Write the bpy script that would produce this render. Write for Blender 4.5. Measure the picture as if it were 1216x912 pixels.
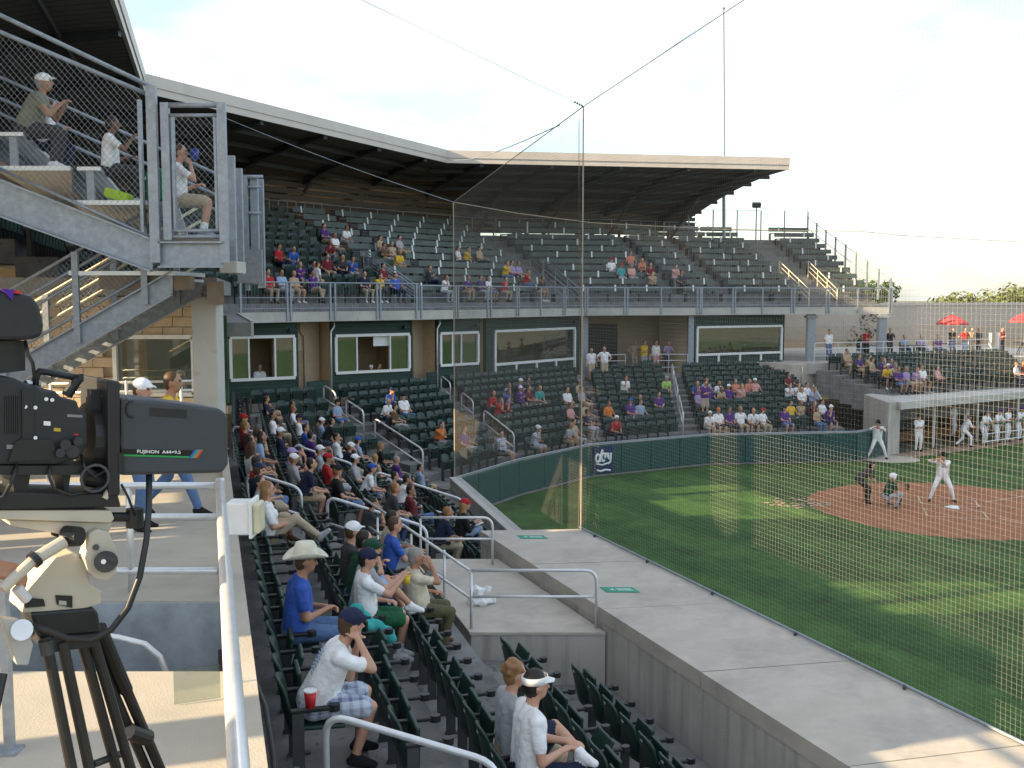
import bpy, bmesh, math, random
import numpy as np
from mathutils import Vector, Matrix

# ---------------------------------------------------------------- camera, sky, sun, exposure
scene = bpy.context.scene
for o in list(bpy.data.objects):
    bpy.data.objects.remove(o)
C = scene.collection
FPX, CAM_Z = 1200.0, 7.0
PITCH = math.atan(104 / 1200)
cam_data = bpy.data.cameras.new('camera')
cam_data.sensor_width = 36.0
cam_data.lens = 36.0 * FPX / 1216
cam_data.clip_start = 0.05
cam_data.clip_end = 5000
cam = bpy.data.objects.new('camera', cam_data)
cam.location = (0, 0, CAM_Z)
cam.rotation_euler = (math.pi / 2 - PITCH, 0, 0)
C.objects.link(cam)
scene.camera = cam

SUN_EL = math.radians(17)
SUN_AZ = math.atan2(0.31, 0.95)          # heading of the light in plan, from +X towards +Y
world = bpy.data.worlds.new('World')
scene.world = world
world.use_nodes = True
wn, wl = world.node_tree.nodes, world.node_tree.links
wn.clear()
w_out = wn.new('ShaderNodeOutputWorld')
w_bg = wn.new('ShaderNodeBackground')
w_bg.inputs['Strength'].default_value = 0.12
sky = wn.new('ShaderNodeTexSky')
sky.sky_type = 'NISHITA'
sky.sun_disc = False
sky.sun_elevation = SUN_EL
# the sun stands opposite to the light's heading; Nishita measures rotation from +Y, clockwise
sdx, sdy = -math.cos(SUN_AZ), -math.sin(SUN_AZ)
sky.sun_rotation = math.atan2(sdx, sdy)
sky.air_density = 1.0
sky.dust_density = 1.5
sky.ozone_density = 1.2
w_tc = wn.new('ShaderNodeTexCoord')
w_map = wn.new('ShaderNodeMapping')
w_map.inputs['Scale'].default_value = (1.0, 1.0, 2.6)
w_noise = wn.new('ShaderNodeTexNoise')
w_noise.inputs['Scale'].default_value = 2.3
w_noise.inputs['Detail'].default_value = 4
w_noise.inputs['Roughness'].default_value = 0.55
w_ramp = wn.new('ShaderNodeValToRGB')
w_ramp.color_ramp.elements[0].position = 0.46
w_ramp.color_ramp.elements[1].position = 0.66
w_ramp.color_ramp.elements[0].color = (.22, .22, .22, 1)
w_mix = wn.new('ShaderNodeMixRGB')
w_mix.inputs['Color2'].default_value = (4.9, 5.0, 4.95, 1)
w_fac = wn.new('ShaderNodeMath')
w_fac.operation = 'MULTIPLY'
w_fac.inputs[1].default_value = 0.85
wl.new(w_tc.outputs['Generated'], w_map.inputs['Vector'])
wl.new(w_map.outputs['Vector'], w_noise.inputs['Vector'])
wl.new(w_noise.outputs['Fac'], w_ramp.inputs['Fac'])
wl.new(w_ramp.outputs['Color'], w_fac.inputs[0])
wl.new(w_fac.outputs['Value'], w_mix.inputs['Fac'])
wl.new(sky.outputs['Color'], w_mix.inputs['Color1'])
wl.new(w_mix.outputs['Color'], w_bg.inputs['Color'])
wl.new(w_bg.outputs['Background'], w_out.inputs['Surface'])

sun_data = bpy.data.lights.new('sun', 'SUN')
sun_data.energy = 5.0
sun_data.angle = math.radians(0.5)
sun_data.color = (1.0, 0.77, 0.47)
sun = bpy.data.objects.new('sun', sun_data)
ldir = Vector((math.cos(SUN_AZ) * math.cos(SUN_EL), math.sin(SUN_AZ) * math.cos(SUN_EL), -math.sin(SUN_EL)))
sun.rotation_euler = ldir.to_track_quat('-Z', 'Y').to_euler()
C.objects.link(sun)

scene.view_settings.view_transform = 'Standard'
scene.view_settings.look = 'None'
scene.view_settings.exposure = 1.52
scene.view_settings.gamma = 1.0
scene.view_settings.use_curve_mapping = False

# ---------------------------------------------------------------- helpers
RNG = random.Random(7)
_c, _s = math.cos(PITCH), math.sin(PITCH)

def G(u, v, z):
    """point of the horizontal plane z that the photograph shows at (u, v)"""
    a, b = (u - 608) / FPX, (v - 456) / FPX
    dy, dz = _c - b * _s, -_s - b * _c
    t = (z - CAM_Z) / dz
    return Vector((a * t, dy * t, z))

def D(u, v, y):
    """point of the vertical plane at distance y that the photograph shows at (u, v)"""
    a, b = (u - 608) / FPX, (v - 456) / FPX
    dy, dz = _c - b * _s, -_s - b * _c
    t = y / dy
    return Vector((a * t, y, CAM_Z + dz * t))

def PX(p):
    d = p[2] - CAM_Z
    zc = p[1] * _c - d * _s
    yc = p[1] * _s + d * _c
    return (608 + FPX * p[0] / zc, 456 - FPX * yc / zc)

def NP(lat, y, z=0.0):
    """near stand: rows run along x = lat - 0.3 y"""
    return Vector((lat - 0.3 * y, y, z))

NEAR_ROT = math.atan2(0.3, 1.0)      # angle of the row direction, from +Y towards -X
WLOC = {}

def tag(o, label=None, cat=None, group=None, kind=None):
    if label: o['label'] = label
    if cat: o['category'] = cat
    if group: o['group'] = group
    if kind: o['kind'] = kind
    return o

def thing(name, loc, label, cat, group=None, rotz=0.0):
    o = bpy.data.objects.new(name, None)
    o.empty_display_size = 0.2
    o.location = loc
    o.rotation_euler = (0, 0, rotz)
    C.objects.link(o)
    WLOC[o] = Vector(loc)
    return tag(o, label, cat, group)

class MB:
    """collects shapes; build() links them as ONE mesh object"""
    def __init__(self):
        self.v, self.f, self.m = [], [], []
        self.mi = 0
        self.smooth = False
    def add(self, vs, fs):
        b = len(self.v)
        self.v.extend([tuple(p) for p in vs])
        self.f.extend([tuple(i + b for i in f) for f in fs])
        self.m.extend([self.mi] * len(fs))
        return self
    def quad(self, a, b, c, d):
        return self.add([a, b, c, d], [(0, 1, 2, 3)])
    def box(self, c, s, rz=0.0, rx=0.0, ry=0.0):
        h = [x / 2 for x in s]
        M = Matrix.Translation(Vector(c)) @ Matrix.Rotation(rz, 4, 'Z') @ Matrix.Rotation(ry, 4, 'Y') @ Matrix.Rotation(rx, 4, 'X')
        vs = [M @ Vector((x * h[0], y * h[1], z * h[2])) for z in (-1, 1) for y in (-1, 1) for x in (-1, 1)]
        return self.add(vs, [(0, 2, 3, 1), (4, 5, 7, 6), (0, 1, 5, 4), (2, 6, 7, 3), (0, 4, 6, 2), (1, 3, 7, 5)])
    def bbox(self, c, s, bev, rz=0.0, rx=0.0, ry=0.0):
        """box with bevelled edges"""
        bm = bmesh.new()
        bmesh.ops.create_cube(bm, size=1.0)
        bmesh.ops.scale(bm, vec=s, verts=bm.verts)
        bmesh.ops.bevel(bm, geom=list(bm.edges), offset=bev, segments=2, profile=0.5, affect='EDGES')
        M = Matrix.Translation(Vector(c)) @ Matrix.Rotation(rz, 4, 'Z') @ Matrix.Rotation(ry, 4, 'Y') @ Matrix.Rotation(rx, 4, 'X')
        bm.transform(M)
        bm.verts.index_update()
        vs = [v.co.copy() for v in bm.verts]
        fs = [[v.index for v in f.verts] for f in bm.faces]
        bm.free()
        return self.add(vs, fs)
    def bar(self, p, q, r, n=8, r2=None, caps=True):
        p, q = Vector(p), Vector(q)
        d = q - p
        if d.length < 1e-6: return self
        d.normalize()
        up = Vector((0, 0, 1)) if abs(d.z) < 0.95 else Vector((1, 0, 0))
        a = d.cross(up).normalized(); b = d.cross(a)
        if r2 is None: r2 = r
        vs = []
        for P_, R_ in ((p, r), (q, r2)):
            for i in range(n):
                t = 2 * math.pi * (i + .5) / n
                vs.append(P_ + a * (R_ * math.cos(t)) + b * (R_ * math.sin(t)))
        fs = [(i, (i + 1) % n, n + (i + 1) % n, n + i) for i in range(n)]
        if caps: fs += [tuple(range(n - 1, -1, -1)), tuple(range(n, 2 * n))]
        return self.add(vs, fs)
    def tube(self, pts, r, n=8, closed=False):
        pts = [Vector(p) for p in pts]
        N = len(pts); vs = []; fs = []
        prev = None
        for i in range(N):
            a = pts[(i - 1) % N] if (i or closed) else pts[0]
            b = pts[(i + 1) % N] if (i < N - 1 or closed) else pts[-1]
            t = (b - a).normalized()
            if prev is None:
                up = Vector((0, 0, 1)) if abs(t.z) < 0.9 else Vector((1, 0, 0))
                s = t.cross(up).normalized()
            else:
                s = (prev - t * prev.dot(t)).normalized()
            prev = s
            w = t.cross(s)
            rr = r[i] if isinstance(r, (list, tuple)) else r
            for k in range(n):
                q = 2 * math.pi * k / n
                vs.append(pts[i] + s * (rr * math.cos(q)) + w * (rr * math.sin(q)))
        for i in range(N if closed else N - 1):
            j = (i + 1) % N
            for k in range(n):
                fs.append((i * n + k, i * n + (k + 1) % n, j * n + (k + 1) % n, j * n + k))
        if not closed:
            fs.append(tuple(range(n - 1, -1, -1)))
            fs.append(tuple((N - 1) * n + k for k in range(n)))
        return self.add(vs, fs)
    def prism(self, poly, z0, z1):
        """vertical prism over a plan polygon (counter-clockwise)"""
        n = len(poly)
        vs = [(p[0], p[1], z0) for p in poly] + [(p[0], p[1], z1) for p in poly]
        fs = [tuple(range(n - 1, -1, -1)), tuple(range(n, 2 * n))]
        fs += [(i, (i + 1) % n, n + (i + 1) % n, n + i) for i in range(n)]
        return self.add(vs, fs)
    def extr(self, poly, vec):
        """prism of an arbitrary planar polygon pushed along vec"""
        n = len(poly); vec = Vector(vec)
        vs = [Vector(p) for p in poly] + [Vector(p) + vec for p in poly]
        fs = [tuple(range(n)), tuple(range(2 * n - 1, n - 1, -1))]
        fs += [(i, n + i, n + (i + 1) % n, (i + 1) % n) for i in range(n)]
        return self.add(vs, fs)
    def ell(self, c, r, n=12, m=8, M=None):
        vs = []; c = Vector(c)
        for j in range(m + 1):
            ph = math.pi * j / m
            for i in range(n):
                th = 2 * math.pi * i / n
                p = Vector((r[0] * math.sin(ph) * math.cos(th), r[1] * math.sin(ph) * math.sin(th), r[2] * math.cos(ph)))
                if M is not None: p = M @ p
                vs.append(c + p)
        fs = []
        for j in range(m):
            for i in range(n):
                fs.append((j * n + i, (j + 1) * n + i, (j + 1) * n + (i + 1) % n, j * n + (i + 1) % n))
        return self.add(vs, fs)
    def mesh(self, name, mats, off=(0, 0, 0)):
        me = bpy.data.meshes.new(name)
        off = Vector(off)
        me.from_pydata([(p[0] - off[0], p[1] - off[1], p[2] - off[2]) for p in self.v], [], self.f)
        if not isinstance(mats, (list, tuple)): mats = [mats]
        for m in mats: me.materials.append(m)
        if len(mats) > 1: me.polygons.foreach_set('material_index', self.m)
        if self.smooth: me.polygons.foreach_set('use_smooth', [True] * len(me.polygons))
        me.validate()
        return me
    def build(self, name, mats, parent=None, local=False, label=None, cat=None, group=None, kind=None):
        """world coordinates unless local; the object's origin goes to its base"""
        a = np.array([tuple(p) for p in self.v])
        lo, hi = a.min(0), a.max(0)
        org = Vector(((lo[0] + hi[0]) / 2, (lo[1] + hi[1]) / 2, lo[2]))
        o = bpy.data.objects.new(name, self.mesh(name, mats, org))
        C.objects.link(o)
        WLOC[o] = org
        if parent is not None:
            o.parent = parent
            o.location = org if local else org - WLOC[parent]
            if local: WLOC[o] = org
        else:
            o.location = org
        return tag(o, label, cat, group, kind)

def copy_tree(o, parent=None):
    c = o.copy()
    C.objects.link(c)
    if parent is not None: c.parent = parent
    for ch in o.children:
        copy_tree(ch, c)
    return c

# ---------------------------------------------------------------- materials
MATS = {}
def mat(name, col, rough=0.7, metal=0.0, var=0.12, scale=6.0, bump=0.0, bscale=40.0, spec=0.4, detail=5, dirt=None, dscale=1.2):
    if name in MATS: return MATS[name]
    m = bpy.data.materials.new(name)
    m.use_nodes = True
    nt = m.node_tree; N = nt.nodes; L = nt.links
    b = N['Principled BSDF']
    b.inputs['Roughness'].default_value = rough
    b.inputs['Metallic'].default_value = metal
    b.inputs['Specular IOR Level'].default_value = spec
    tc = N.new('ShaderNodeTexCoord')
    no = N.new('ShaderNodeTexNoise')
    no.inputs['Scale'].default_value = scale
    no.inputs['Detail'].default_value = detail
    L.new(tc.outputs['Object'], no.inputs['Vector'])
    mr = N.new('ShaderNodeMapRange')
    mr.inputs['From Min'].default_value = 0.3
    mr.inputs['From Max'].default_value = 0.7
    mr.inputs['To Min'].default_value = 1 - var
    mr.inputs['To Max'].default_value = 1 + var
    L.new(no.outputs['Fac'], mr.inputs['Value'])
    mx = N.new('ShaderNodeVectorMath'); mx.operation = 'SCALE'
    mx.inputs[0].default_value = col[:3]
    L.new(mr.outputs['Result'], mx.inputs['Scale'])
    src = mx.outputs['Vector']
    if dirt:
        n2 = N.new('ShaderNodeTexNoise'); n2.inputs['Scale'].default_value = dscale; n2.inputs['Detail'].default_value = 8
        n2.inputs['Roughness'].default_value = 0.65
        L.new(tc.outputs['Object'], n2.inputs['Vector'])
        rp = N.new('ShaderNodeValToRGB'); rp.color_ramp.elements[0].position = 0.5; rp.color_ramp.elements[1].position = 0.72
        L.new(n2.outputs['Fac'], rp.inputs['Fac'])
        mm = N.new('ShaderNodeMixRGB'); mm.inputs['Color2'].default_value = (*dirt[:3], 1)
        fa = N.new('ShaderNodeMath'); fa.operation = 'MULTIPLY'; fa.inputs[1].default_value = 0.65
        L.new(rp.outputs['Color'], fa.inputs[0]); L.new(fa.outputs['Value'], mm.inputs['Fac'])
        L.new(src, mm.inputs['Color1'])
        src = mm.outputs['Color']
    L.new(src, b.inputs['Base Color'])
    if bump:
        nb = N.new('ShaderNodeTexNoise'); nb.inputs['Scale'].default_value = bscale; nb.inputs['Detail'].default_value = 4
        L.new(tc.outputs['Object'], nb.inputs['Vector'])
        bp = N.new('ShaderNodeBump'); bp.inputs['Strength'].default_value = bump; bp.inputs['Distance'].default_value = 0.02
        L.new(nb.outputs['Fac'], bp.inputs['Height'])
        L.new(bp.outputs['Normal'], b.inputs['Normal'])
    MATS[name] = m
    return m

def glass_mat(name, tint=(0.02, 0.025, 0.025), alpha=0.35):
    if name in MATS: return MATS[name]
    m = bpy.data.materials.new(name); m.use_nodes = True
    N = m.node_tree.nodes; L = m.node_tree.links
    N.clear()
    out = N.new('ShaderNodeOutputMaterial')
    gl = N.new('ShaderNodeBsdfGlossy'); gl.inputs['Roughness'].default_value = 0.03; gl.inputs['Color'].default_value = (.9, .95, .95, 1)
    tr = N.new('ShaderNodeBsdfTransparent'); tr.inputs['Color'].default_value = (.75, .8, .78, 1)
    mx = N.new('ShaderNodeMixShader'); mx.inputs['Fac'].default_value = alpha
    L.new(tr.outputs[0], mx.inputs[1]); L.new(gl.outputs[0], mx.inputs[2]); L.new(mx.outputs[0], out.inputs[0])
    MATS[name] = m
    return m

def line_mat(name, col, groove, period, axis='Z', width=0.08, rough=0.7, var=0.08, space='Object'):
    """panel with fine parallel joints"""
    m = mat(name, col, rough, var=var, scale=3)
    N = m.node_tree.nodes; L = m.node_tree.links
    b = N['Principled BSDF']
    tc = N.new('ShaderNodeTexCoord'); sp = N.new('ShaderNodeSeparateXYZ')
    L.new(tc.outputs[space], sp.inputs[0])
    dv = N.new('ShaderNodeMath'); dv.operation = 'DIVIDE'; dv.inputs[1].default_value = period
    L.new(sp.outputs[axis], dv.inputs[0])
    fr = N.new('ShaderNodeMath'); fr.operation = 'FRACT'; L.new(dv.outputs[0], fr.inputs[0])
    lt = N.new('ShaderNodeMath'); lt.operation = 'LESS_THAN'; lt.inputs[1].default_value = width
    L.new(fr.outputs[0], lt.inputs[0])
    mm = N.new('ShaderNodeMixRGB'); mm.inputs['Color2'].default_value = (*groove, 1)
    old = b.inputs['Base Color'].links[0].from_socket
    L.new(old, mm.inputs['Color1']); L.new(lt.outputs[0], mm.inputs['Fac'])
    L.new(mm.outputs[0], b.inputs['Base Color'])
    bp = N.new('ShaderNodeBump'); bp.inputs['Strength'].default_value = 0.5; bp.inputs['Distance'].default_value = 0.015; bp.invert = True
    L.new(lt.outputs[0], bp.inputs['Height']); L.new(bp.outputs['Normal'], b.inputs['Normal'])
    return m

M_CONC = mat('concrete', (.50, .455, .39), .85, var=.13, scale=1.7, bump=.25, bscale=60, dirt=(.25, .24, .225), dscale=.8)
M_CONCD = mat('dark_tread_concrete', (.20, .20, .195), .9, var=.2, scale=2.5, bump=.3, bscale=50, dirt=(.11, .11, .11), dscale=1.5)  # darker grey than the other concretes
M_CONCL = mat('pale_concrete', (.50, .485, .45), .85, var=.1, scale=1.3, bump=.2, bscale=70, dirt=(.36, .35, .33), dscale=.6)
M_CONCW = mat('formed_concrete', (.47, .44, .39), .85, var=.12, scale=2.2, bump=.25, bscale=45, dirt=(.30, .29, .27), dscale=1.1)
def streaks(m, col, amt=.55):
    # run-off streaks: noise drawn out along the height
    N = m.node_tree.nodes; L = m.node_tree.links; b = N['Principled BSDF']
    tc = N.new('ShaderNodeTexCoord'); mp = N.new('ShaderNodeMapping'); mp.inputs['Scale'].default_value = (3.2, 3.2, .22)
    L.new(tc.outputs['Object'], mp.inputs['Vector'])
    no = N.new('ShaderNodeTexNoise'); no.inputs['Scale'].default_value = 2.2; no.inputs['Detail'].default_value = 6; L.new(mp.outputs[0], no.inputs['Vector'])
    rp = N.new('ShaderNodeValToRGB'); rp.color_ramp.elements[0].position = .48; rp.color_ramp.elements[1].position = .68; L.new(no.outputs['Fac'], rp.inputs['Fac'])
    fa = N.new('ShaderNodeMath'); fa.operation = 'MULTIPLY'; fa.inputs[1].default_value = amt; L.new(rp.outputs['Color'], fa.inputs[0])
    mm = N.new('ShaderNodeMixRGB'); mm.inputs['Color2'].default_value = (*col, 1); L.new(fa.outputs[0], mm.inputs['Fac'])
    L.new(b.inputs['Base Color'].links[0].from_socket, mm.inputs['Color1']); L.new(mm.outputs[0], b.inputs['Base Color'])
    return m
streaks(M_CONCW, (.24, .235, .225))
def spots(m, col, scale=9.0, lo=.66, hi=.70, amt=.5):
    # small spills and scuffs
    N = m.node_tree.nodes; L = m.node_tree.links; b = N['Principled BSDF']
    tc = N.new('ShaderNodeTexCoord'); no = N.new('ShaderNodeTexNoise'); no.inputs['Scale'].default_value = scale; no.inputs['Detail'].default_value = 3; L.new(tc.outputs['Object'], no.inputs['Vector'])
    rp = N.new('ShaderNodeValToRGB'); rp.color_ramp.elements[0].position = lo; rp.color_ramp.elements[1].position = hi; L.new(no.outputs['Fac'], rp.inputs['Fac'])
    fa = N.new('ShaderNodeMath'); fa.operation = 'MULTIPLY'; fa.inputs[1].default_value = amt; L.new(rp.outputs['Color'], fa.inputs[0])
    mm = N.new('ShaderNodeMixRGB'); mm.inputs['Color2'].default_value = (*col, 1); L.new(fa.outputs[0], mm.inputs['Fac'])
    L.new(b.inputs['Base Color'].links[0].from_socket, mm.inputs['Color1']); L.new(mm.outputs[0], b.inputs['Base Color'])
    return m
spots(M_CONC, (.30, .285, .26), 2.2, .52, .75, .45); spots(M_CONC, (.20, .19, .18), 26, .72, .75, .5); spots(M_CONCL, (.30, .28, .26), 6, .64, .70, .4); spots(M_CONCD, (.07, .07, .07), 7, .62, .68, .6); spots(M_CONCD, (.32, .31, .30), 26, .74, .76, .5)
M_GALV = mat('galvanised_steel', (.30, .335, .38), .5, metal=.35, var=.15, scale=14, spec=.5, dirt=(.21, .245, .29), dscale=6)
M_ALU = mat('aluminium', (.62, .64, .65), .4, metal=.6, var=.07, scale=10)
M_RAIL = mat('rail_tube', (.68, .69, .70), .38, metal=.45, var=.08, scale=8)
M_DKSTEEL = mat('dark_steel', (.07, .075, .08), .55, metal=.3, var=.15)
M_GREEN = mat('seat_green', (.011, .034, .028), .42, var=.25, scale=5, spec=.5, dirt=(.030, .045, .042), dscale=2.5)
M_GREENB = mat('bench_green', (.072, .095, .088), .5, var=.2, scale=3, dirt=(.13, .145, .14), dscale=1.2)
M_BLACK = mat('black_plastic', (.014, .015, .017), .45, var=.15, spec=.5)
M_SIDING = line_mat('green_siding', (.026, .058, .048), (.012, .028, .024), .16, 'Z', .12)
M_PAD = mat('wall_padding', (.014, .066, .058), .5, var=.12, scale=3)
M_TAN = mat('tan_stucco', (.50, .40, .29), .9, var=.06, scale=3, bump=.1)
M_BLOCK = mat('tan_block', (.43, .355, .265), .9, var=.10, scale=5, bump=.35, bscale=80)
M_MORTAR = mat('mortar', (.36, .30, .23), .95, var=.1)
M_WHITE = mat('white_paint', (.78, .79, .78), .5, var=.04)
M_FASC = mat('roof_fascia', (.56, .51, .465), .5, var=.06, scale=1.5, metal=.15)
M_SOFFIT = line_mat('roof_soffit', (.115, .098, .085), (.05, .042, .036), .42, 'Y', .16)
M_GLASS = glass_mat('window_glass', alpha=.14)
M_GLASSD = glass_mat('dark_window_glass', alpha=.12)
M_RED = mat('red_fabric', (.52, .05, .06), .7)
M_SIGNG = mat('sign_green', (.02, .27, .17), .6, var=.12)
M_NET = mat('net_twine', (.33, .325, .305), .85, var=.1)
M_NETD = mat('net_twine_shaded', (.17, .155, .135), .85, var=.1)  # darker copy of the twine, shade put into its colour
M_ROPE = mat('rope', (.40, .33, .25), .9, var=.15, scale=20)
M_BARK = mat('bark', (.11, .08, .055), .9, var=.3, scale=12, bump=.6)
# ---------------------------------------------------------------- ground, field
def V2(p, z=0.0): return Vector((p[0], p[1], z))

def grass_material():
    m = bpy.data.materials.new('mown_grass'); m.use_nodes = True
    N = m.node_tree.nodes; L = m.node_tree.links; b = N['Principled BSDF']
    b.inputs['Roughness'].default_value = .85; b.inputs['Specular IOR Level'].default_value = .2
    tc = N.new('ShaderNodeTexCoord'); mp = N.new('ShaderNodeMapping'); mp.inputs['Rotation'].default_value = (0, 0, math.radians(-28))
    L.new(tc.outputs['Object'], mp.inputs['Vector'])
    wv = N.new('ShaderNodeTexWave'); wv.inputs['Scale'].default_value = .11; wv.inputs['Distortion'].default_value = .35; wv.inputs['Detail'].default_value = 2
    L.new(mp.outputs['Vector'], wv.inputs['Vector'])
    rp = N.new('ShaderNodeValToRGB')
    rp.color_ramp.elements[0].position = .36; rp.color_ramp.elements[0].color = (.036, .084, .019, 1)
    rp.color_ramp.elements[1].position = .64; rp.color_ramp.elements[1].color = (.052, .112, .026, 1)
    L.new(wv.outputs['Fac'], rp.inputs['Fac'])
    n1 = N.new('ShaderNodeTexNoise'); n1.inputs['Scale'].default_value = 1.1; n1.inputs['Detail'].default_value = 9; n1.inputs['Roughness'].default_value = .7
    L.new(tc.outputs['Object'], n1.inputs['Vector'])
    mr = N.new('ShaderNodeMapRange'); mr.inputs['From Min'].default_value = .3; mr.inputs['From Max'].default_value = .7
    mr.inputs['To Min'].default_value = .62; mr.inputs['To Max'].default_value = 1.45
    L.new(n1.outputs['Fac'], mr.inputs['Value'])
    sc = N.new('ShaderNodeVectorMath'); sc.operation = 'SCALE'
    L.new(rp.outputs['Color'], sc.inputs[0]); L.new(mr.outputs['Result'], sc.inputs['Scale'])
    L.new(sc.outputs[0], b.inputs['Base Color'])
    n3 = N.new('ShaderNodeTexNoise'); n3.inputs['Scale'].default_value = 17; n3.inputs['Detail'].default_value = 5; L.new(tc.outputs['Object'], n3.inputs['Vector'])
    m3 = N.new('ShaderNodeMapRange'); m3.inputs['From Min'].default_value = .3; m3.inputs['From Max'].default_value = .7; m3.inputs['To Min'].default_value = .7; m3.inputs['To Max'].default_value = 1.35; L.new(n3.outputs['Fac'], m3.inputs['Value'])
    s3 = N.new('ShaderNodeVectorMath'); s3.operation = 'SCALE'; L.new(sc.outputs[0], s3.inputs[0]); L.new(m3.outputs['Result'], s3.inputs['Scale']); L.new(s3.outputs[0], b.inputs['Base Color'])
    n2 = N.new('ShaderNodeTexNoise'); n2.inputs['Scale'].default_value = 90
    L.new(tc.outputs['Object'], n2.inputs['Vector'])
    bp = N.new('ShaderNodeBump'); bp.inputs['Strength'].default_value = .6; bp.inputs['Distance'].default_value = .03
    L.new(n2.outputs['Fac'], bp.inputs['Height']); L.new(bp.outputs[0], b.inputs['Normal'])
    return m
M_GRASS = grass_material()
M_DIRT = mat('infield_clay', (.31, .125, .058), .95, var=.15, scale=1.4, bump=.4, bscale=30, dirt=(.31, .14, .07), dscale=1.0)
spots(M_DIRT, (.17, .065, .03), 1.6, .5, .72, .5); spots(M_DIRT, (.36, .19, .11), 5, .6, .72, .5)
M_CHALK = mat('chalk', (.48, .33, .24), .95, var=.3, scale=5)
M_EARTH = mat('dry_earth', (.16, .15, .10), .95, var=.2, scale=.05)

MB().quad((-900, -300, -.06), (900, -300, -.06), (900, 1500, -.06), (-900, 1500, -.06)).build('ground', M_EARTH, kind='structure')

WALL = [Vector((1.34, 19.32, 0)), Vector((-1.81, 31.56, 0)), Vector((.21, 35.21, 0)), Vector((3.01, 38.89, 0)), Vector((8.14, 41.78, 0)), Vector((14.64, 42.6, 0)), Vector((17.2, 44.8, 0)), Vector((27.5, 51.2, 0))]
fld = MB()
poly = [(8.6, 2.6)] + [(p.x, p.y) for p in WALL[:1]] + [(p.x, p.y) for p in WALL[1:]] + [(60, 70), (110, 40), (110, -20), (20, -20)]
fld.add([(p[0], p[1], 0) for p in poly], [tuple(range(len(poly) - 1, -1, -1))])
fld.build('baseball_field', M_GRASS, kind='structure')

HOME = Vector((14.61, 33.11, 0))
circ = [(HOME.x + 4.55 * math.cos(t) * rj, HOME.y + 4.55 * math.sin(t) * rj, .004) for t, rj in [(2 * math.pi * i / 220, 1 + .012 * math.sin(5 * 2 * math.pi * i / 220) + .010 * math.sin(37 * 2 * math.pi * i / 220 + 1) * math.sin(2 * math.pi * i / 31) + RNG.uniform(-.008, .008)) for i in range(220)]]
MB().add(circ, [tuple(range(220))]).build('home_plate_dirt', M_DIRT, kind='structure')
# base paths: towards first (far right) and third (right, near)
bp_ = MB()
for ang in (math.radians(28), math.radians(-62)):
    d = Vector((math.cos(ang), math.sin(ang), 0)); n = Vector((-d.y, d.x, 0))
    a = HOME + d * 3.6; b_ = HOME + d * 27
    bp_.quad(V2(a - n * .95, .0075), V2(b_ - n * .95, .0075), V2(b_ + n * .95, .0075), V2(a + n * .95, .0075))
bp_.build('base_path', M_DIRT, kind='structure')
# warning strip of clay in front of the far dugout
ws = MB()
ws.add([(15.2, 43.0, .004), (17.4, 43.6, .004), (28.2, 50.2, .004), (27.3, 51.0, .004), (17.0, 44.6, .004)], [(0, 1, 2, 3, 4)])
ws.build('warning_track', mat('warning_track_clay', (.30, .21, .15), .95, var=.12, scale=2), kind='structure')
# chalk: batter's boxes, plate
ck = MB()
ca = math.radians(-17)
def chalk(x0, y0, x1, y1, w=.06):
    R = Matrix.Rotation(ca, 4, 'Z')
    p = HOME + R @ Vector((x0, y0, 0)); q = HOME + R @ Vector((x1, y1, 0))
    d = (q - p).normalized(); n = Vector((-d.y, d.x, 0)) * w / 2
    ck.quad(V2(p - n, .010), V2(q - n, .010), V2(q + n, .010), V2(p + n, .010))
for sg in (-1, 1):
    y0, y1 = sg * .37, sg * 1.6
    chalk(-.9, y0, .9, y0); chalk(-.9, y1, .9, y1); chalk(.9, y0, .9, y1); chalk(-.9, y0, -.9, y1)
chalk(1.2, -1.3, 14, -14.6, .08); chalk(1.2, 1.3, 14, 14.6, .08)
ck.build('chalk_line', M_CHALK, kind='structure')
hp = MB(); R = Matrix.Rotation(ca, 4, 'Z')
pp = [HOME + R @ Vector(q) for q in ((.22, -.22, 0), (.22, .22, 0), (0, .22, 0), (-.22, 0, 0), (0, -.22, 0))]
hp.prism([(p.x, p.y) for p in pp], .006, .035)
hp.build('home_plate', M_WHITE, label='white five-sided home plate set in the reddish dirt', cat='home plate')
oc = MB(); OD = Vector((16.3, 43.2, 0))
oc.add([(OD.x + 1.25 * math.cos(t), OD.y + 1.05 * math.sin(t), .012) for t in [2 * math.pi * i / 40 for i in range(40)]], [tuple(range(40))])
oc.build('on_deck_mat', mat('on_deck_turf', (.47, .42, .34), .9, var=.15), label='round pale on-deck mat on the grass before the far dugout', cat='mat')
# sunlit dirt and chalk at the grass edge, the light painted as pale speckles
em = MB()
ec = G(948, 598, 0)
for k in range(90):
    t = RNG.random() * 6.283; r = math.sqrt(RNG.random())
    c = Vector((ec.x + 1.15 * r * math.cos(t), ec.y + .85 * r * math.sin(t), .016)); w = RNG.uniform(.05, .13); a = RNG.random() * 3
    em.add([(c.x + w * math.cos(a + q) * RNG.uniform(.6, 1.2), c.y + w * math.sin(a + q) * .8, c.z + k * .0001) for q in (0, 1.2, 2.5, 3.6, 5)], [(0, 1, 2, 3, 4)])
em.build('sunlit_patch', mat('sunlit_speckle', (.40, .28, .19), .95, var=.25, scale=8), kind='structure')

# ---------------------------------------------------------------- lower bowl: terraces and seat positions
SEATS = []      # dict(pos, ang, block, row)
TERR = MB()

def lerp(a, b, t): return a + (b - a) * t

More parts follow.
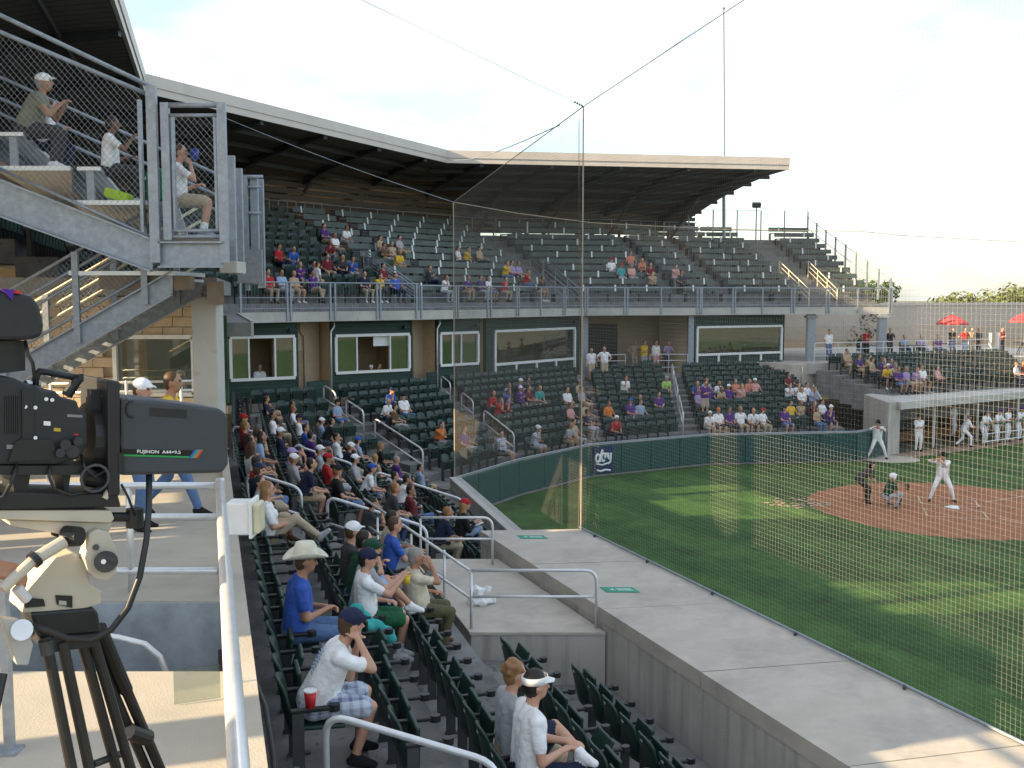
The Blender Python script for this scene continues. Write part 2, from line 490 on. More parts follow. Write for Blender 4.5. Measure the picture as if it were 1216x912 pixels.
def block(name, Ka, Kb, Fa, Fb, n, zt, zb, gap=.55, skip=None, seats=True, tb=.27, sp=.53):
    Ka, Kb, Fa, Fb = [Vector((p[0], p[1], 0)) for p in (Ka, Kb, Fa, Fb)]
    for j in range(n):
        z = lerp(zt, zb, j / (n - 1))
        a0, b0 = lerp(Ka, Fa, j / n), lerp(Kb, Fb, j / n)
        a1, b1 = lerp(Ka, Fa, (j + 1) / n), lerp(Kb, Fb, (j + 1) / n)
        TERR.prism([(a1.x, a1.y), (b1.x, b1.y), (b0.x, b0.y), (a0.x, a0.y)], z - 1.2, z)
        if not seats: continue
        A, B = lerp(a0, a1, tb), lerp(b0, b1, tb)
        d = B - A; Ln = d.length
        if Ln < 1.0: continue
        d.normalize()
        f = Vector((d.y, -d.x, 0))
        if f.dot(lerp(Fa, Fb, .5) - lerp(Ka, Kb, .5)) < 0: f = -f
        m = int((Ln - 2 * gap) / sp)
        s0 = (Ln - (m - 1) * sp) / 2
        for k in range(m):
            p = A + d * (s0 + k * sp)
            if skip and skip(j, p): continue
            SEATS.append(dict(pos=Vector((p.x, p.y, z)), ang=math.atan2(-f.x, f.y), block=name, row=j))

T = .42
TN = 5 * .89
NLAT = [.66, 1.64, 2.54, 3.80, 4.72]; NZF = [2.85, 2.55, 2.2, 1.78, 1.42]
NBND = [.42, 1.36, 2.28, 3.50, 4.45, 5.2]
def near_block(name, ya, yb, gap, skip=None):
    for j in range(5):
        z = NZF[j]; a0, b0, a1, b1 = NP(NBND[j], ya), NP(NBND[j], yb), NP(NBND[j + 1], ya), NP(NBND[j + 1], yb)
        TERR.prism([(a1.x, a1.y), (b1.x, b1.y), (b0.x, b0.y), (a0.x, a0.y)], z - 1.2, z)
        A, B = NP(NLAT[j], ya), NP(NLAT[j], yb); d = (B - A); Ln = d.length; d.normalize(); f = Vector((d.y, -d.x, 0)); sp = .50 if j < 3 else .53
        m = int((Ln - 2 * gap) / sp); s0 = (Ln - (m - 1) * sp) / 2
        for k in range(m):
            p = A + d * (s0 + k * sp)
            if skip and skip(j, p): continue
            SEATS.append(dict(pos=Vector((p.x, p.y, z)), ang=math.atan2(-f.x, f.y), block=name, row=j))
near_block('n0', 1.2, 7.6, .42)
near_block('n1', 7.6, 18.7, .62, skip=lambda j, p: (j >= 3 and p.y > 12.95))
block('n2', NP(T, 18.7), NP(T, 25.6), NP(T + 6.3, 18.7), NP(T + 6.3, 24.6), 7, 2.85, .9, gap=.6, sp=.50)
block('n3', NP(T, 25.6), (-10.15, 36.3), NP(T + 6.3, 24.6), (-2.6, 30.3), 7, 2.85, .9, gap=.5)
block('c1', (-10.1, 36.5), (-7.3, 38.6), (-2.65, 30.5), (-2.35, 31.4), 7, 2.75, .9, gap=.35)
block('c2', (-7.3, 38.6), (-3.1, 43.2), (-2.3, 32.0), (.35, 36.3), 9, 2.75, .9, gap=.55)
block('c3', (-3.1, 43.2), (3.5, 51.1), (.35, 36.3), (3.6, 40.3), 10, 2.75, .9, gap=.55)
block('c4', (3.5, 51.1), (8.2, 51.8), (3.6, 40.3), (7.3, 42.5), 11, 2.75, .9, gap=.3)
block('c5', (8.2, 51.8), (15.2, 54.7), (7.3, 42.5), (15.0, 44.4), 11, 2.75, .9, gap=.6)
block('d1', (15.7, 52.0), (28.6, 57.6), (17.9, 47.3), (27.6, 52.4), 6, 3.2, 2.35, gap=.5)
# flat floors between the front row and the walls
def inner_dugout(y): return Vector((-.62 - .393 * (y - 19.18), y, 0))
DZ = 2.5
a, b_ = NP(5.2, 1.2), NP(5.2, 18.7)
TERR.prism([(inner_dugout(1.2).x, 1.2), (inner_dugout(18.7).x, 18.7), (b_.x, b_.y), (a.x, a.y)], .4, 1.419)
TERR.prism([(1.2, 19.35), (-1.95, 31.5), (-2.6, 30.3), tuple(NP(T + 6.3, 24.6))[:2], tuple(NP(T + 6.3, 18.7))[:2], (.9, 18.7)], .0, .896)
for A_, B_, C_, D_ in (((-1.95, 31.6), (.05, 35.3), (.35, 36.3), (-2.4, 31.9)), ((.05, 35.3), (2.9, 39.03), (3.6, 40.3), (.35, 36.3)), ((2.9, 39.03), (8.05, 41.95), (7.3, 42.5), (3.6, 40.3)), ((8.05, 41.95), (14.55, 42.78), (15.0, 44.4), (7.3, 42.5)), ((14.55, 42.78), (16.3, 44.3), (16.0, 45.0), (15.0, 44.4))):
    TERR.prism([A_, B_, C_, D_], .0, .893)
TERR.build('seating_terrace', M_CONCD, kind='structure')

# concourse slab behind the near rows, with the open stair pit
co = MB()
E0 = .26
def slab(pts, z0=3.75, z1=4.2): co.prism(pts, z0, z1)
e1, e2, e3, e4 = NP(E0, -6), NP(E0, 7.36), NP(E0, 9.12), NP(E0, 35.5)
slab([(-30, -6), (e1.x, e1.y), (e2.x, e2.y), (-30, 7.36)])
slab([(-30, 9.12), (e3.x, e3.y), (e4.x, e4.y), (-30, 35.5)])
pr = NP(.06, 7.36); pr2 = NP(.06, 9.12)
co.prism([(pr.x, 7.36), (e2.x, 7.36), (e3.x, 9.12), (pr2.x, 9.12)], 3.75, 4.2)
co.prism([(-30, 7.36), (-7.2, 7.36), (-7.2, 9.12), (-30, 9.12)], 3.75, 4.2)
M_CONCO = mat('concourse_concrete', (.46, .42, .35), .88, var=.1, scale=1.1, bump=.2, bscale=60, dirt=(.36, .33, .28), dscale=.5)
spots(M_CONCO, (.30, .275, .24), 2.4, .55, .75, .4)
co.build('concourse', M_CONCO, kind='structure')
# retaining face of the concourse, its curb, and the pit's walls
rw = MB()
a, b_, c_, d_ = NP(E0 - .05, -6), NP(E0 + .02, -6), NP(E0 + .02, 35.5), NP(E0 - .05, 35.5)
rw.prism([(a.x - .2, a.y), (b_.x, b_.y), (c_.x, c_.y), (d_.x - .2, d_.y)], 0, 3.748)
rw.build('retaining_wall', mat('dark_painted_wall', (.045, .05, .05), .8, var=.2, scale=3), label='dark retaining wall below the concourse edge behind the top row', cat='wall')
cb = MB()
cb.prism([tuple(NP(E0 - .1, -6))[:2], tuple(NP(E0 + .015, -6))[:2], tuple(NP(E0 + .015, 35))[:2], tuple(NP(E0 - .1, 35))[:2]], 4.203, 4.31)
cb.build('concourse_curb', M_CONCO, kind='structure')
pt = MB()
pt.box((-4.85, 9.108, 3.12), (4.75, .02, 2.13)).box((-4.9, 7.26, 2.9), (5.4, .2, 1.68)).box((-4.8, 8.24, 2.2), (5, 1.76, .2)).box((-2.32, 8.24, 2.95), (.2, 2.1, 1.58), rz=.29)
pt.build('stair_pit_wall', mat('shaded_pit_concrete', (.33, .37, .40), .85, var=.22, scale=4, bump=.2, dirt=(.23, .27, .30), dscale=3), label='concrete walls of the stair opening in the concourse, tinted blue grey for shade', cat='wall')  # the pit's shade is painted into this blue-grey wall colour

# near dugout: pale roof slab, back wall, end wall
dg = thing('near_dugout', (2.5, 12, 0), 'concrete dugout with a broad pale flat roof beside the near seats', 'dugout')
o0, o1 = Vector((8.0, 2.7, 0)), WALL[0]
i0, i1 = inner_dugout(2.0), Vector((-.62, 19.18, 0))
for k in range(7):
    t0, t1 = k / 7 + (.0006 if k else 0), (k + 1) / 7 - .0006
    pa_, pb_, pc_, pd_ = lerp(i0, i1, t0), lerp(o0, o1, t0), lerp(o0, o1, t1), lerp(i0, i1, t1)
    MB().prism([(p.x, p.y) for p in (pa_, pb_, pc_, pd_)], DZ - .2, DZ - .003 * (k % 2)).build('roof_slab', M_CONC, dg)
nrm = Vector((.93, .366, 0))
w = MB()
q0, q1 = i0 + nrm * .28, i1 + nrm * .28
w.prism([(i0.x + .012, i0.y), (q0.x, q0.y), (q1.x, q1.y), (i1.x + .012, i1.y)], 0, DZ - .202)
w.build('back_wall', M_CONCW, dg)
w = MB()
w.prism([(i1.x + .3, 19.17), (i1.x + .3, 18.9), (1.40, 19.0), (1.30, 19.30)], 0, DZ - .203)
w.build('end_wall', M_CONCW, dg)
# inlet panel joint lines on the wall and a dark roof-edge trim on the field side
w = MB(); w.tube([o0 + Vector((-.03, 0, DZ + .035)), o1 + Vector((-.02, 0, DZ + .035))], .018, 6)
w.build('edge_cable', M_GALV, dg)
cl = MB()
for k in range(9):
    p = lerp(o1, o0, (k + .35) / 9)
    clm = MB(); clm.bbox((p.x - .04, p.y, DZ + .025), (.09, .04, .05), .012, rz=1.1)
    clm.build('cable_clamp', M_DKSTEEL, dg)
# green stickers with pale print on the roof
for (u, v, sc) in ((632, 638, 1.0), (736, 700.5, 1.0)):
    c = G(u, v, DZ)
    st = thing('roof_sticker', (c.x, c.y, DZ + .004), 'green sticker with pale print on the dugout roof' + (' by its far end' if u < 700 else ' beside the platform railing'), 'sticker')
    dx = Vector((.94, -.02, 0)); dy = Vector((-.30, .95, 0))
    s_ = MB(); hw, hh = .27, .14
    base = Vector((c.x, c.y, DZ + .003))
    s_.extr([base - dx * hw - dy * hh, base + dx * hw - dy * hh, base + dx * hw + dy * hh, base - dx * hw + dy * hh], (0, 0, .003))
    s_.build('panel', M_SIGNG, st)
    for k, (x, wd) in enumerate(((-.13, .05), (.0, .05), (.13, .07))):
        g = MB()
        b0 = base + dx * x + Vector((0, 0, .0045))
        if k == 0:   # an arrow-like mark
            g.add([b0 - dx * wd, b0 + dx * wd + dy * .06, b0 + dx * wd * .4, b0 + dx * wd - dy * .06], [(0, 1, 2, 3)])
        else:
            for r_ in range(3):
                y = -.05 + r_ * .045
                g.extr([b0 - dx * wd + dy * y, b0 + dx * wd + dy * y, b0 + dx * wd + dy * (y + .024), b0 - dx * wd + dy * (y + .024)], (0, 0, .001))
        g.build('print', mat('pale_print', (.55, .72, .66), .6), st)

# wheelchair platform at the front rows
ad = thing('viewing_platform', (.3, 15.9, 0), 'raised concrete viewing platform with tube railings beside the dugout wall', 'platform')
pA, pB = NP(3.66, 14.15), NP(3.66, 18.2)
qA, qB = inner_dugout(14.15) - Vector((.015, 0, 0)), inner_dugout(18.2) - Vector((.015, 0, 0))
MB().prism([(pA.x, pA.y), (qA.x, qA.y), (qB.x, qB.y), (pB.x, pB.y)], 1.2, 2.16).build('platform_body', M_CONCW, ad)
MB().prism([(pA.x - .02, pA.y - .02), (qA.x, qA.y - .02), (qB.x, qB.y), (pB.x - .02, pB.y)], 2.162, 2.20).build('platform_top', M_CONC, ad)
def tube_rail(parent, pts, r=.024, name='rail'):
    m = MB(); m.smooth = True; m.tube(pts, r, 8)
    return m.build(name, M_RAIL, parent)
def bend(p, q, c, n=5):
    return [((1 - t) ** 2) * Vector(p) + 2 * t * (1 - t) * Vector(c) + t * t * Vector(q) for t in [i / n for i in range(n + 1)]]
z = 2.2
def plat_rail(a, b, h):
    a = Vector(a); b = Vector(b); up = Vector((0, 0, 1)); d = (b - a).normalized()
    pts = [a + up * h] + [b - d * .18 + up * h] + bend(b - d * .18 + up * h, b + up * (h - .18), b + up * h)[1:] + [b + up * .0]
    tube_rail(ad, pts)
    tube_rail(ad, [a + up * h * .55, b + up * h * .55], .02, 'mid_rail')
    L_ = (b - a).length
    for k in range(max(1, int(L_ / 1.1))):
        p = lerp(a, b, k / max(1, int(L_ / 1.1)))
        tube_rail(ad, [p, p + up * (h - .02)], .022, 'post')
plat_rail(NP(3.70, 14.3, z), (qA.x - .12, 14.3, z), .86)
plat_rail(NP(3.70, 17.8, z), (qB.x - .1, 17.8, z), .86)
# sloping rail down from the upper row to the platform corner
pa, pb = NP(2.6, 17.5, 2.1), NP(4.0, 15.12, 1.9)
for h in (.95, .5):
    tube_rail(ad, [NP(2.7, 17.8, 2.45 + h), NP(3.68, 14.35, 2.2 + h * .9)], .022, 'slope_rail')
for t in (.15, .5, .8):
    p = lerp(NP(2.7, 17.8, 2.2), NP(3.68, 14.35, 2.2), t)
    tube_rail(ad, [p, p + Vector((0, 0, .97))], .02, 'post')

# low field wall of bare concrete beyond the dugout, then the padded wall round the corner
fw = thing('field_wall', (0, 26, 0), 'low bare concrete field wall running from the dugout to the corner', 'wall')
a, b_ = WALL[0], WALL[1]
d = (b_ - a).normalized(); n = Vector((-d.y, d.x, 0)) * .13
k = 5
for i in range(k):
    p, q = lerp(a, b_, i / k + .002), lerp(a, b_, (i + 1) / k - .002)
    MB().prism([tuple(x)[:2] for x in (p + n, p - n, q - n, q + n)], 0, 1.25).build('wall_panel', M_CONCW, fw)
cp = n * 1.35
MB().prism([tuple(x)[:2] for x in (a + cp, a - cp, b_ - cp, b_ + cp)], 1.252, 1.32).build('coping', M_CONCL, fw)

pw = thing('padded_wall', (6, 40, 0), 'green padded backstop wall curving behind home plate', 'wall')
pads = WALL[1:6] + [Vector((16.4, 44.15, 0))]
for i in range(len(pads) - 1):
    a, b_ = pads[i], pads[i + 1]
    L_ = (b_ - a).length; m = max(1, round(L_ / 1.6)); d = (b_ - a).normalized(); n = Vector((d.y, -d.x, 0))
    ang = math.atan2(d.y, d.x)
    MB().box(lerp(a, b_, .5) - n * .1 + Vector((0, 0, .62)), (L_, .16, 1.24), rz=ang).build('backing', M_CONCW, pw)
    for q in range(m):
        c = lerp(a, b_, (q + .5) / m) + Vector((0, 0, .64))
        pd = MB(); pd.bbox((c.x, c.y, c.z), (L_ / m - .015, .11, 1.16), .03, rz=ang)
        pd.build('pad', M_PAD, pw)
    tp = MB(); tp.tube([a + Vector((0, 0, 1.29)), b_ + Vector((0, 0, 1.29))], .03, 6); tp.build('top_rail', M_GALV, pw)
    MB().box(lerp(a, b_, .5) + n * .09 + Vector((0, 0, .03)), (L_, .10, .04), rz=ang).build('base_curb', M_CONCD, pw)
# navy banner with a white script-like emblem on the padding
bc = lerp(WALL[3], WALL[4], .10); d = (WALL[4] - WALL[3]).normalized(); n = Vector((d.y, -d.x, 0))
bn = thing('wall_banner', (bc.x, bc.y, .1), 'navy banner with white script lettering on the padded wall', 'banner')
c0 = bc + n * .075
MB().extr([c0 - d * .46 + Vector((0, 0, .12)), c0 + d * .46 + Vector((0, 0, .12)), c0 + d * .46 + Vector((0, 0, 1.18)), c0 - d * .46 + Vector((0, 0, 1.18))], n * .012).build('cloth', mat('navy_cloth', (.012, .028, .085), .8), bn)
def stroke(pts, r):
    m = MB(); m.tube([c0 + n * .02 + d * (x * .55) + Vector((0, 0, z)) for x, z in pts], r, 6); return m.build('script_stroke', M_WHITE, bn)
def ring(cx, cz, rx, rz_, a0=0, a1=6.283, k=14): return [(cx + rx * math.cos(a0 + (a1 - a0) * i / k), cz + rz_ * math.sin(a0 + (a1 - a0) * i / k)) for i in range(k + 1)]
stroke(ring(-.48, .72, .17, .15), .045); stroke([(-.30, .56), (-.27, .8), (-.1, 1.05), (-.02, .98)], .04)
stroke(ring(-.02, .74, .15, .16, .3, 5.6), .045); stroke(ring(.24, .72, .11, .15, 0, 3.3), .045)
stroke([(.40, .9), (.44, .66), (.60, .62), (.64, .9), (.60, .55), (.40, .46)], .045)
stroke([(-.6, .5), (-.1, .44), (.45, .5)], .035); stroke([(-.55, .25), (-.2, .2), (.2, .24), (.6, .2)], .04)
# ---------------------------------------------------------------- press boxes under the upper deck
Z0, Z1 = 2.75, 6.02
def seg_frame(p, q):
    p, q = Vector((p[0], p[1], 0)), Vector((q[0], q[1], 0))
    d = (q - p).normalized(); n = Vector((d.y, -d.x, 0))       # n looks at the field
    return p, q, d, n, (q - p).length, math.atan2(d.y, d.x)

M_ROOM = mat('room_wall', (.60, .47, .31), .9, var=.08)
M_FLOOR = mat('room_floor', (.12, .11, .10), .9)
M_DESK = mat('desk_laminate', (.30, .27, .22), .6)
def press_box(label, p, q, w0, w1, zt, zb, panes, zmid=None, open_mid=True, blind=False):
    p, q, d, n, L_, ang = seg_frame(p, q)
    c = (p + q) / 2
    t = thing('press_box', (c.x, c.y, Z0), label, 'press box', 'press boxes under the upper deck')
    up = Vector((0, 0, 1))
    def bx(name, s0, s1, z0, z1, th, off, m, par=None):
        mid = p + d * ((s0 + s1) / 2) + n * off + up * ((z0 + z1) / 2)
        k = MB(); k.box(mid, (s1 - s0, th, z1 - z0), rz=ang)
        return k.build(name, m, par or t)
    a, b_ = w0 * L_, w1 * L_
    bx('wall', 0, L_, Z0, zb, .18, -.09, M_SIDING); bx('wall', 0, L_, zt, Z1, .18, -.09, M_SIDING)
    bx('wall', 0, a, zb + .001, zt - .001, .18, -.09, M_SIDING); bx('wall', b_, L_, zb + .001, zt - .001, .18, -.09, M_SIDING)
    for s in (0, L_): bx('corner_trim', s - .06 if s else -.002, s + .002 if s else .06, Z0, Z1, .03, .017, M_SIDING)
    bx('base_ledge', -.05, L_ + .05, Z0 - .02, Z0 + .26, .22, .112, M_CONC)
    # side walls, back wall, floor and ceiling of the room
    for s in (.05, L_ - .05): bx('side_wall', s - .04, s + .04, Z0, Z1, 2.8, -1.6, M_ROOM)
    bx('back_wall', 0, L_, Z0, Z1, .1, -3.05, M_ROOM)
    bx('room_floor', .1, L_ - .1, Z0 + .1, Z0 + .2, 2.8, -1.6, M_FLOOR)
    bx('desk', .1, L_ - .1, max(zb, 3.7) - .05, max(zb, 3.7), .5, -.55, M_DESK)
    fr = bx('window_frame', a, b_, zb - .04, zb + .07, .12, .022, M_WHITE)
    for (s0, s1, z0, z1) in ((a, b_, zt - .07, zt + .04), (a - .04, a + .07, zb + .07, zt - .07), (b_ - .07, b_ + .04, zb + .07, zt - .07)):
        bx('window_frame', s0, s1, z0, z1, .12, .022, M_WHITE)
    zlo = zb + .07
    if zmid:
        bx('window_frame', a + .07, b_ - .07, zmid - .07, zmid + .05, .10, .013, M_WHITE)
        for k in range(1, 4):
            s = lerp(a, b_, k / 4); bx('mullion', s - .05, s + .05, zb + .07, zmid - .07, .09, .014, M_WHITE)
        for k in range(4):
            s0, s1 = lerp(a, b_, k / 4), lerp(a, b_, (k + 1) / 4)
            bx('lower_panel', s0 + .04, s1 - .04, zb + .06, zmid - .06, .02, -.03, M_SIDING)
        zlo = zmid + .05
    for k in range(len(panes) - 1):
        s0, s1 = lerp(a + .07, b_ - .07, panes[k]), lerp(a + .07, b_ - .07, panes[k + 1])
        if k: bx('mullion', s0 - .03, s0 + .03, zlo, zt - .07, .08, .012, M_WHITE)
        if open_mid and len(panes) == 4 and k == 1: continue          # the middle sash stands open
        bx('pane', s0 + .03 if k else s0, s1 - .03 if k < len(panes) - 2 else s1, zlo, zt - .07, .012, -.01 - .03 * (k % 2), M_GLASS if not zmid else M_GLASSD)
    if blind:
        s0 = lerp(a, b_, .52); bx('roller_blind', s0, s0 + .75, zt - .48, zt - .08, .02, -.1, M_WHITE)
    l_ = MB(); lc = p + d * L_ * .9 + n * .16 + up * (Z1 - .28)
    l_.bbox(lc, (.26, .14, .12), .02, rz=ang); l_.build('wall_lamp', M_BLACK, t)
    return t
BOXP = {270: (-10.44, 36.85), 355: (-8.13, 38.34), 395: (-7.13, 39.95), 490: (-4.16, 42.07), 520: (-3.21, 43.62), 570: (-1.44, 45.28), 577: (-1.19, 45.93), 690: (3.54, 51.65), 825: (9.47, 52.4), 930: (14.86, 55.24)}
press_box('green press box with a man in white at its open window beside the concrete column', BOXP[270], BOXP[355], .05, .95, 5.52, 3.92, (0, .27, .70, 1))
press_box('green press box with a white roller blind and two people at its open window', BOXP[395], BOXP[490], .04, .96, 5.46, 3.95, (0, .27, .74, 1), blind=True)
press_box('narrow green press box with a three pane window and a tan doorway beside it', BOXP[520], BOXP[570], .05, .95, 5.42, 4.0, (0, .30, .55, 1), open_mid=False)
press_box('wide green press box with four panels below its dark window beside the open concourse', BOXP[577], BOXP[690], .08, .92, 5.42, 3.2, (0, 1), zmid=3.88)
press_box('wide green press box with four panels below its window behind the sunlit net', BOXP[825], BOXP[930], .02, .97, 5.42, 3.25, (0, 1), zmid=3.98)

# recessed tan walls and doors between the boxes, down-pipes, open concourse bay
def recess(p, q, depth, label, door=True):
    p, q, d, n, L_, ang = seg_frame(p, q); up = Vector((0, 0, 1)); c = (p + q) / 2 - n * depth
    t = thing('recessed_wall', (c.x, c.y, Z0), label, 'wall')
    MB().box(c + up * ((Z0 + Z1) / 2), (L_ + .6, .12, Z1 - Z0), rz=ang).build('stucco_wall', M_TAN, t)
    if door:
        MB().box(c + n * .07 + up * (Z0 + 1.1), (.85, .05, 2.05), rz=ang).build('door', mat('door_tan', (.33, .25, .17), .6), t)
    MB().box(c + n * (depth * .5) + up * (Z0 - .12), (L_ + .1, depth * 1.0, .3), rz=ang).build('step', M_CONC, t)
    pipe = p + d * (L_ * .55) - n * (depth - .15)
    m = MB(); m.smooth = True
    m.tube([pipe + up * Z1, pipe + up * (Z1 - .35), pipe + d * .22 + up * (Z1 - .6), pipe + d * .22 + up * Z0], .045, 8); m.build('drain_pipe', M_TAN, t)
    g = q - d * .1 + n * .05
    m = MB(); m.smooth = True; m.tube([g + up * Z1 + d * .2, g + up * (Z1 - .2) + d * .2, g + up * (Z1 - .4), g + up * Z0], .04, 8); m.build('white_pipe', M_RAIL, t)
recess(BOXP[355], BOXP[395], 1.0, 'tan recessed wall with door between the two left press boxes')
recess(BOXP[490], BOXP[520], 1.0, 'narrow tan recessed wall beside the three pane press box')
bay = thing('concourse_bay', (6.5, 56, Z0), 'open concourse bay with tan back wall between the wide press boxes', 'wall')
p, q, d, n, L_, ang = seg_frame(BOXP[690], BOXP[825]); up = Vector((0, 0, 1)); c = (p + q) / 2
MB().box(c - n * 4.2 + up * 4.4, (L_ + 2.4, .15, 3.2), rz=ang).build('back_wall', M_TAN, bay)
MB().box(c - n * 4.1 - d * 1.2 + up * 4.2, (2.1, .12, 2.6), rz=ang).build('dark_doorway', M_BLACK, bay)
MB().box(c - n * 2.1 + up * 2.88, (L_ - .1, 4.1, .24), rz=ang).build('bay_floor', M_CONC, bay)
MB().box(p + d * .2 - n * .1 + up * 4.4, (.3, .3, 3.2), rz=ang).build('column', M_GALV, bay)
MB().box(q - d * .2 - n * .1 + up * 4.4, (.3, .3, 3.2), rz=ang).build('column', M_GALV, bay)
for (s0, s1) in ((.35, 2.3), (3.6, 5.6)):
    for zz in (3.0 + .35, 3.0 + .7, 3.0 + 1.02):
        m = MB(); m.smooth = True; m.tube([p + d * s0 + n * .05 + up * zz, p + d * s1 + n * .05 + up * zz], .022, 6); m.build('rail', M_RAIL, bay)
    for s in (s0, (s0 + s1) / 2, s1):
        m = MB(); m.tube([p + d * s + n * .05 + up * 2.95, p + d * s + n * .05 + up * 4.03], .022, 6); m.build('post', M_RAIL, bay)

# ---------------------------------------------------------------- upper deck
DK = [NP(.7, 24), NP(.7, 36.3), Vector((-7.2, 39.5, 0)), Vector((-4.1, 42.0, 0)), Vector((-1.3, 45.4, 0)), Vector((3.5, 51.2, 0)), Vector((9.5, 52.3, 0)), Vector((15.0, 54.9, 0)), Vector((20.6, 55.6, 0))]
DK = [Vector((p.x, p.y, 0)) for p in DK]
def offs(pl, dist):
    out = []
    for i, p in enumerate(pl):
        ns = []
        if i: d = (p - pl[i - 1]).normalized(); ns.append(Vector((-d.y, d.x, 0)))
        if i < len(pl) - 1: d = (pl[i + 1] - p).normalized(); ns.append(Vector((-d.y, d.x, 0)))
        if len(ns) == 1: out.append(p + ns[0] * dist); continue
        m = (ns[0] + ns[1]).normalized(); out.append(p + m * (dist / max(.5, m.dot(ns[0]))))
    return out
NR, UZ0, UZ1 = 11, 6.72, 10.6
DF, DB = offs(DK, 1.25), offs(DK, 10.9)
DKf = offs(DK, -.30)
ud = MB()
for i in range(len(DK) - 1):
    ud.prism([(DKf[i].x, DKf[i].y), (DKf[i + 1].x, DKf[i + 1].y), (DF[i + 1].x, DF[i + 1].y), (DF[i].x, DF[i].y)], 6.05, 6.38)
    for j in range(NR):
        z = lerp(UZ0, UZ1, j / (NR - 1)); t0, t1 = j / NR, (j + 1) / NR
        a0, b0, a1, b1 = lerp(DF[i], DB[i], t0), lerp(DF[i + 1], DB[i + 1], t0), lerp(DF[i], DB[i], t1), lerp(DF[i + 1], DB[i + 1], t1)
        ud.prism([(a0.x, a0.y), (b0.x, b0.y), (b1.x, b1.y), (a1.x, a1.y)], z - .55, z)
    if i == 0: continue
    a0, b0, a1, b1 = DF[i], DF[i + 1], lerp(DF[i], DB[i], .6), lerp(DF[i + 1], DB[i + 1], .6)
    ud.prism([(a0.x, a0.y), (b0.x, b0.y), (b1.x, b1.y), (a1.x, a1.y)], 6.03, 6.2)
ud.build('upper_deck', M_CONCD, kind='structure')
fa = MB()
DKg = offs(DK, -.36)
for i in range(len(DK) - 1):
    fa.prism([(DKg[i].x, DKg[i].y), (DKg[i + 1].x, DKg[i + 1].y), (DKf[i + 1].x, DKf[i + 1].y), (DKf[i].x, DKf[i].y)], 6.04, 6.42)
fa.build('deck_fascia', M_CONCL, kind='structure')
# what stands under the seats behind the press boxes: the building's rear wall
rear = offs(DK, 9.0); rr2 = offs(DK, 9.3)
rb = MB()
for i in range(1, len(DK) - 3):
    rb.prism([(rear[i].x, rear[i].y), (rear[i + 1].x, rear[i + 1].y), (rr2[i + 1].x, rr2[i + 1].y), (rr2[i].x, rr2[i].y)], 0, 9.2)
rb.build('rear_wall', M_TAN, label='tan rear wall of the grandstand behind the press boxes', cat='wall')

# deck railings: each straight run is one railing
run_names = ['before the near bleachers', 'above the open press box by the column', 'above the roller blind press box', 'above the three pane press box', 'above the wide dark press box', 'above the open concourse bay', 'above the press box behind the net', 'at the open sunny end of the deck']
for i in range(len(DK) - 1):
    a, b_ = DKf[i], DKf[i + 1]
    if i == 0: continue
    c = (a + b_) / 2; t = thing('deck_railing', (c.x, c.y, 6.05), 'galvanised upper deck railing ' + run_names[i], 'railing', 'railings of the upper deck')
    up = Vector((0, 0, 1)); d = (b_ - a).normalized(); L_ = (b_ - a).length; n = Vector((d.y, -d.x, 0)) * .09
    h = 7.52 if i < 3 else 7.44
    for zz, r in ((h, .03), (6.95, .018), (6.55, .018)):
        m = MB(); m.tube([a + n + up * zz, b_ + n + up * zz], r, 6); m.build('top_rail' if zz == h else 'mid_rail', M_GALV, t)
    k = max(2, int(L_ / 1.55))
    for q in range(k + 1):
        p = lerp(a, b_, (q + .06) / (k + .12)) + n
        for off in ((0, .16) if q % 2 else (0,)):
            m = MB(); m.box(p + d * off + up * ((6.1 + h) / 2), (.075, .05, h - 6.1), rz=math.atan2(d.y, d.x)); m.build('post', M_GALV, t)
    # thin infill wires
    m = MB()
    for q in range(int(L_ / .13)):
        p = lerp(a, b_, (q + .5) / int(L_ / .13)) + n
        m.bar(p + up * 6.45, p + up * (h - .04), .004, 3, caps=False)
    m.build('wire_infill', M_GALV, t, kind='stuff')

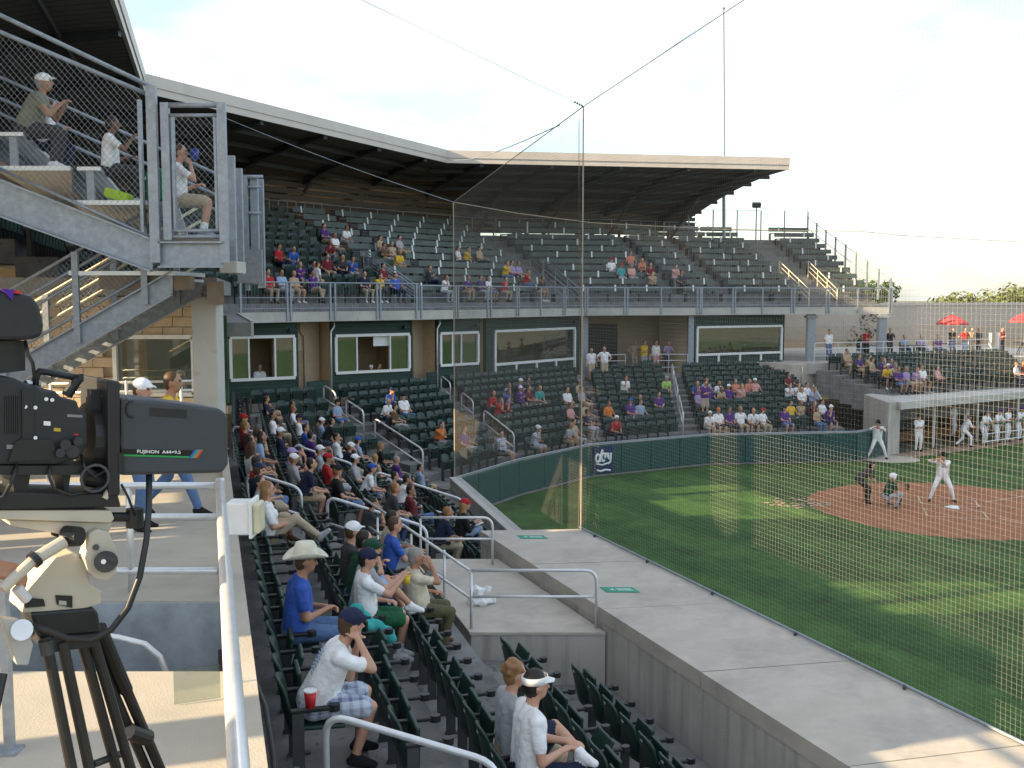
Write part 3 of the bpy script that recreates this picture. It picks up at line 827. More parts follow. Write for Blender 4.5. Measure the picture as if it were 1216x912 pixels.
# upper deck seats: chairs on the left runs, benches on the right runs
UP_CHAIRS = []; UP_SEATS = []
AISLES = {3: [(.0, .36)], 4: [(.0, .05), (.93, 1.)], 5: [(.0, .12), (.93, 1.)], 6: [(.0, .04), (.45, .6)], 7: [(.30, .62)]}
run_lbl = {3: 'beside the chairs with green backs', 4: 'above the wide dark press box', 5: 'above the open concourse bay', 6: 'over the net side press box', 7: 'at the open sunny end'}
ordn = ['lowest', 'second lowest', 'third lowest', 'fourth lowest', 'fifth lowest', 'middle', 'fifth highest', 'fourth highest', 'third highest', 'second highest', 'highest']
for i in range(len(DK) - 1):
    for j in range(NR):
        z = lerp(UZ0, UZ1, j / (NR - 1)); t_ = (j + .72) / NR
        A, B = lerp(DF[i], DB[i], t_), lerp(DF[i + 1], DB[i + 1], t_)
        d = (B - A); L_ = d.length; d.normalize(); f = Vector((d.y, -d.x, 0)); ang = math.atan2(-f.x, f.y)
        if i <= 3:
            Lc = L_ if i < 3 else L_ * .26
            m = int((Lc - .3) / .53)
            for k in range(m):
                p = A + d * (.15 + (k + .5) * (Lc - .3) / m)
                s = dict(pos=Vector((p.x, p.y, z)), ang=ang, block='u%d' % i, row=j)
                UP_CHAIRS.append(s); UP_SEATS.append(s)
        if i >= 3:
            free = []; cur = 0.0
            for (s0, s1) in AISLES[i]:
                if s0 > cur: free.append((cur, s0))
                cur = s1
            if cur < 1: free.append((cur, 1.0))
            for fi, (s0, s1) in enumerate(free):
                a, b_ = A + d * (s0 * L_ + .05), A + d * (s1 * L_ - .05); c = (a + b_) / 2; W = (b_ - a).length
                lb = 'white bracketed bench, %s row %s' % (ordn[j], run_lbl[i]) + ((' before its stairs', ' past its stairs')[fi] if len(free) > 1 else '')
                t = thing('bleacher_bench', (c.x, c.y, z), lb, 'bench', 'bleacher benches of the upper deck', rotz=ang)
                MB().box((0, .18, .42), (W, .30, .05)).build('seat_plank', M_GREENB, t, local=True)
                MB().box((0, -.03, .70), (W, .035, .26), rx=.12).build('backrest', M_GREENB, t, local=True)
                br = MB(); nb = max(1, int(W / 1.7)); st = (.25 if j % 2 else .75)
                for q in range(nb):
                    x = -W / 2 + W * (q + st) / nb
                    br.box((x, .0, .72), (.085, .03, .34), rx=.12)
                br.build('bracket', M_WHITE, t, local=True, kind='stuff')
                lg = MB()
                for q in range(nb + 1):
                    x = -W / 2 + .05 + (W - .1) * q / nb
                    lg.box((x, .1, .2), (.05, .25, .4))
                lg.build('leg', M_DKSTEEL, t, local=True, kind='stuff')
                for k in range(int(W / .55)):
                    p = a + d * ((k + .5) * .55)
                    UP_SEATS.append(dict(pos=Vector((p.x, p.y, z)), ang=ang, block='u%d' % i, row=j))
# stair rails up the deck's aisles
def stair_rail(name_lbl, A, B, za, zb, mat_=M_GALV, grp='stair rails of the upper deck', posts=4, h=.95):
    c = (A + B) / 2; t = thing('stair_rail', (c.x, c.y, min(za, zb)), name_lbl, 'handrail', grp)
    up = Vector((0, 0, 1)); P = [V2(A, za), V2(B, zb)]
    for hh, r in ((h, .026), (h * .72, .018), (h * .42, .018)):
        m = MB(); m.smooth = True; m.tube([P[0] + up * hh, P[1] + up * hh], r, 6); m.build('rail', mat_, t)
    for k in range(posts):
        p = lerp(P[0], P[1], k / (posts - 1)); m = MB(); m.tube([p, p + up * h], .026, 6); m.build('post', mat_, t)
M_RAILW = mat('sunlit_rail_tint', (.66, .60, .44), .5, var=.1)  # warm copy of the rail colour with sunlight painted in
def upt(i, s, tt): return lerp(lerp(DF[i], DF[i + 1], s), lerp(DB[i], DB[i + 1], s), tt)
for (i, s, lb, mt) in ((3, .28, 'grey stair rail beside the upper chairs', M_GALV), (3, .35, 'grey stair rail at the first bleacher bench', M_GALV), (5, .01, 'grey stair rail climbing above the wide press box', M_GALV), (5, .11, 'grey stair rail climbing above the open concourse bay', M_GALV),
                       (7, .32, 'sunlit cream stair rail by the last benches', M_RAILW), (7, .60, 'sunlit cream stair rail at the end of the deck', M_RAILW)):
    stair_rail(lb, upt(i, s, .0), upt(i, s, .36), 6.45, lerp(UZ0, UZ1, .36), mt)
# end fence of the deck on the open side
ef = thing('deck_end_fence', tuple(lerp(DF[-1], DB[-1], .5))[:2] + (6.4,), 'tall posts and rails stepping down the open end of the upper deck', 'fence')
up = Vector((0, 0, 1))
for k in range(9):
    t_ = k / 8; p = lerp(DKf[-1], DB[-1], t_); z = lerp(6.4, UZ1, t_)
    m = MB(); m.box(p + up * (z + .75), (.09, .09, 1.7)); m.build('post', M_GALV, ef)
for hh in (1.5, .8):
    m = MB(); m.tube([DKf[-1] + up * (6.4 + hh), DB[-1] + up * (UZ1 + hh)], .02, 6); m.build('rail', M_GALV, ef)
bf = thing('deck_back_fence', (16, 66, UZ1), 'thin wire fence along the top of the uncovered benches', 'fence')
for k in range(7):
    p = lerp(lerp(DB[-3], DB[-2], .6), DB[-1], k / 6); m = MB(); m.box(p + up * (UZ1 + .9), (.07, .07, 2.0)); m.build('post', M_GALV, bf)
a, b_ = lerp(DB[-3], DB[-2], .6), DB[-1]
for hh in (.65, 1.9):
    m = MB(); m.tube([a + up * (UZ1 + hh), b_ + up * (UZ1 + hh)], .03 if hh < 1 else .015, 6); m.build('rail', M_GALV, bf)
fl = thing('deck_floodlight', tuple(lerp(DB[-2], DB[-1], .55))[:2] + (UZ1,), 'small floodlight on a thin post above the uncovered benches', 'floodlight')
p = lerp(DB[-2], DB[-1], .55) + Vector((-.1, .25, 0))
m = MB(); m.tube([p + up * UZ1, p + up * (UZ1 + 2.2)], .045, 6); m.build('post', M_GALV, fl)
m = MB(); m.bbox(p + up * (UZ1 + 2.3), (.55, .3, .32), .04, rx=.4); m.build('lamp_head', M_DKSTEEL, fl)

# ---------------------------------------------------------------- grandstand roof
RF = [Vector((-4.6, 8.0, 0)), Vector((-12.71, 35.46, 0)), Vector((-3.44, 53.77, 0)), Vector((15.3, 56.69, 0))]
ZT, ZB = 14.62, 13.98
rt = thing('grandstand_roof', (-3.4, 56, ZB), 'long cantilevered grandstand roof with pale fascia and dark soffit', 'roof')
def profile(o): return ZB - 2.75 * (o / 10.5) ** 1.6
OS = [.02, 1.5, 3, 4.5, 6, 7.5, 9, 10.5]
lines = [offs(RF, o) for o in OS]
lines = [[p + (Vector((-.30 * o, 0, 0)) if i == 3 else Vector()) for i, p in enumerate(l)] for o, l in zip(OS, lines)]
topb = offs(RF, 10.5)
us = MB(); tp = MB()
for i in range(3):
    for k in range(len(OS) - 1):
        a, b_, c_, d_ = lines[k][i], lines[k][i + 1], lines[k + 1][i + 1], lines[k + 1][i]
        us.quad(V2(a, profile(OS[k])), V2(d_, profile(OS[k + 1])), V2(c_, profile(OS[k + 1])), V2(b_, profile(OS[k])))
    a, b_, c_, d_ = RF[i], RF[i + 1], topb[i + 1], topb[i]
    tp.quad(V2(a, ZT - .01), V2(b_, ZT - .01), V2(c_, ZT + .4), V2(d_, ZT + .4))
    tp.quad(V2(d_, ZT + .4), V2(c_, ZT + .4), V2(lines[-1][i + 1], profile(10.5)), V2(lines[-1][i], profile(10.5)))
us.build('soffit', M_SOFFIT, rt)
e = MB()
for i_, rev in ((3, 0), (0, 1)):
    ps = [V2(RF[i_], ZT - .01)] + [V2(lines[k][i_], profile(OS[k])) for k in range(len(OS))] + [V2(topb[i_], ZT + .4)]
    e.add(ps, [tuple(range(len(ps))) if rev else tuple(range(len(ps) - 1, -1, -1))])
e.build('end_panel', M_FASC, rt)
tp.build('roof_sheet', M_FASC, rt)
fo, fi_ = offs(RF, -.12), offs(RF, 0)
for (za, zb_, nm, of) in ((ZB + .24, ZT, 'fascia_upper', -.14), (ZB - .02, ZB + .238, 'fascia_lower', -.10)):
    fo = offs(RF, of)
    for i in range(3):
        MB().prism([(fo[i].x, fo[i].y), (fo[i + 1].x, fo[i + 1].y), (fi_[i + 1].x, fi_[i + 1].y), (fi_[i].x, fi_[i].y)], za, zb_).build(nm, M_FASC, rt)
# steel frames: radial girders that follow the soffit, and purlins
M_BEAM = mat('painted_beam', (.035, .038, .04), .6, var=.15)
for i, cnt in ((0, 5), (1, 5), (2, 5)):
    for k in range(cnt):
        s = (k + .5) / cnt
        g = MB()
        for q in range(len(OS) - 1):
            a, b_ = lerp(lines[q][i], lines[q][i + 1], s), lerp(lines[q + 1][i], lines[q + 1][i + 1], s)
            z0, z1 = profile(OS[q]), profile(OS[q + 1]); d = (b_ - a).normalized(); w = Vector((-d.y, d.x, 0)) * .11
            hgt0, hgt1 = .18 + .05 * q, .18 + .05 * (q + 1)
            g.add([V2(a + w, z0), V2(a - w, z0), V2(b_ - w, z1), V2(b_ + w, z1), V2(a + w, z0 - hgt0), V2(a - w, z0 - hgt0), V2(b_ - w, z1 - hgt1), V2(b_ + w, z1 - hgt1)],
                  [(0, 4, 7, 3), (1, 2, 6, 5), (4, 5, 6, 7), (0, 1, 5, 4), (3, 7, 6, 2)])
        g.build('girder', M_BEAM, rt)
        # rear column and knee brace
        c = lerp(lines[6][i], lines[6][i + 1], s); zc = profile(OS[6])
        cm = MB(); cm.box(c + up * ((zc + 6) / 2), (.3, .3, zc - 6)); cm.build('column', M_BEAM, rt)
        e_ = lerp(lines[3][i], lines[3][i + 1], s)
        cm = MB(); cm.bar(V2(c, zc - 2.6), V2(e_, profile(OS[3]) - .1), .10, 6); cm.build('knee_brace', mat('brown_brace', (.09, .075, .065), .6), rt)
for q in range(1, len(OS) - 1):
    for i in range(3):
        a, b_ = lines[q][i], lines[q][i + 1]; z = profile(OS[q]) - .13
        m = MB(); m.box(V2(lerp(a, b_, .5), z), ((b_ - a).length, .09, .2), rz=math.atan2((b_ - a).y, (b_ - a).x)); m.build('purlin', M_BEAM, rt)
# slatted rear screen above the top row, with a guard rail before it
sc = offs(DK, 11.3)
ss = thing('rear_screen', (sc[4].x, sc[4].y, UZ1), 'brown slatted screen behind the top row under the roof', 'screen')
for i in range(1, 7):
    a, b_ = sc[i], sc[i + 1]
    for k in range(8):
        z = UZ1 + .35 + k * .33
        m = MB(); m.box(V2(lerp(a, b_, .5), z), ((b_ - a).length, .06, .24), rz=math.atan2((b_ - a).y, (b_ - a).x)); m.build('slat', mat('brown_slat', (.085, .068, .055), .7), ss)
    a, b_ = lerp(DB[i], sc[i], .1), lerp(DB[i + 1], sc[i + 1], .1)
    m = MB(); m.tube([V2(a, UZ1 + 1.1), V2(b_, UZ1 + 1.1)], .025, 6); m.build('guard_rail', M_GALV, ss)
    for k in range(6):
        p = lerp(a, b_, k / 6); m = MB(); m.tube([V2(p, UZ1), V2(p, UZ1 + 1.1)], .025, 5); m.build('guard_post', M_GALV, ss)
# open end under the deck on the right: columns and a tan wall far behind
for k, (u, lb) in enumerate(((962, 'grey steel column under the deck beside the last press box'), (1046, 'grey steel column under the open end of the deck'))):
    c = D(u, 420, 55.2); m = MB(); m.box((c.x, c.y, 4.5), (.42, .42, 3.1)); m.box((c.x, c.y, 3.05), (.6, .6, .25)); m.box((c.x, c.y, 5.9), (.6, .6, .14))
    m.build('deck_column', M_GALV, label=lb, cat='column')

# ---------------------------------------------------------------- far dugout, patio, boundary wall
fd = thing('far_dugout', (21, 49, 0), 'long open dugout with pale roof slab and dark interior across the field', 'dugout')
f0, f1 = Vector((17.2, 45.0, 0)), Vector((31.0, 53.6, 0)); d = (f1 - f0).normalized(); n = Vector((d.y, -d.x, 0))
Q = lambda s, o: f0 + d * s - n * o
MB().prism([tuple(x)[:2] for x in (Q(-.4, -.55), Q(16, -.55), Q(16, 2.9), Q(1.6, 2.9))], 2.02, 2.34).build('roof_slab', M_CONCL, fd)
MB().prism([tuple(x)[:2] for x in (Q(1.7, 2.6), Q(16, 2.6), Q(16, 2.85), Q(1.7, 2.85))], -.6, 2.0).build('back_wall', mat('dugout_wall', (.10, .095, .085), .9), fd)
MB().prism([tuple(x)[:2] for x in (Q(-.9, -.3), Q(-.1, -.3), Q(1.9, 2.8), Q(1.3, 2.8))], 0, 2.338).build('end_block', M_CONCW, fd)
MB().prism([tuple(x)[:2] for x in (Q(.2, 2.05), Q(15, 2.05), Q(15, 2.5), Q(.2, 2.5))], .0, .48).build('players_bench', mat('bench_wood', (.22, .12, .06), .7), fd)
for s in (2.9, 6.2, 9.5, 12.8):
    m = MB(); p = Q(s, .1); m.tube([V2(p, 0), V2(p, 2.0)], .06, 8); m.build('post', M_RAIL, fd)
gr = thing('dugout_rail', tuple(Q(9, .0))[:2] + (0,), 'padded guard rail where white uniformed players lean at the far dugout', 'railing')
for zz, r in ((1.05, .05), (.6, .025), (.25, .025)):
    m = MB(); m.tube([V2(Q(5.0, -1.1), zz), V2(Q(15, -1.1), zz)], r, 6); m.build('rail', M_PAD if zz > 1 else M_RAIL, gr)
for k in range(7):
    p = Q(5.0 + k * 1.65, -1.1); m = MB(); m.tube([V2(p, 0), V2(p, 1.05)], .03, 6); m.build('post', M_RAIL, gr)
# pieces of kit hanging on the dugout's back wall
for k, s in enumerate((1.4, 3.1, 5.3, 7.4)):
    p = Q(s, 2.52); m = MB(); m.bbox((p.x, p.y, 1.45), (.55, .10, .5), .03, rz=math.atan2(d.y, d.x))
    m.build('hanging_jersey', mat('pale_cloth', (.55, .56, .58), .9), label='pale kit hanging on the far dugout back wall', cat='jersey', group='kit hanging in the far dugout')

# patio terrace above the benches at right
pt = thing('patio_terrace', (22, 58, 0), 'raised patio terrace with pale edge and white railing behind the far dugout', 'terrace')
p0, p1 = Vector((15.48, 52.2, 0)), Vector((29.5, 58.2, 0)); d = (p1 - p0).normalized(); n = Vector((d.y, -d.x, 0))
Qp = lambda s, o: p0 + d * s - n * o
MB().prism([tuple(x)[:2] for x in (Qp(-1, .25), Qp(24, .25), Qp(24, 14), Qp(-6, 14))], 2.0, 3.5).build('terrace_floor', M_CONC, pt)
MB().prism([tuple(x)[:2] for x in (Qp(.0, .0), Qp(14.3, .0), Qp(14.3, .24), Qp(.0, .24))], 3.0, 3.54).build('edge_beam', M_CONCL, pt)
for zz in (4.58, 4.25, 3.9):
    m = MB(); m.tube([V2(Qp(.3, .12), zz), V2(Qp(12.6, .12), zz)], .025, 6); m.build('rail', M_RAIL, pt)
for k in range(9):
    p = Qp(.3 + 12.3 * k / 8, .12); m = MB(); m.tube([V2(p, 3.5), V2(p, 4.58)], .03, 6); m.build('post', M_RAIL, pt)
for s in (12.7, 13.3):
    p = Qp(s, .12); m = MB(); m.box(V2(p, 4.2), (.14, .14, 1.5)); m.build('gate_post', M_WHITE, pt)
bw = thing('boundary_wall', (30, 74, 0), 'long pale tan wall behind the patio with a horizontal band', 'wall')
b0, b1 = Vector((14, 70, 0)), Vector((52, 78, 0)); d = (b1 - b0).normalized(); n = Vector((d.y, -d.x, 0)); ang = math.atan2(d.y, d.x); Lb = (b1 - b0).length
for (z0, z1, o, mm) in ((0, 3.9, 0, M_TAN), (3.902, 4.9, .02, mat('wall_pale', (.47, .40, .34), .9, var=.06)), (4.902, 6.35, .0, mat('wall_cream', (.50, .44, .39), .9, var=.06)), (6.352, 6.55, .06, M_FASC)):
    for k in range(8):
        p, q = lerp(b0, b1, k / 8), lerp(b0, b1, (k + 1) / 8)
        MB().box(V2(lerp(p, q, .5), (z0 + z1) / 2) + n * o, (Lb / 8 - .012, .3, z1 - z0), rz=ang).build('wall_panel', mm, bw)

def umbrella(u, v, y, lb):
    top = D(u, v, y); t = thing('patio_umbrella', (top.x, top.y, 3.5), lb, 'umbrella', 'red umbrellas on the patio')
    m = MB(); m.tube([(top.x, top.y, 3.5), (top.x, top.y, top.z + .05)], .03, 6); m.build('pole', M_RAIL, t)
    R_ = .95
    for k in range(8):
        a0, a1 = 2 * math.pi * k / 8, 2 * math.pi * (k + 1) / 8
        pts = [Vector((top.x, top.y, top.z))]
        def rim(a, r, dz): return Vector((top.x + r * math.cos(a), top.y + r * math.sin(a), top.z - dz))
        m = MB()
        A, B, Mid = rim(a0, R_, .52), rim(a1, R_, .52), rim((a0 + a1) / 2, R_ * .93, .50)
        A2, B2 = rim(a0, R_ * .5, .2), rim(a1, R_ * .5, .2)
        m.add([pts[0], A2, B2, A, Mid, B], [(0, 1, 2), (1, 3, 4), (1, 4, 2), (2, 4, 5)])
        m.add([A, Mid, B, B - up * .12, Mid - up * .12, A - up * .12], [(0, 5, 4, 1), (1, 4, 3, 2)])
        m.build('canopy_panel', M_RED, t)
    m = MB(); m.ell((top.x, top.y, top.z + .05), (.05, .05, .06), 8, 6); m.build('finial', M_WHITE, t)
    # its round table
    tb = thing('patio_table', (top.x + .1, top.y - .1, 3.5), 'round dark patio table under the ' + lb, 'table', 'patio tables')
    m = MB(); m.prism([(top.x + .6 * math.cos(a), top.y + .6 * math.sin(a)) for a in [2 * math.pi * i / 20 for i in range(20)]], 4.2, 4.24); m.build('table_top', M_DKSTEEL, tb)
    for k in range(4):
        a = k * math.pi / 2 + .5; m = MB(); m.bar((top.x + .5 * math.cos(a), top.y + .5 * math.sin(a), 3.5), (top.x + .15 * math.cos(a), top.y + .15 * math.sin(a), 4.2), .025, 6); m.build('leg', M_DKSTEEL, tb)
umbrella(1131, 373, 60, 'red patio umbrella beside the group at the railing')
umbrella(1218, 370.5, 61, 'red patio umbrella at the far end of the patio')
for k, (u, lb) in enumerate(((1030, 'dark patio table beside the deck column'), (1085, 'dark patio table between the column and the umbrella'))):
    c = D(u, 420, 57.5)
    tb = thing('patio_table', (c.x, c.y, 3.5), lb, 'table', 'patio tables')
    m = MB(); m.prism([(c.x + .65 * math.cos(a), c.y + .65 * math.sin(a)) for a in [2 * math.pi * i / 20 for i in range(20)]], 4.2, 4.24); m.build('table_top', M_DKSTEEL, tb)
    m = MB(); m.tube([(c.x, c.y, 3.5), (c.x, c.y, 4.2)], .05, 6); m.build('leg', M_DKSTEEL, tb)
# ---------------------------------------------------------------- stadium seats
def seat_meshes():
    W = .43
    bk = MB(); bk.smooth = True
    # curved, slightly reclined back with a rounded top
    nx, nz = 7, 6; fr, bkv = [], []
    for s in (0, 1):
        for j in range(nz):
            v = j / (nz - 1); z = .36 + .50 * v
            for i in range(nx):
                x = -1 + 2 * i / (nx - 1)
                wd = W / 2 * (1 - .10 * v ** 3) * (1 if j < nz - 1 else .90)
                zz = z - (.045 * abs(x) ** 3 if v > .8 else 0)
                y = -.02 - .11 * v + .045 * x * x + (.0 if s == 0 else -.028)
                bk.v.append((x * wd, y, zz))
    o = nx * nz
    fs = []
    for j in range(nz - 1):
        for i in range(nx - 1):
            a = j * nx + i
            fs.append((a, a + nx, a + nx + 1, a + 1)); fs.append((o + a, o + a + 1, o + a + nx + 1, o + a + nx))
    for i in range(nx - 1):
        fs.append((i, i + 1, o + i + 1, o + i)); t = (nz - 1) * nx + i; fs.append((t, o + t, o + t + 1, t + 1))
    for j in range(nz - 1):
        a = j * nx; fs.append((a, o + a, o + a + nx, a + nx)); b = a + nx - 1; fs.append((b, b + nx, o + b + nx, o + b))
    bk.f = fs; bk.m = [0] * len(fs)
    up_ = MB(); up_.bbox((0, .075, .55), (.40, .045, .38), .018, rx=-.12)          # pan tipped up
    dn = MB(); dn.bbox((0, .22, .43), (.43, .42, .045), .018, rx=-.05)              # pan let down
    ar = MB(); ar.bbox((0, .13, .615), (.05, .36, .04), .012)
    n = 10; cu = MB()
    cu.prism([(.042 * math.cos(2 * math.pi * i / n), .33 + .05 * math.sin(2 * math.pi * i / n)) for i in range(n)], .585, .645)
    st = MB(); st.box((0, .02, .30), (.035, .10, .60)); st.box((0, .06, .012), (.06, .2, .024))
    return bk, up_, dn, ar, st, cu
_bk, _up, _dn, _ar, _st, _cu = seat_meshes()
_np = MB(); _np.smooth = True; _np.ell((0, -.139, .79), (.034, .010, .024), 10, 6); ME_NP = _np.mesh('number_plate', mat('plate_grey', (.42, .44, .44), .35))
ME_CU = _cu.mesh('cup_holder', M_BLACK)
ME_BK = _bk.mesh('backrest', M_GREEN); ME_UP = _up.mesh('seat_pan', M_GREEN); ME_DN = _dn.mesh('seat_pan', M_GREEN)
ME_UPS = [ME_UP]
for _a in (-.02, -.3, -.55):
    _m = MB(); _m.bbox((0, .075 + .10 * -(_a + .02), .55 - .05 * abs(_a)), (.40, .045, .38), .018, rx=_a); ME_UPS.append(_m.mesh('seat_pan', M_GREEN))
ME_AR = _ar.mesh('armrest', M_BLACK); ME_ST = _st.mesh('stanchion', M_DKSTEEL)

def make_seat(s, label, group):
    t = thing('stadium_seat', tuple(s['pos']), label, 'seat', group, rotz=s['ang'] + RNG.uniform(-.025, .025))
    for nm, me, off in (('backrest', ME_BK, (0, 0, 0)), ('seat_pan', ME_DN if s.get('occ') else RNG.choice(ME_UPS), (0, 0, 0)), ('armrest', ME_AR, (.247, 0, 0)), ('stanchion', ME_ST, (.247, 0, 0))):
        o = bpy.data.objects.new(nm, me); C.objects.link(o); o.parent = t; o.location = off
        if nm == 'armrest':
            q = bpy.data.objects.new('cup_holder', ME_CU); C.objects.link(q); q.parent = o
        if nm == 'backrest':
            q = bpy.data.objects.new('number_plate', ME_NP); C.objects.link(q); q.parent = o
    return t

def seat_mass(name, seats, label):
    """the seats past the first 300, one object"""
    simp = MB()
    W = .23
    # back (front and rear faces), pan, armrest
    simp.add([(-W, -.02, .38), (W, -.02, .38), (W * .92, -.13, .84), (-W * .92, -.13, .84), (0, -.155, .86), (0, -.06, .38)], [(0, 5, 4, 3), (5, 1, 2, 4)])
    simp.add([(-W, -.045, .38), (W, -.045, .38), (W * .92, -.155, .84), (-W * .92, -.155, .84)], [(1, 0, 3, 2)])
    simp.add([(-W * .92, -.13, .84), (0, -.155, .86), (W * .92, -.13, .84), (W * .92, -.155, .84), (-W * .92, -.155, .84)], [(0, 4, 3, 2, 1)])
    simp.box((0, .07, .55), (.42, .04, .38), rx=-.12)
    nb = len(simp.v)
    simp.mi = 1; simp.box((.265, .14, .615), (.05, .40, .04)); simp.box((.265, .02, .3), (.03, .08, .6))
    base = np.array(simp.v); allv = []; allf = []; allm = []
    for k, s in enumerate(seats):
        c, sn = math.cos(s['ang']), math.sin(s['ang'])
        R_ = np.array([[c, -sn, 0], [sn, c, 0], [0, 0, 1]])
        allv.append(base @ R_.T + np.array(s['pos']))
        allf.extend([tuple(i + k * len(base) for i in f) for f in simp.f]); allm.extend(simp.m)
    me = bpy.data.meshes.new(name); me.from_pydata(np.concatenate(allv).tolist(), [], allf)
    me.materials.append(M_GREEN); me.materials.append(M_BLACK)
    me.polygons.foreach_set('material_index', allm)
    o = bpy.data.objects.new(name, me); C.objects.link(o)
    return tag(o, label, 'seats', kind='stuff')

# ---------------------------------------------------------------- aisle handrails of the lower bowl
def aisle_rail(K, F, zt, zb, t0, t1, lb, h=.92):
    K, F = Vector((K[0], K[1], 0)), Vector((F[0], F[1], 0)); up = Vector((0, 0, 1))
    a, b_ = V2(lerp(K, F, t0), lerp(zt, zb, t0)), V2(lerp(K, F, t1), lerp(zt, zb, t1))
    t = thing('aisle_handrail', tuple(a), lb, 'handrail', 'aisle handrails of the lower bowl')
    A, B = a + up * h, b_ + up * h; d = (B - A).normalized(); r = .2
    pts = [a] + bend(A - up * r, A + d * r, A) + bend(B - d * r, B - up * r, B) + [b_ - up * .12]
    m = MB(); m.smooth = True; m.tube(pts, .031, 8); m.build('hoop', M_RAIL, t)
    m = MB(); m.smooth = True; m.tube([a + up * h * .45, b_ + up * h * .45], .025, 8); m.build('mid_rail', M_RAIL, t)
    for p, nm in ((a, 'foot_plate'), (b_ - up * .1, 'foot_plate')):
        m = MB(); m.box(p + up * .012, (.12, .12, .02)); m.build(nm, M_GALV, t)
AL = [
 (NP(.42, 7.8), NP(5.2, 7.8), 2.9, 1.45, [(.09, .38, 'behind the man with the red cup'), (.60, .95, 'beside the boys near the dugout wall')]),
 (NP(.42, 18.9), NP(5.2, 18.3), 2.85, 1.45, [(.05, .26, 'behind the woman with khaki trousers'), (.36, .74, 'beside the man in the tan uniform shirt')]),
 (NP(.42, 25.6), NP(6.72, 24.6), 2.85, .9, [(.02, .14, 'at the concourse edge before the corner'), (.28, .50, 'in the middle of the corner section'), (.58, .92, 'by the bare concrete field wall')]),
 ((-7.3, 38.6), (-2.3, 31.7), 2.75, .9, [(.02, .14, 'below the first tan doorway'), (.24, .40, 'halfway down from the first tan doorway'), (.5, .88, 'by the start of the padded wall')]),
 ((-3.1, 43.2), (.35, 36.3), 2.75, .9, [(.02, .15, 'below the second tan doorway'), (.30, .45, 'halfway down from the second tan doorway'), (.58, .92, 'at the bend of the padded wall')]),
 ((8.2, 51.8), (7.3, 42.5), 2.75, .9, [(.04, .2, 'at the top of the aisle below the concourse bay'), (.30, .52, 'halfway below the concourse bay'), (.62, .92, 'at the foot of the aisle below the concourse bay')]),
 ((15.3, 54.2), (13.9, 43.6), 2.75, .9, [(.05, .2, 'below the last deck column'), (.5, .75, 'beside the far dugout end block')]),
]
for K, F, zt, zb, lst in AL:
    for t0, t1, lb in lst:
        aisle_rail(K, F, zt, zb, t0, t1, 'steel tube aisle handrail ' + lb)
p0, p1 = D(1123, 467, 50.5), D(1205, 467, 52)
aisle_rail((21.5, 51.2), (23.6, 52.3), 2.45, 2.45, 0, 1, 'steel tube handrail above the far dugout roof', h=.85)

# gate panels at the top of the aisles (dark sheet beside the doorways)
for k, (c, lb) in enumerate((((-7.5, 38.9), 'dark steel side panel at the first tan doorway'), ((-3.3, 43.5), 'dark steel side panel at the second tan doorway'), ((6.9, 51.5), 'dark steel side panel at the concourse bay'))):
    m = MB(); m.box((c[0], c[1], 3.25), (.06, 1.0, 1.0), rz=-.75)
    m.build('side_panel', M_SIDING, label=lb, cat='panel')

# ---------------------------------------------------------------- backstop net, ropes, mast
def net_panel(a, b, z0, za, zb, sp, r, m, sag=.0):
    """hanging net between plan points a and b: twines in two directions, top edge from za to zb"""
    a, b = Vector(a), Vector(b); L_ = (b - a).length; mb = MB(); n = int(L_ / sp); d = (b - a) / L_
    nn = Vector((-d.y, d.x, 0))
    for k in range(n + 1):
        t = k / n; p = lerp(a, b, t); zt = lerp(za, zb, t) - sag * math.sin(math.pi * t)
        zm = (z0 + zt) / 2; bow = nn * (.10 * math.sin(math.pi * t))
        mb.bar(V2(p, z0), V2(p + bow, zm), r, 3, caps=False); mb.bar(V2(p + bow, zm), V2(p, zt), r, 3, caps=False)
    zt_max = max(za, zb); k = int((zt_max - z0) / sp)
    for q in range(1, k + 1):
        z = z0 + q * sp
        # horizontal twine, clipped where the top edge slopes
        t0, t1 = 0.0, 1.0
        if za < z <= zb: t0 = (z - za) / (zb - za)
        elif zb < z <= za: t1 = (za - z) / (za - zb)
        elif z > zt_max: continue
        pts = []
        fz = (z - z0) / (zt_max - z0)
        for s in range(9):
            t = lerp(t0, t1, s / 8); pts.append(V2(lerp(a, b, t) + nn * (.10 * math.sin(math.pi * t) * math.sin(math.pi * fz)), z))
        for s in range(8): mb.bar(pts[s], pts[s + 1], r, 3, caps=False)
    return mb
NZ = 10.55
nt = thing('backstop_net', (1.34, 19.32, 2.5), 'tall fine mesh backstop net hung from the dugout roof edge round home plate', 'net')
NA = Vector((8.0, 2.7, 0)); NB = WALL[0]; NC = WALL[1]
net_panel(NA, NB, DZ + .04, 12.6, NZ, .062, .00075, M_NET).build('near_mesh', M_NET, nt, kind='stuff')
net_panel(NB, NC, 1.3, NZ, 9.9, .06, .0013, M_NET).build('corner_mesh', M_NETD, nt, kind='stuff')
npl = [NC, WALL[2], WALL[3], WALL[4], WALL[5], WALL[6] + Vector((-.2, -.3, 0)), Vector((27.6, 51.0, 0)), Vector((40, 58, 0))]
for i in range(len(npl) - 1):
    net_panel(npl[i], npl[i + 1], 1.3 if i < 4 else 2.3, 9.9 - .05 * i, 9.85 - .05 * i, .10, .0015, M_NETD).build('backstop_mesh', M_NETD, nt, kind='stuff')
    m = MB(); m.tube([V2(npl[i], 9.9 - .05 * i), V2(npl[i + 1], 9.85 - .05 * i)], .014, 5); m.build('top_rope', M_ROPE, nt)
m = MB(); m.tube([V2(NB, NZ), V2(NC, 9.9)], .010, 6); m.build('top_rope', M_ROPE, nt)
m = MB(); m.tube([V2(NB, NZ), V2(NA, 12.6)], .007, 6); m.build('top_rope', M_ROPE, nt)
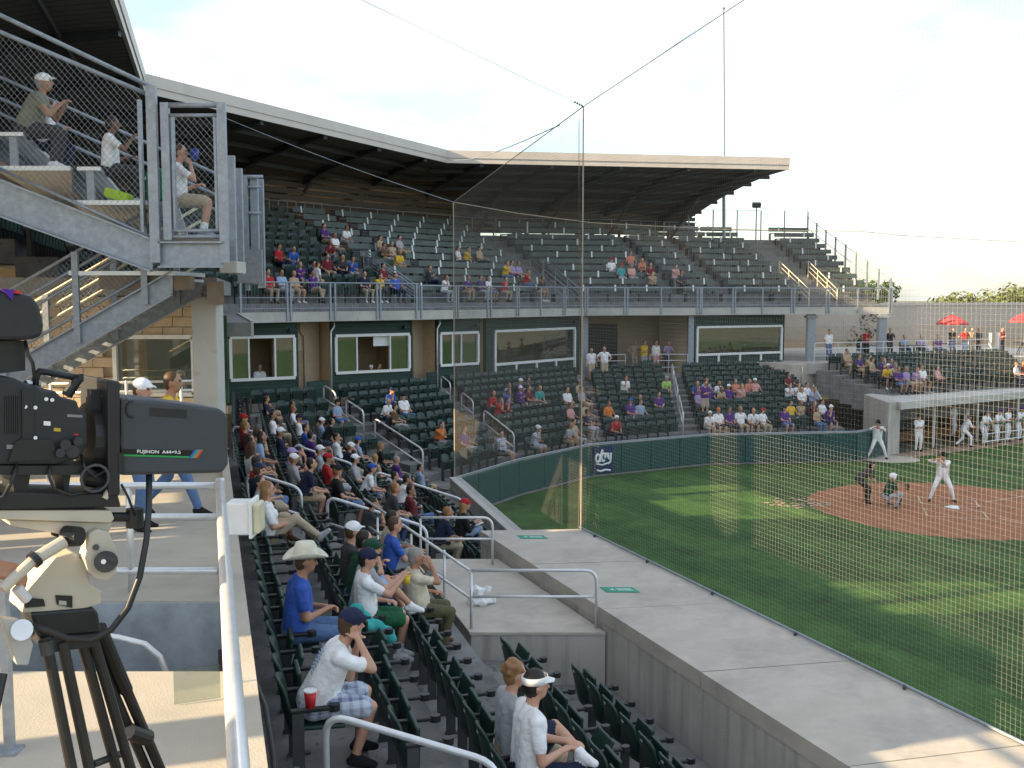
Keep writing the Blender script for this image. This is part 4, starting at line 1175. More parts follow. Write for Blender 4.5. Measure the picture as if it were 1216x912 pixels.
m = MB(); m.tube([V2(NB, DZ), V2(NB, NZ)], .014, 6); m.build('corner_rope', M_ROPE, nt)
m = MB(); m.tube([V2(NC, 1.3), V2(NC, 9.9)], .02, 6); m.build('corner_rope', M_ROPE, nt)
for k in range(3):      # gathered folds of spare net by the corner ropes
    p = NB + (NC - NB).normalized() * (.12 + .035 * k); m = MB()
    m.tube([V2(p, 1.35), V2(p + Vector((.03 * math.sin(k), .02, 0)), 4), V2(p + Vector((.05 * math.cos(2 * k), 0, 0)), NZ - .2)], .003, 4); m.build('gathered_twine', M_NETD, nt)
# mast behind the roof and the guy cables
mast_b = D(864, 300, 64); mast_t = D(858.5, 10, 64)
ms = thing('net_mast', (mast_b.x, mast_b.y, 0), 'tall thin grey mast rising behind the grandstand roof', 'mast')
m = MB(); m.bar((mast_b.x, mast_b.y, 0), mast_t, .12, 10, r2=.09); m.build('pole', M_GALV, ms)
m = MB(); m.ell(mast_t, (.14, .14, .10), 10, 6); m.build('cap', M_GALV, ms)
def cable(a, b, lb, r=.012, sag=.3):
    pts = [lerp(Vector(a), Vector(b), t / 12) - Vector((0, 0, sag * math.sin(math.pi * t / 12))) for t in range(13)]
    m = MB(); m.tube(pts, r, 5); return m.build('guy_cable', M_GALV, label=lb, cat='cable', group='cables holding the net')
node = V2(NB, NZ)
cable(node, mast_t, 'thin guy cable from the net corner to the tall mast', .009, .1)
cable(node, D(405, -12, 13.0), 'thin guy cable from the net corner up over the near seats', .0045, .0)
cable(V2(NC, 9.9), D(255, 135, 30.5), 'thin guy cable from the far net corner to the roof edge', .010, .1)
cable(V2(lerp(NB, NC, .12), NZ - .1), D(531, 190, 53.3), 'thin guy cable from the net top to the bend of the roof', .012, .25)
for k in range(4):
    p = lerp(node, D(405, -12, 13.0), .01 + .014 * k); m = MB(); m.ell(p, (.018, .018, .024), 6, 5)
    m.build('cable_clip', M_DKSTEEL, label='small dark clip on the guy cable near the net corner', cat='clip', group='clips on the guy cable')

# ---------------------------------------------------------------- near bleachers at upper left, end-on
YB = 13.8
def Db(u, v, dy=0.0): return D(u, v, YB) + Vector((0, dy, 0))
def chainlink(poly, sp=.062, r=.0028):
    """diamond wires clipped to a convex polygon in a vertical plane y = const"""
    y = poly[0].y; P2 = [(p.x, p.z) for p in poly]; mb = MB()
    xs = [p[0] for p in P2]; zs = [p[1] for p in P2]
    for sgn in (1, -1):
        cs = [p[1] - sgn * p[0] * 1.15 for p in P2]
        c = min(cs)
        while c < max(cs):
            c += sp * 1.5; hits = []
            for i in range(len(P2)):
                (x0, z0), (x1, z1) = P2[i], P2[(i + 1) % len(P2)]
                f0, f1 = z0 - sgn * 1.15 * x0 - c, z1 - sgn * 1.15 * x1 - c
                if f0 * f1 < 0:
                    t = f0 / (f0 - f1); hits.append((x0 + t * (x1 - x0), z0 + t * (z1 - z0)))
            if len(hits) == 2:
                mb.bar((hits[0][0], y + sgn * .002, hits[0][1]), (hits[1][0], y + sgn * .002, hits[1][1]), r, 3, caps=False)
    return mb
nb = thing('end_bleachers', tuple(NP(.0, YB, 7.4)), 'galvanised end of the upper bleachers with chain link guard above the concourse', 'bleachers')
def bar(p, q, r, name='rail', m=M_GALV, n=8):
    k = MB(); k.smooth = n > 5; k.tube([p, q], r, n); return k.build(name, m, nb)
# sloping channel beam under the end, flat beam under the gate panel
def channel(pts_top, pts_bot, depth, name, par=nb, m=M_GALV):
    k = MB(); poly = [*pts_top, *pts_bot[::-1]]
    k.extr(poly, (0, .02, 0))
    # flanges
    for e in (pts_top, pts_bot):
        for i in range(len(e) - 1):
            d = (e[i + 1] - e[i]).normalized(); nrm_ = Vector((-d.z, 0, d.x)) * .012
            k.extr([e[i] + nrm_, e[i + 1] + nrm_, e[i + 1] - nrm_, e[i] - nrm_], (0, -depth, 0))
    return k.build(name, m, par)
channel([Db(-330, 85), Db(0, 213), Db(181, 284)], [Db(-330, 127), Db(0, 256), Db(181, 322)], .09, 'sloping_beam')
channel([Db(190, 288), Db(266, 288)], [Db(190, 317), Db(266, 317)], .09, 'gate_beam')
bar(Db(-330, 72), Db(0, 201), .022); bar(Db(0, 201), Db(180, 282), .022)
for (v0, v1, u0) in ((18, 103, 0), (38, 114, 0)):
    sl = (v1 - v0) / 180
    bar(Db(-330, v0 - sl * 330), Db(180, v1), .03)
# posts
def post(u, v0, v1, w=.10, dy=0, name='post', y=YB):
    a, b_ = D(u, v0, y), D(u, v1, y); k = MB(); k.box(((a.x + b_.x) / 2, y + dy, (a.z + b_.z) / 2), (w, .08, abs(a.z - b_.z))); return k.build(name, M_GALV, nb)
post(184, 103, 312, .13, -.05); post(198, 122, 285, .11); post(265, 122, 312, .11)
post(167, 118, 276, .04, .03, 'mesh_stay'); post(206, 137, 275, .03, .03, 'mesh_stay'); post(256, 137, 275, .03, .03, 'mesh_stay')
bar(Db(196, 125), Db(266, 125), .035); bar(Db(200, 137), Db(262, 137), .025); bar(Db(196, 274), Db(262, 274), .025); bar(Db(196, 281), Db(268, 281), .03)
chainlink([Db(-150, -20), Db(167, 110), Db(167, 275), Db(-150, 140)]).build('chain_link_mesh', M_GALV, nb, kind='stuff')
chainlink([Db(204, 139), Db(257, 139), Db(257, 272), Db(204, 272)]).build('chain_link_mesh', M_GALV, nb, kind='stuff')
# rows behind the fence: tread, riser, seat plank, bracket; they run away along the stand
rowdir = Vector((-.2873, .9578, 0))
for k in range(9):
    xa = -4.42 - 1.03 * k; zf = 7.84 + .46 * k
    o = Vector((xa, YB + .08, 0)); q = o + rowdir * 11
    w2 = Vector((.5, 0, 0))
    kx = MB(); kx.prism([tuple(x)[:2] for x in (o - w2, o + w2, q + w2, q - w2)], zf - .06, zf); kx.build('tread_plank', M_ALU, nb)
    s = Vector((-.28, 0, 0))
    kx = MB(); kx.prism([tuple(x)[:2] for x in (o + s - w2 * .32, o + s + w2 * .32, q + s + w2 * .32, q + s - w2 * .32)], zf + .40, zf + .45); kx.build('seat_plank', M_ALU, nb)
    kx = MB(); kx.box(o + s + Vector((0, .06, zf + .2)), (.10, .05, .4)); kx.build('seat_bracket', M_GALV, nb)
    kx = MB(); b0 = o - w2 * 1.0; b1 = q - w2 * 1.0
    kx.prism([tuple(x)[:2] for x in (b0 - Vector((.015, 0, 0)), b0 + Vector((.015, 0, 0)), b1 + Vector((.015, 0, 0)), b1 - Vector((.015, 0, 0)))], zf + .12, zf + .42); kx.build('riser_board', M_DKSTEEL, nb)
# rails climbing the far side of this bleacher
for h in (.2, .45, .8):
    bar(Vector((-4.4, YB + 3.2, 8.0 + h)), Vector((-13, YB + 3.2, 8.0 + 3.84 + h)), .025)
# stub of deck front: posts stepping away along the front edge
for (u, v0, v1, y, w) in ((275, 185, 312, 14.6, .12), (284, 200, 326, 15.4, .12), (293, 208, 345, 16.4, .06), (303, 209, 338, 16.5, .12), (310, 213, 342, 16.9, .11)):
    post(u, v0, v1, w, 0, 'front_post', y)
a, b_ = D(285, 210, 16.4), D(312, 210, 16.4); bar(a, b_, .03); a, b_ = D(286, 222, 16.4), D(310, 222, 16.4); bar(a, b_, .02); bar(D(286, 253, 16.4), D(310, 253, 16.4), .02)
k = MB(); a, b_ = D(282, 296, 16.3), D(312, 336, 16.3); k.box(((a.x + b_.x) / 2, 16.3, (a.z + b_.z) / 2), (abs(a.x - b_.x), .05, abs(a.z - b_.z))); k.build('front_plate', M_GALV, nb)
k = MB(); a, b_ = D(262, 312, 14.4), D(282, 322, 14.4); k.box(((a.x + b_.x) / 2, 14.6, (a.z + b_.z) / 2), (.24, .5, .16)); k.build('bearing_block', M_CONCL, nb)
# deck slab, girder and brackets below the bleachers
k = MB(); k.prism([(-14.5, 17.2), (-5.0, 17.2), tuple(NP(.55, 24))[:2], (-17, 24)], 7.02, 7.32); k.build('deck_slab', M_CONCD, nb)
k = MB(); a = D(262, 345, 14.9); k.box((-4.95, 16.9, 7.05), (.24, 4.0, .34), rz=.29); k.build('edge_girder', mat('brown_girder', (.20, .155, .11), .7), nb)
k = MB(); k.box((-5.3, 14.75, 7.2), (1.3, .25, .20)); k.build('landing_girder', mat('brown_girder', (.20, .155, .11), .7), nb)

col = thing('concrete_column', (-4.87, 16.2, 4.2), 'square pale concrete column under the end of the bleachers', 'column')
k = MB(); k.bbox((-4.87, 16.2, 5.6), (.40, .40, 2.8), .02); k.build('shaft', M_CONCL, col)
k = MB(); k.box((-4.87, 16.2, 7.03), (.12, .30, .05)); k.build('bearing_plate', M_GALV, col)

# lower stair: descends to the left under the bleachers
stp = thing('steel_stair', tuple(D(110, 470, 15))[:2] + (4.2,), 'galvanised steel stair with mesh railing under the bleachers', 'stair')
for y in (14.6, 16.0):
    ptsT = [D(205, 322, 14.6), D(-60, 474, 14.6)]; ptsB = [D(205, 350, 14.6), D(-60, 503, 14.6)]
    for l in (ptsT, ptsB):
        for p in l: p.y = y
    channel(ptsT, ptsB, .07, 'stringer', stp)
top, bot = D(205, 322, 14.6), D(-60, 474, 14.6)
for q in range(15):
    t = (q + .5) / 15; p = lerp(top, bot, t); k = MB(); k.box((p.x, 15.3, p.z - .06), (.28, 1.34, .04)); k.build('step', M_ALU, stp)
for y in (14.6, 16.0):
    for h in (.16, .62, .82, 1.05):
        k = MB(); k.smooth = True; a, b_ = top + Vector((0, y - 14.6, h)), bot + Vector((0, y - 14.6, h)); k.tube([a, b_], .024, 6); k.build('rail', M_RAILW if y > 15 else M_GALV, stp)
    for t in (.12, .42, .75):
        p = lerp(top, bot, t) + Vector((0, y - 14.6, 0)); k = MB(); k.box(p + Vector((0, -.03, .4)), (.09, .06, 1.3)); k.build('post', M_GALV, stp)
    q0, q1 = top + Vector((0, y - 14.6, 0)), bot + Vector((0, y - 14.6, 0)); u_ = Vector((0, 0, 1))
    chainlink([q0 + u_ * .1, q0 + u_ * 1.0, q1 + u_ * 1.0, q1 + u_ * .1]).build('chain_link_mesh', M_GALV, stp, kind='stuff')
k = MB(); k.box((-5.6, 15.3, D(205, 322, 14.6).z - .03), (1.5, 1.5, .06)); k.build('landing', M_ALU, stp)

# block wall with window under the stand; each block a piece
bw = thing('block_wall', (-9, 20, 4.2), 'sunlit tan concrete block wall with a dark window under the bleachers', 'wall')
YW = 20.0
wx0, wx1 = D(138, 430, YW).x, D(231, 430, YW).x; wz0, wz1 = D(180, 468, YW).z, D(180, 400, YW).z
x0, x1, zb_, zt_ = -10.7, D(242, 430, YW).x, 4.2, 7.0
MB().box(((x0 + wx0) / 2, YW + .15, (zb_ + zt_) / 2), (wx0 - x0, .18, zt_ - zb_)).build('mortar_core', M_MORTAR, bw)
MB().box(((wx1 + x1) / 2, YW + .15, (zb_ + zt_) / 2), (x1 - wx1, .18, zt_ - zb_)).build('mortar_core', M_MORTAR, bw)
MB().box(((wx0 + wx1) / 2, YW + .15, (wz1 + zt_) / 2), (wx1 - wx0 - .002, .18, zt_ - wz1)).build('mortar_core', M_MORTAR, bw)
MB().box(((wx0 + wx1) / 2, YW + .15, (zb_ + wz0) / 2), (wx1 - wx0 - .002, .18, wz0 - zb_)).build('mortar_core', M_MORTAR, bw)
bm_ = MB(); bm_.bbox((0, 0, 0), (.39, .10, .19), .008); ME_BLK = bm_.mesh('block', M_BLOCK)
row = 0; z = zb_ + .1
while z < zt_:
    x = x0 + (.2 if row % 2 else 0)
    while x < x1 + .1:
        if not (wx0 - .19 < x < wx1 + .19 and wz0 - .09 < z < wz1 + .09):
            o = bpy.data.objects.new('block', ME_BLK); C.objects.link(o); o.parent = bw
            o.location = Vector((x, YW + .02 + RNG.uniform(-.004, .004), z)) - WLOC[bw]
        x += .40
    z += .20; row += 1
for (cx, cz, sx, sz) in (((wx0 + wx1) / 2, wz0, wx1 - wx0 + .1, .08), ((wx0 + wx1) / 2, wz1, wx1 - wx0 + .1, .08), (wx0, (wz0 + wz1) / 2, .08, wz1 - wz0), (wx1, (wz0 + wz1) / 2, .08, wz1 - wz0)):
    MB().box((cx, YW - .045, cz), (sx, .1, sz)).build('window_frame', M_ALU, bw)
MB().box(((wx0 + wx1) / 2, YW + .06, (wz0 + wz1) / 2), (wx1 - wx0, .012, wz1 - wz0)).build('pane', M_GLASSD, bw)
MB().box(((wx0 + wx1) / 2, YW + 2.0, (wz0 + wz1) / 2), (1.75, .05, 1.9)).build('room_back', mat('dim_green_wall', (.05, .10, .06), .9, var=.4, scale=2), bw)
MB().box(((x0 + x1) / 2, YW - .06, 4.32), (x1 - x0, .05, .24)).build('base_band', M_TAN, bw)
hr = thing('ramp_rail', (-8, 18.4, 4.2), 'low tube railing standing before the block wall window', 'railing')
for v in (452, 463):
    k = MB(); k.smooth = True; k.tube([D(40, v + 4, 18.4), D(239, v, 18.4)], .025, 6); k.build('rail', M_RAIL, hr)
for u in (60, 150, 215, 238):
    p = D(u, 452, 18.4); k = MB(); k.tube([(p.x, 18.4, 4.2), (p.x, 18.4, p.z)], .028, 6); k.build('post', M_RAIL, hr)

# concourse railing: long edge tube towards us, then rails across at the pit
cr = thing('concourse_railing', tuple(NP(.06, 9.4, 4.2)), 'thick white tube railing along the concourse edge round the stair opening', 'railing')
def cbar(p, q, r, name): k = MB(); k.smooth = True; k.tube([p, q], r, 12); return k.build(name, M_RAIL, cr)
cbar(NP(.07, -1.5, 5.25), NP(.07, 9.42, 5.25), .042, 'edge_rail')
cbar(NP(.07, 9.42, 4.2), NP(.07, 9.42, 5.29), .042, 'post'); cbar(NP(.07, 4.4, 4.2), NP(.07, 4.4, 5.2), .034, 'post')
cbar(NP(.07, -1, 4.75), NP(.07, 9.42, 4.75), .028, 'lower_edge_rail')
for z in (5.22, 4.92, 4.40):
    cbar(NP(.03, 9.42, z), Vector((-8.5, 9.42, z)), .034, 'cross_rail')
for x in (-3.62, -5.3, -7):
    cbar(Vector((x, 9.42, 4.2)), Vector((x, 9.42, 5.2)), .032, 'post')
# stair handrail hooping out of the pit
ph = thing('pit_handrail', (-3.4, 8.3, 2.4), 'curved steel handrail rising from the stair opening', 'handrail')
k = MB(); k.smooth = True
pts = [D(-80, 735, 8.2), D(60, 748, 8.2), D(140, 757, 8.2), D(172, 765, 8.2), D(190, 780, 8.2), D(198, 800, 8.2), D(200, 850, 8.2)]
k.tube(pts, .028, 8); k.build('rail', M_RAIL, ph)
k = MB(); k.smooth = True; k.tube([D(-80, 770, 7.7), D(10, 800, 7.7), D(80, 815, 7.7), D(110, 850, 7.7)], .026, 8); k.build('rail', M_RAIL, ph)
# small clear guard and bracket on the floor by the edge rail
gd = MB(); a, b_ = G(207, 838, 4.2), G(262, 830, 4.2); gd.box(((a.x + b_.x) / 2, (a.y + b_.y) / 2, 4.33), ((b_ - a).length, .012, .24), rz=math.atan2(b_.y - a.y, b_.x - a.x))
gd.build('floor_guard', M_GLASS, label='small clear plastic guard standing on the concourse floor by the rail', cat='guard')
fp = thing('floor_post', tuple(G(12, 893, 4.2)), 'thin steel post bolted to the concourse floor beside the tripod', 'post')
p = G(12, 893, 4.2); k = MB(); k.box((p.x, p.y, 4.75), (.05, .05, 1.1)); k.build('shaft', M_GALV, fp); k = MB(); k.box((p.x - .05, p.y, 4.21), (.22, .14, .02)); k.build('base_plate', M_GALV, fp)
# pale junction box clamped to the rail's end post
jb = thing('junction_box', tuple(D(290, 630, 9.3)), 'cream electrical box fixed to the concourse railing end', 'box')
a, b_ = D(268, 595, 9.3), D(306, 632, 9.3)
k = MB(); k.bbox(((a.x + b_.x) / 2 - .01, 9.3, (a.z + b_.z) / 2), (.22, .25, .30), .015); k.build('housing', M_WHITE, jb)
k = MB(); k.bbox(((a.x + b_.x) / 2 + .115, 9.3, (a.z + b_.z) / 2), (.03, .30, .36), .01); k.build('flange', M_WHITE, jb)
k = MB(); k.bbox(((a.x + b_.x) / 2 + .16, 9.3, (a.z + b_.z) / 2), (.06, .24, .28), .02); k.build('lens_cover', mat('cream_plastic', (.66, .60, .42), .5), jb)
# black cable hanging on the wall edge
k = MB(); k.smooth = True; k.tube([NP(.27, 7.2, 4.2), NP(.33, 6.9, 4.12), NP(.36, 6.6, 3.9), NP(.37, 6.4, 3.5), NP(.37, 6.3, 2.9)], .02, 8)
k.build('drain_hose', M_BLACK, label='black hose hanging over the concourse edge', cat='hose')
# unseen panels and parapet added to block the low sun; gaps let streaks through
rs = thing('bleacher_sun_blocker', (-13, 18, 7.2), 'added tan panels out of view, shading the end bleachers and the field', 'wall')
for (y0, y1) in ((10.3, 13.9), (14.35, 18.2), (18.75, 23.0), (23.5, 28.5), (29.1, 33.5)):
    a, b_ = NP(-8.6, y0), NP(-8.6, y1); d = (b_ - a).normalized(); n = Vector((-d.y, d.x, 0)) * .1
    k = MB(); k.prism([tuple(x)[:2] for x in (a - n, b_ - n, b_ + n, a + n)], 9.4 if y0 == 23.5 else 8.4 if y0 == 14.35 else 7.2, 13.0); k.build('wall_panel', M_TAN, rs)
for (y0, y1) in ((5.2, 7.15), (7.8, 9.2), (9.9, 11.2), (11.9, 12.9), (13.6, 14.6), (19.2, 23.0), (23.6, 24.8), (27.2, 30.5), (31.2, 34.5)):
    a, b_ = NP(-8.6, y0), NP(-8.6, y1); d = (b_ - a).normalized(); n = Vector((-d.y, d.x, 0)) * .1
    k = MB(); k.prism([tuple(x)[:2] for x in (a - n, b_ - n, b_ + n, a + n)], 4.2, 6.6 if y1 < 15 else 7.19); k.build('lower_panel', M_TAN, rs)
for (y0, y1, zt2) in ((5.2, 10.28, 8.2), (10.3, 14.6, 7.19)):
    a, b_ = NP(-8.6, y0), NP(-8.6, y1); d = (b_ - a).normalized(); n = Vector((-d.y, d.x, 0)) * .1
    k = MB(); k.prism([tuple(x)[:2] for x in (a - n, b_ - n, b_ + n, a + n)], 6.603, zt2); k.build('upper_blocker_panel', M_TAN, rs)
pp_ = thing('pit_sun_blocker', (-5.9, 8.2, 4.2), 'added low concrete block out of view, shading the stair opening', 'wall')  # unseen block added to keep sun off the pit's far wall
k = MB(); k.bbox((-5.9, 8.2, 4.76), (.2, 2.6, 1.1), .02); k.build('pit_blocker_panel', M_CONCW, pp_)
k = MB(); k.bbox((-5.9, 8.2, 5.345), (.28, 2.7, .07), .015); k.build('coping', M_CONCL, pp_)
# unseen columns added towards the sun to cast shadow bands on the concourse
for i, (x, y) in enumerate(((-9.5, -3.2), (-9.5, .9), (-9.5, 3.75), (-10.5, 6.1), (-11.5, 10.4))):
    k = MB(); k.bbox((x, y, 6.2), (.55, .55, 4.0), .02); k.build('shadow_column', M_CONCL, label='added square column out of view, casting a shadow band on the concourse', cat='column', group='added columns casting shadows on the concourse')
orl = thing('shadow_railing', (-10.5, 2, 4.2), 'added tube railing out of view, casting shadow streaks on the concourse', 'railing')  # unseen railing added for its shadow streaks
for z, r in ((5.3, .05), (4.95, .04), (4.55, .04)):
    k = MB(); k.tube([(-9.7, -6, z), (-9.7, 4.5, z), (-12.5, 12, z)], r, 6); k.build('rail', M_RAIL, orl)
# ---------------------------------------------------------------- broadcast camera on its tripod, close at left
YAW = math.radians(40)
EX, EY = Vector((math.cos(YAW), math.sin(YAW), 0)), Vector((-math.sin(YAW), math.cos(YAW), 0))
A0 = D(143, 565, 3.2)
def LP(u, v, y=0.0):
    """point of the camera's side plane (pushed y into depth) seen at (u, v)"""
    a, b = (u - 608) / FPX, (v - 456) / FPX
    dr = Vector((a, _c - b * _s, -_s - b * _c)); O = Vector((0, 0, CAM_Z)); P0 = A0 + EY * y
    t = (P0 - O).dot(EY) / dr.dot(EY)
    return O + dr * t
tv = thing('broadcast_camera', tuple(LP(70, 600, .12)), 'black broadcast camera with a long box lens pointing at the field', 'camera')
M_CAM = mat('camera_black', (.022, .025, .030), .5, var=.12, scale=20, bump=.08, bscale=300, spec=.4)
M_CAMG = mat('lens_charcoal', (.050, .056, .066), .55, var=.06, scale=12, bump=.10, bscale=420)
M_HEAD = mat('tripod_head_paint', (.50, .46, .38), .5, var=.06, scale=6)
M_STEEL = mat('bright_steel', (.62, .63, .64), .3, metal=.8, var=.06)
def slabp(uv, y, depth, name, m, par=tv, bev=0.0):
    """side outline pushed into depth, with its edges rounded"""
    poly = [LP(u, v, y) for u, v in uv]
    bm = bmesh.new(); vs = [bm.verts.new(p) for p in poly]; f = bm.faces.new(vs)
    r = bmesh.ops.extrude_face_region(bm, geom=[f]); ex = [g for g in r['geom'] if isinstance(g, bmesh.types.BMVert)]
    bmesh.ops.translate(bm, vec=EY * depth, verts=ex); bmesh.ops.recalc_face_normals(bm, faces=bm.faces)
    if bev: bmesh.ops.bevel(bm, geom=list(bm.edges), offset=bev, segments=2, profile=.5, affect='EDGES')
    bm.verts.index_update(); k = MB(); k.add([v.co.copy() for v in bm.verts], [[v.index for v in q.verts] for q in bm.faces]); bm.free()
    return k.build(name, m, par)
def rod(u0, v0, y0, u1, v1, y1, r, name, m, par=tv, n=12, r2=None):
    k = MB(); k.smooth = False; k.bar(LP(u0, v0, y0), LP(u1, v1, y1), r, n, r2=r2); return k.build(name, m, par)
lens = slabp([(143, 473), (186, 475), (262, 485), (272, 494), (272, 552), (265, 562), (143, 565)], 0, .25, 'lens_box', M_CAMG, bev=.012)
slabp([(178, 484), (222, 487), (222, 497), (178, 494)], -.0015, .004, 'grip_recess', M_BLACK, lens)
k = MB(); c = LP(158, 486, -.002); k.tube([c + EX * (.022 * math.cos(t)) + Vector((0, 0, .026 * math.sin(t))) for t in [math.pi * .5 + i * math.pi / 8 for i in range(9)]], .004, 5); k.build('thumb_notch', M_BLACK, lens)
slabp([(144, 533), (238, 535), (229, 543), (144, 540)], -.0012, .002, 'badge_strip', mat('badge_black', (.008, .008, .008), .4), lens)
slabp([(144, 539.5), (229, 542), (228, 544), (144, 541.5)], -.0024, .002, 'badge_line', mat('badge_green', (.02, .32, .09), .5), lens)
for k_, (du, colr) in enumerate(((0, (.03, .12, .45)), (3, (.05, .32, .34)), (6, (.45, .22, .03)), (8.2, (.5, .07, .05)))):
    slabp([(224 + du, 544), (226.6 + du, 544), (233.6 + du, 534), (231 + du, 534)], -.0030 - .0004 * k_, .002, 'badge_stripe', mat('badge_col%d' % k_, colr, .5), lens)
fc = bpy.data.curves.new('badge_text', 'FONT'); fc.body = 'FUJINON  A44×9.5'; fc.size = 1.0; fc.extrude = .01; fc.offset = .015
fo_ = bpy.data.objects.new('badge_text_src', fc); C.objects.link(fo_)
dgx = bpy.context.evaluated_depsgraph_get(); tme = bpy.data.meshes.new_from_object(fo_.evaluated_get(dgx)); bpy.data.objects.remove(fo_)
xs = [v.co.x for v in tme.vertices]; wtxt = max(xs) - min(xs); ys = [v.co.y for v in tme.vertices]; htxt = max(ys) - min(ys)
pL, pR = LP(163, 539.2, -.003), LP(214.5, 540.2, -.003); hh = (LP(163, 534.0, -.003) - LP(163, 539.2, -.003)).length
org = pL
for v in tme.vertices:
    p = lerp(pL, pR, (v.co.x - min(xs)) / wtxt) + Vector((0, 0, hh * (v.co.y - min(ys)) / htxt)) - EY * (v.co.z * .02)
    v.co = p - WLOC[lens]
tme.materials.clear(); tme.materials.append(M_WHITE)
to = bpy.data.objects.new('badge_text', tme); C.objects.link(to); to.parent = lens
slabp([(128, 451), (143, 453), (143, 588), (128, 591)], -.012, .275, 'lens_flange', M_BLACK, bev=.006)
slabp([(141, 538), (147, 538), (147, 562), (141, 562)], -.014, .02, 'flange_latch', M_BLACK)
rod(100, 520, .12, 129, 520, .12, .115, 'lens_barrel', M_BLACK, n=20)
slabp([(108, 463), (121, 463), (124, 486), (108, 488)], .06, .05, 'lens_bracket', M_CAM)
body = slabp([(-70, 444), (18, 449), (36, 458), (44, 457), (52, 464), (66, 464), (73, 472), (92, 476), (94, 485), (104, 492), (104, 528), (94, 545), (66, 552), (-70, 552)], .0, .22, 'camera_body', M_CAM, bev=.008)
for q in range(7): slabp([(6 + q * 2.6, 470), (7.3 + q * 2.6, 470), (7.3 + q * 2.6, 515), (6 + q * 2.6, 515)], -.004, .006, 'vent_rib', M_BLACK, body)
slabp([(26, 462), (40, 463), (40, 545), (27, 545)], -.006, .01, 'side_strap', M_BLACK, body)
slabp([(80, 492), (98, 493), (98, 496), (80, 495)], -.002, .003, 'nameplate', mat('grey_print', (.22, .23, .24), .5), body)
slabp([(88, 515), (93, 515), (93, 517), (88, 517)], -.002, .003, 'red_mark', mat('red_mark', (.5, .03, .02), .5), body)
for (u, v) in ((55, 474), (62, 475), (30, 483), (42, 484), (42, 520), (46, 540), (79, 530), (89, 533)):
    k = MB(); k.bar(LP(u, v, -.006), LP(u, v, .004), .006, 8); k.build('screw', M_STEEL, body)
# control cluster at the lens mount
for (u, v, r) in ((78, 528, .016), (86, 536, .02), (72, 538, .014), (93, 524, .014)):
    k = MB(); k.bar(LP(u, v, -.03), LP(u, v, .01), r, 12); k.build('control_knob', M_BLACK, body)
# top handle
hd = MB(); hd.smooth = True; hd.tube([LP(41, 462, .10), LP(43, 446, .10), LP(47, 441, .10), LP(56, 442, .10), LP(94, 449, .10)], .011, 10); hd.build('top_handle', M_CAM, tv)
rod(92, 450, .10, 79, 470, .10, .017, 'handle_post', M_CAM); rod(94, 444, .10, 94, 453, .10, .014, 'handle_end', M_BLACK)
rod(30, 456, .09, 46, 456, .11, .012, 'shoe', M_STEEL)
# viewfinder above
vf = slabp([(-60, 338), (6, 344), (38, 351), (47, 362), (53, 386), (50, 400), (34, 404), (-60, 404)], -.02, .22, 'viewfinder_hood', M_CAM, bev=.012)
slabp([(-20, 405), (30, 405), (30, 440), (-20, 446)], .05, .1, 'viewfinder_mount', M_BLACK)
slabp([(1, 343), (17, 344), (15, 357), (9, 350)], -.03, .02, 'purple_tape', mat('purple_cloth', (.08, .02, .30), .8), vf)
slabp([(14, 344), (26, 346), (25, 349), (15, 348)], -.026, .02, 'red_tape', mat('red_tape', (.5, .04, .04), .7), vf)
k = MB(); k.smooth = True; k.tube([LP(30, 405, .02), LP(33, 420, .0), LP(39, 432, .0), LP(41, 446, .02), LP(41, 460, .03)], .006, 6); k.build('finder_cable', M_BLACK, tv)
# carriage below the body
slabp([(-40, 553), (104, 553), (112, 560), (112, 564), (-40, 564)], .0, .2, 'wedge_plate', M_BLACK)
slabp([(18, 526), (24, 522), (62, 522), (70, 545), (10, 548)], -.012, .02, 'shoulder_pad', M_BLACK)
for (u0, u1) in ((14, 36), (74, 84)):
    slabp([(u0, 564), (u1, 564), (u1 - 3, 584), (u0 + 3, 584)], .03, .14, 'riser_block', M_BLACK)
slabp([(-40, 584), (140, 587), (144, 602), (-40, 606)], .0, .2, 'support_beam', M_BLACK, bev=.004)
rod(100, 566, .05, 131, 572, .05, .03, 'focus_motor', M_BLACK)
k = MB(); k.smooth = True; cc = LP(113, 568, -.02); k.tube([cc + EX * (.042 * math.cos(t)) + Vector((0, 0, .042 * math.sin(t))) for t in [i * 2 * math.pi / 16 for i in range(16)]], .005, 6, closed=True); k.build('motor_ring', M_DKSTEEL, tv)
rod(124, 592, .0, 133, 577, .0, .010, 'lens_strut', M_HEAD)

th = thing('camera_tripod', tuple(LP(90, 760, .1))[:2] + (4.9,), 'black tripod with a beige fluid head carrying the broadcast camera', 'tripod')
slabp([(-20, 606), (132, 606), (136, 616), (132, 621), (-20, 616)], .01, .18, 'balance_plate', M_HEAD, th, .003)
slabp([(10, 617), (134, 621), (130, 632), (96, 640), (60, 632), (12, 624)], .03, .14, 'tilt_carriage', M_HEAD, th, .004)
slabp([(26, 728), (30, 704), (66, 662), (88, 656), (102, 668), (108, 694), (121, 702), (121, 717), (86, 728)], .04, .16, 'head_body', M_HEAD, th, .006)
slabp([(66, 707), (86, 708), (86, 722), (68, 718)], .034, .02, 'level_recess', M_BLACK, th)
slabp([(70, 713), (79, 714), (79, 719), (70, 718)], .030, .01, 'spirit_level', M_STEEL, th)
slabp([(28, 710), (52, 712), (54, 720), (30, 722)], .03, .02, 'brake_lever', M_BLACK, th)
hb = MB(); 
arm = slabp([(106, 634), (116, 628), (130, 632), (138, 650), (141, 668), (138, 682), (128, 690), (114, 688), (104, 678), (100, 662), (104, 648)], .0, .06, 'drag_housing', M_HEAD, th, .006)
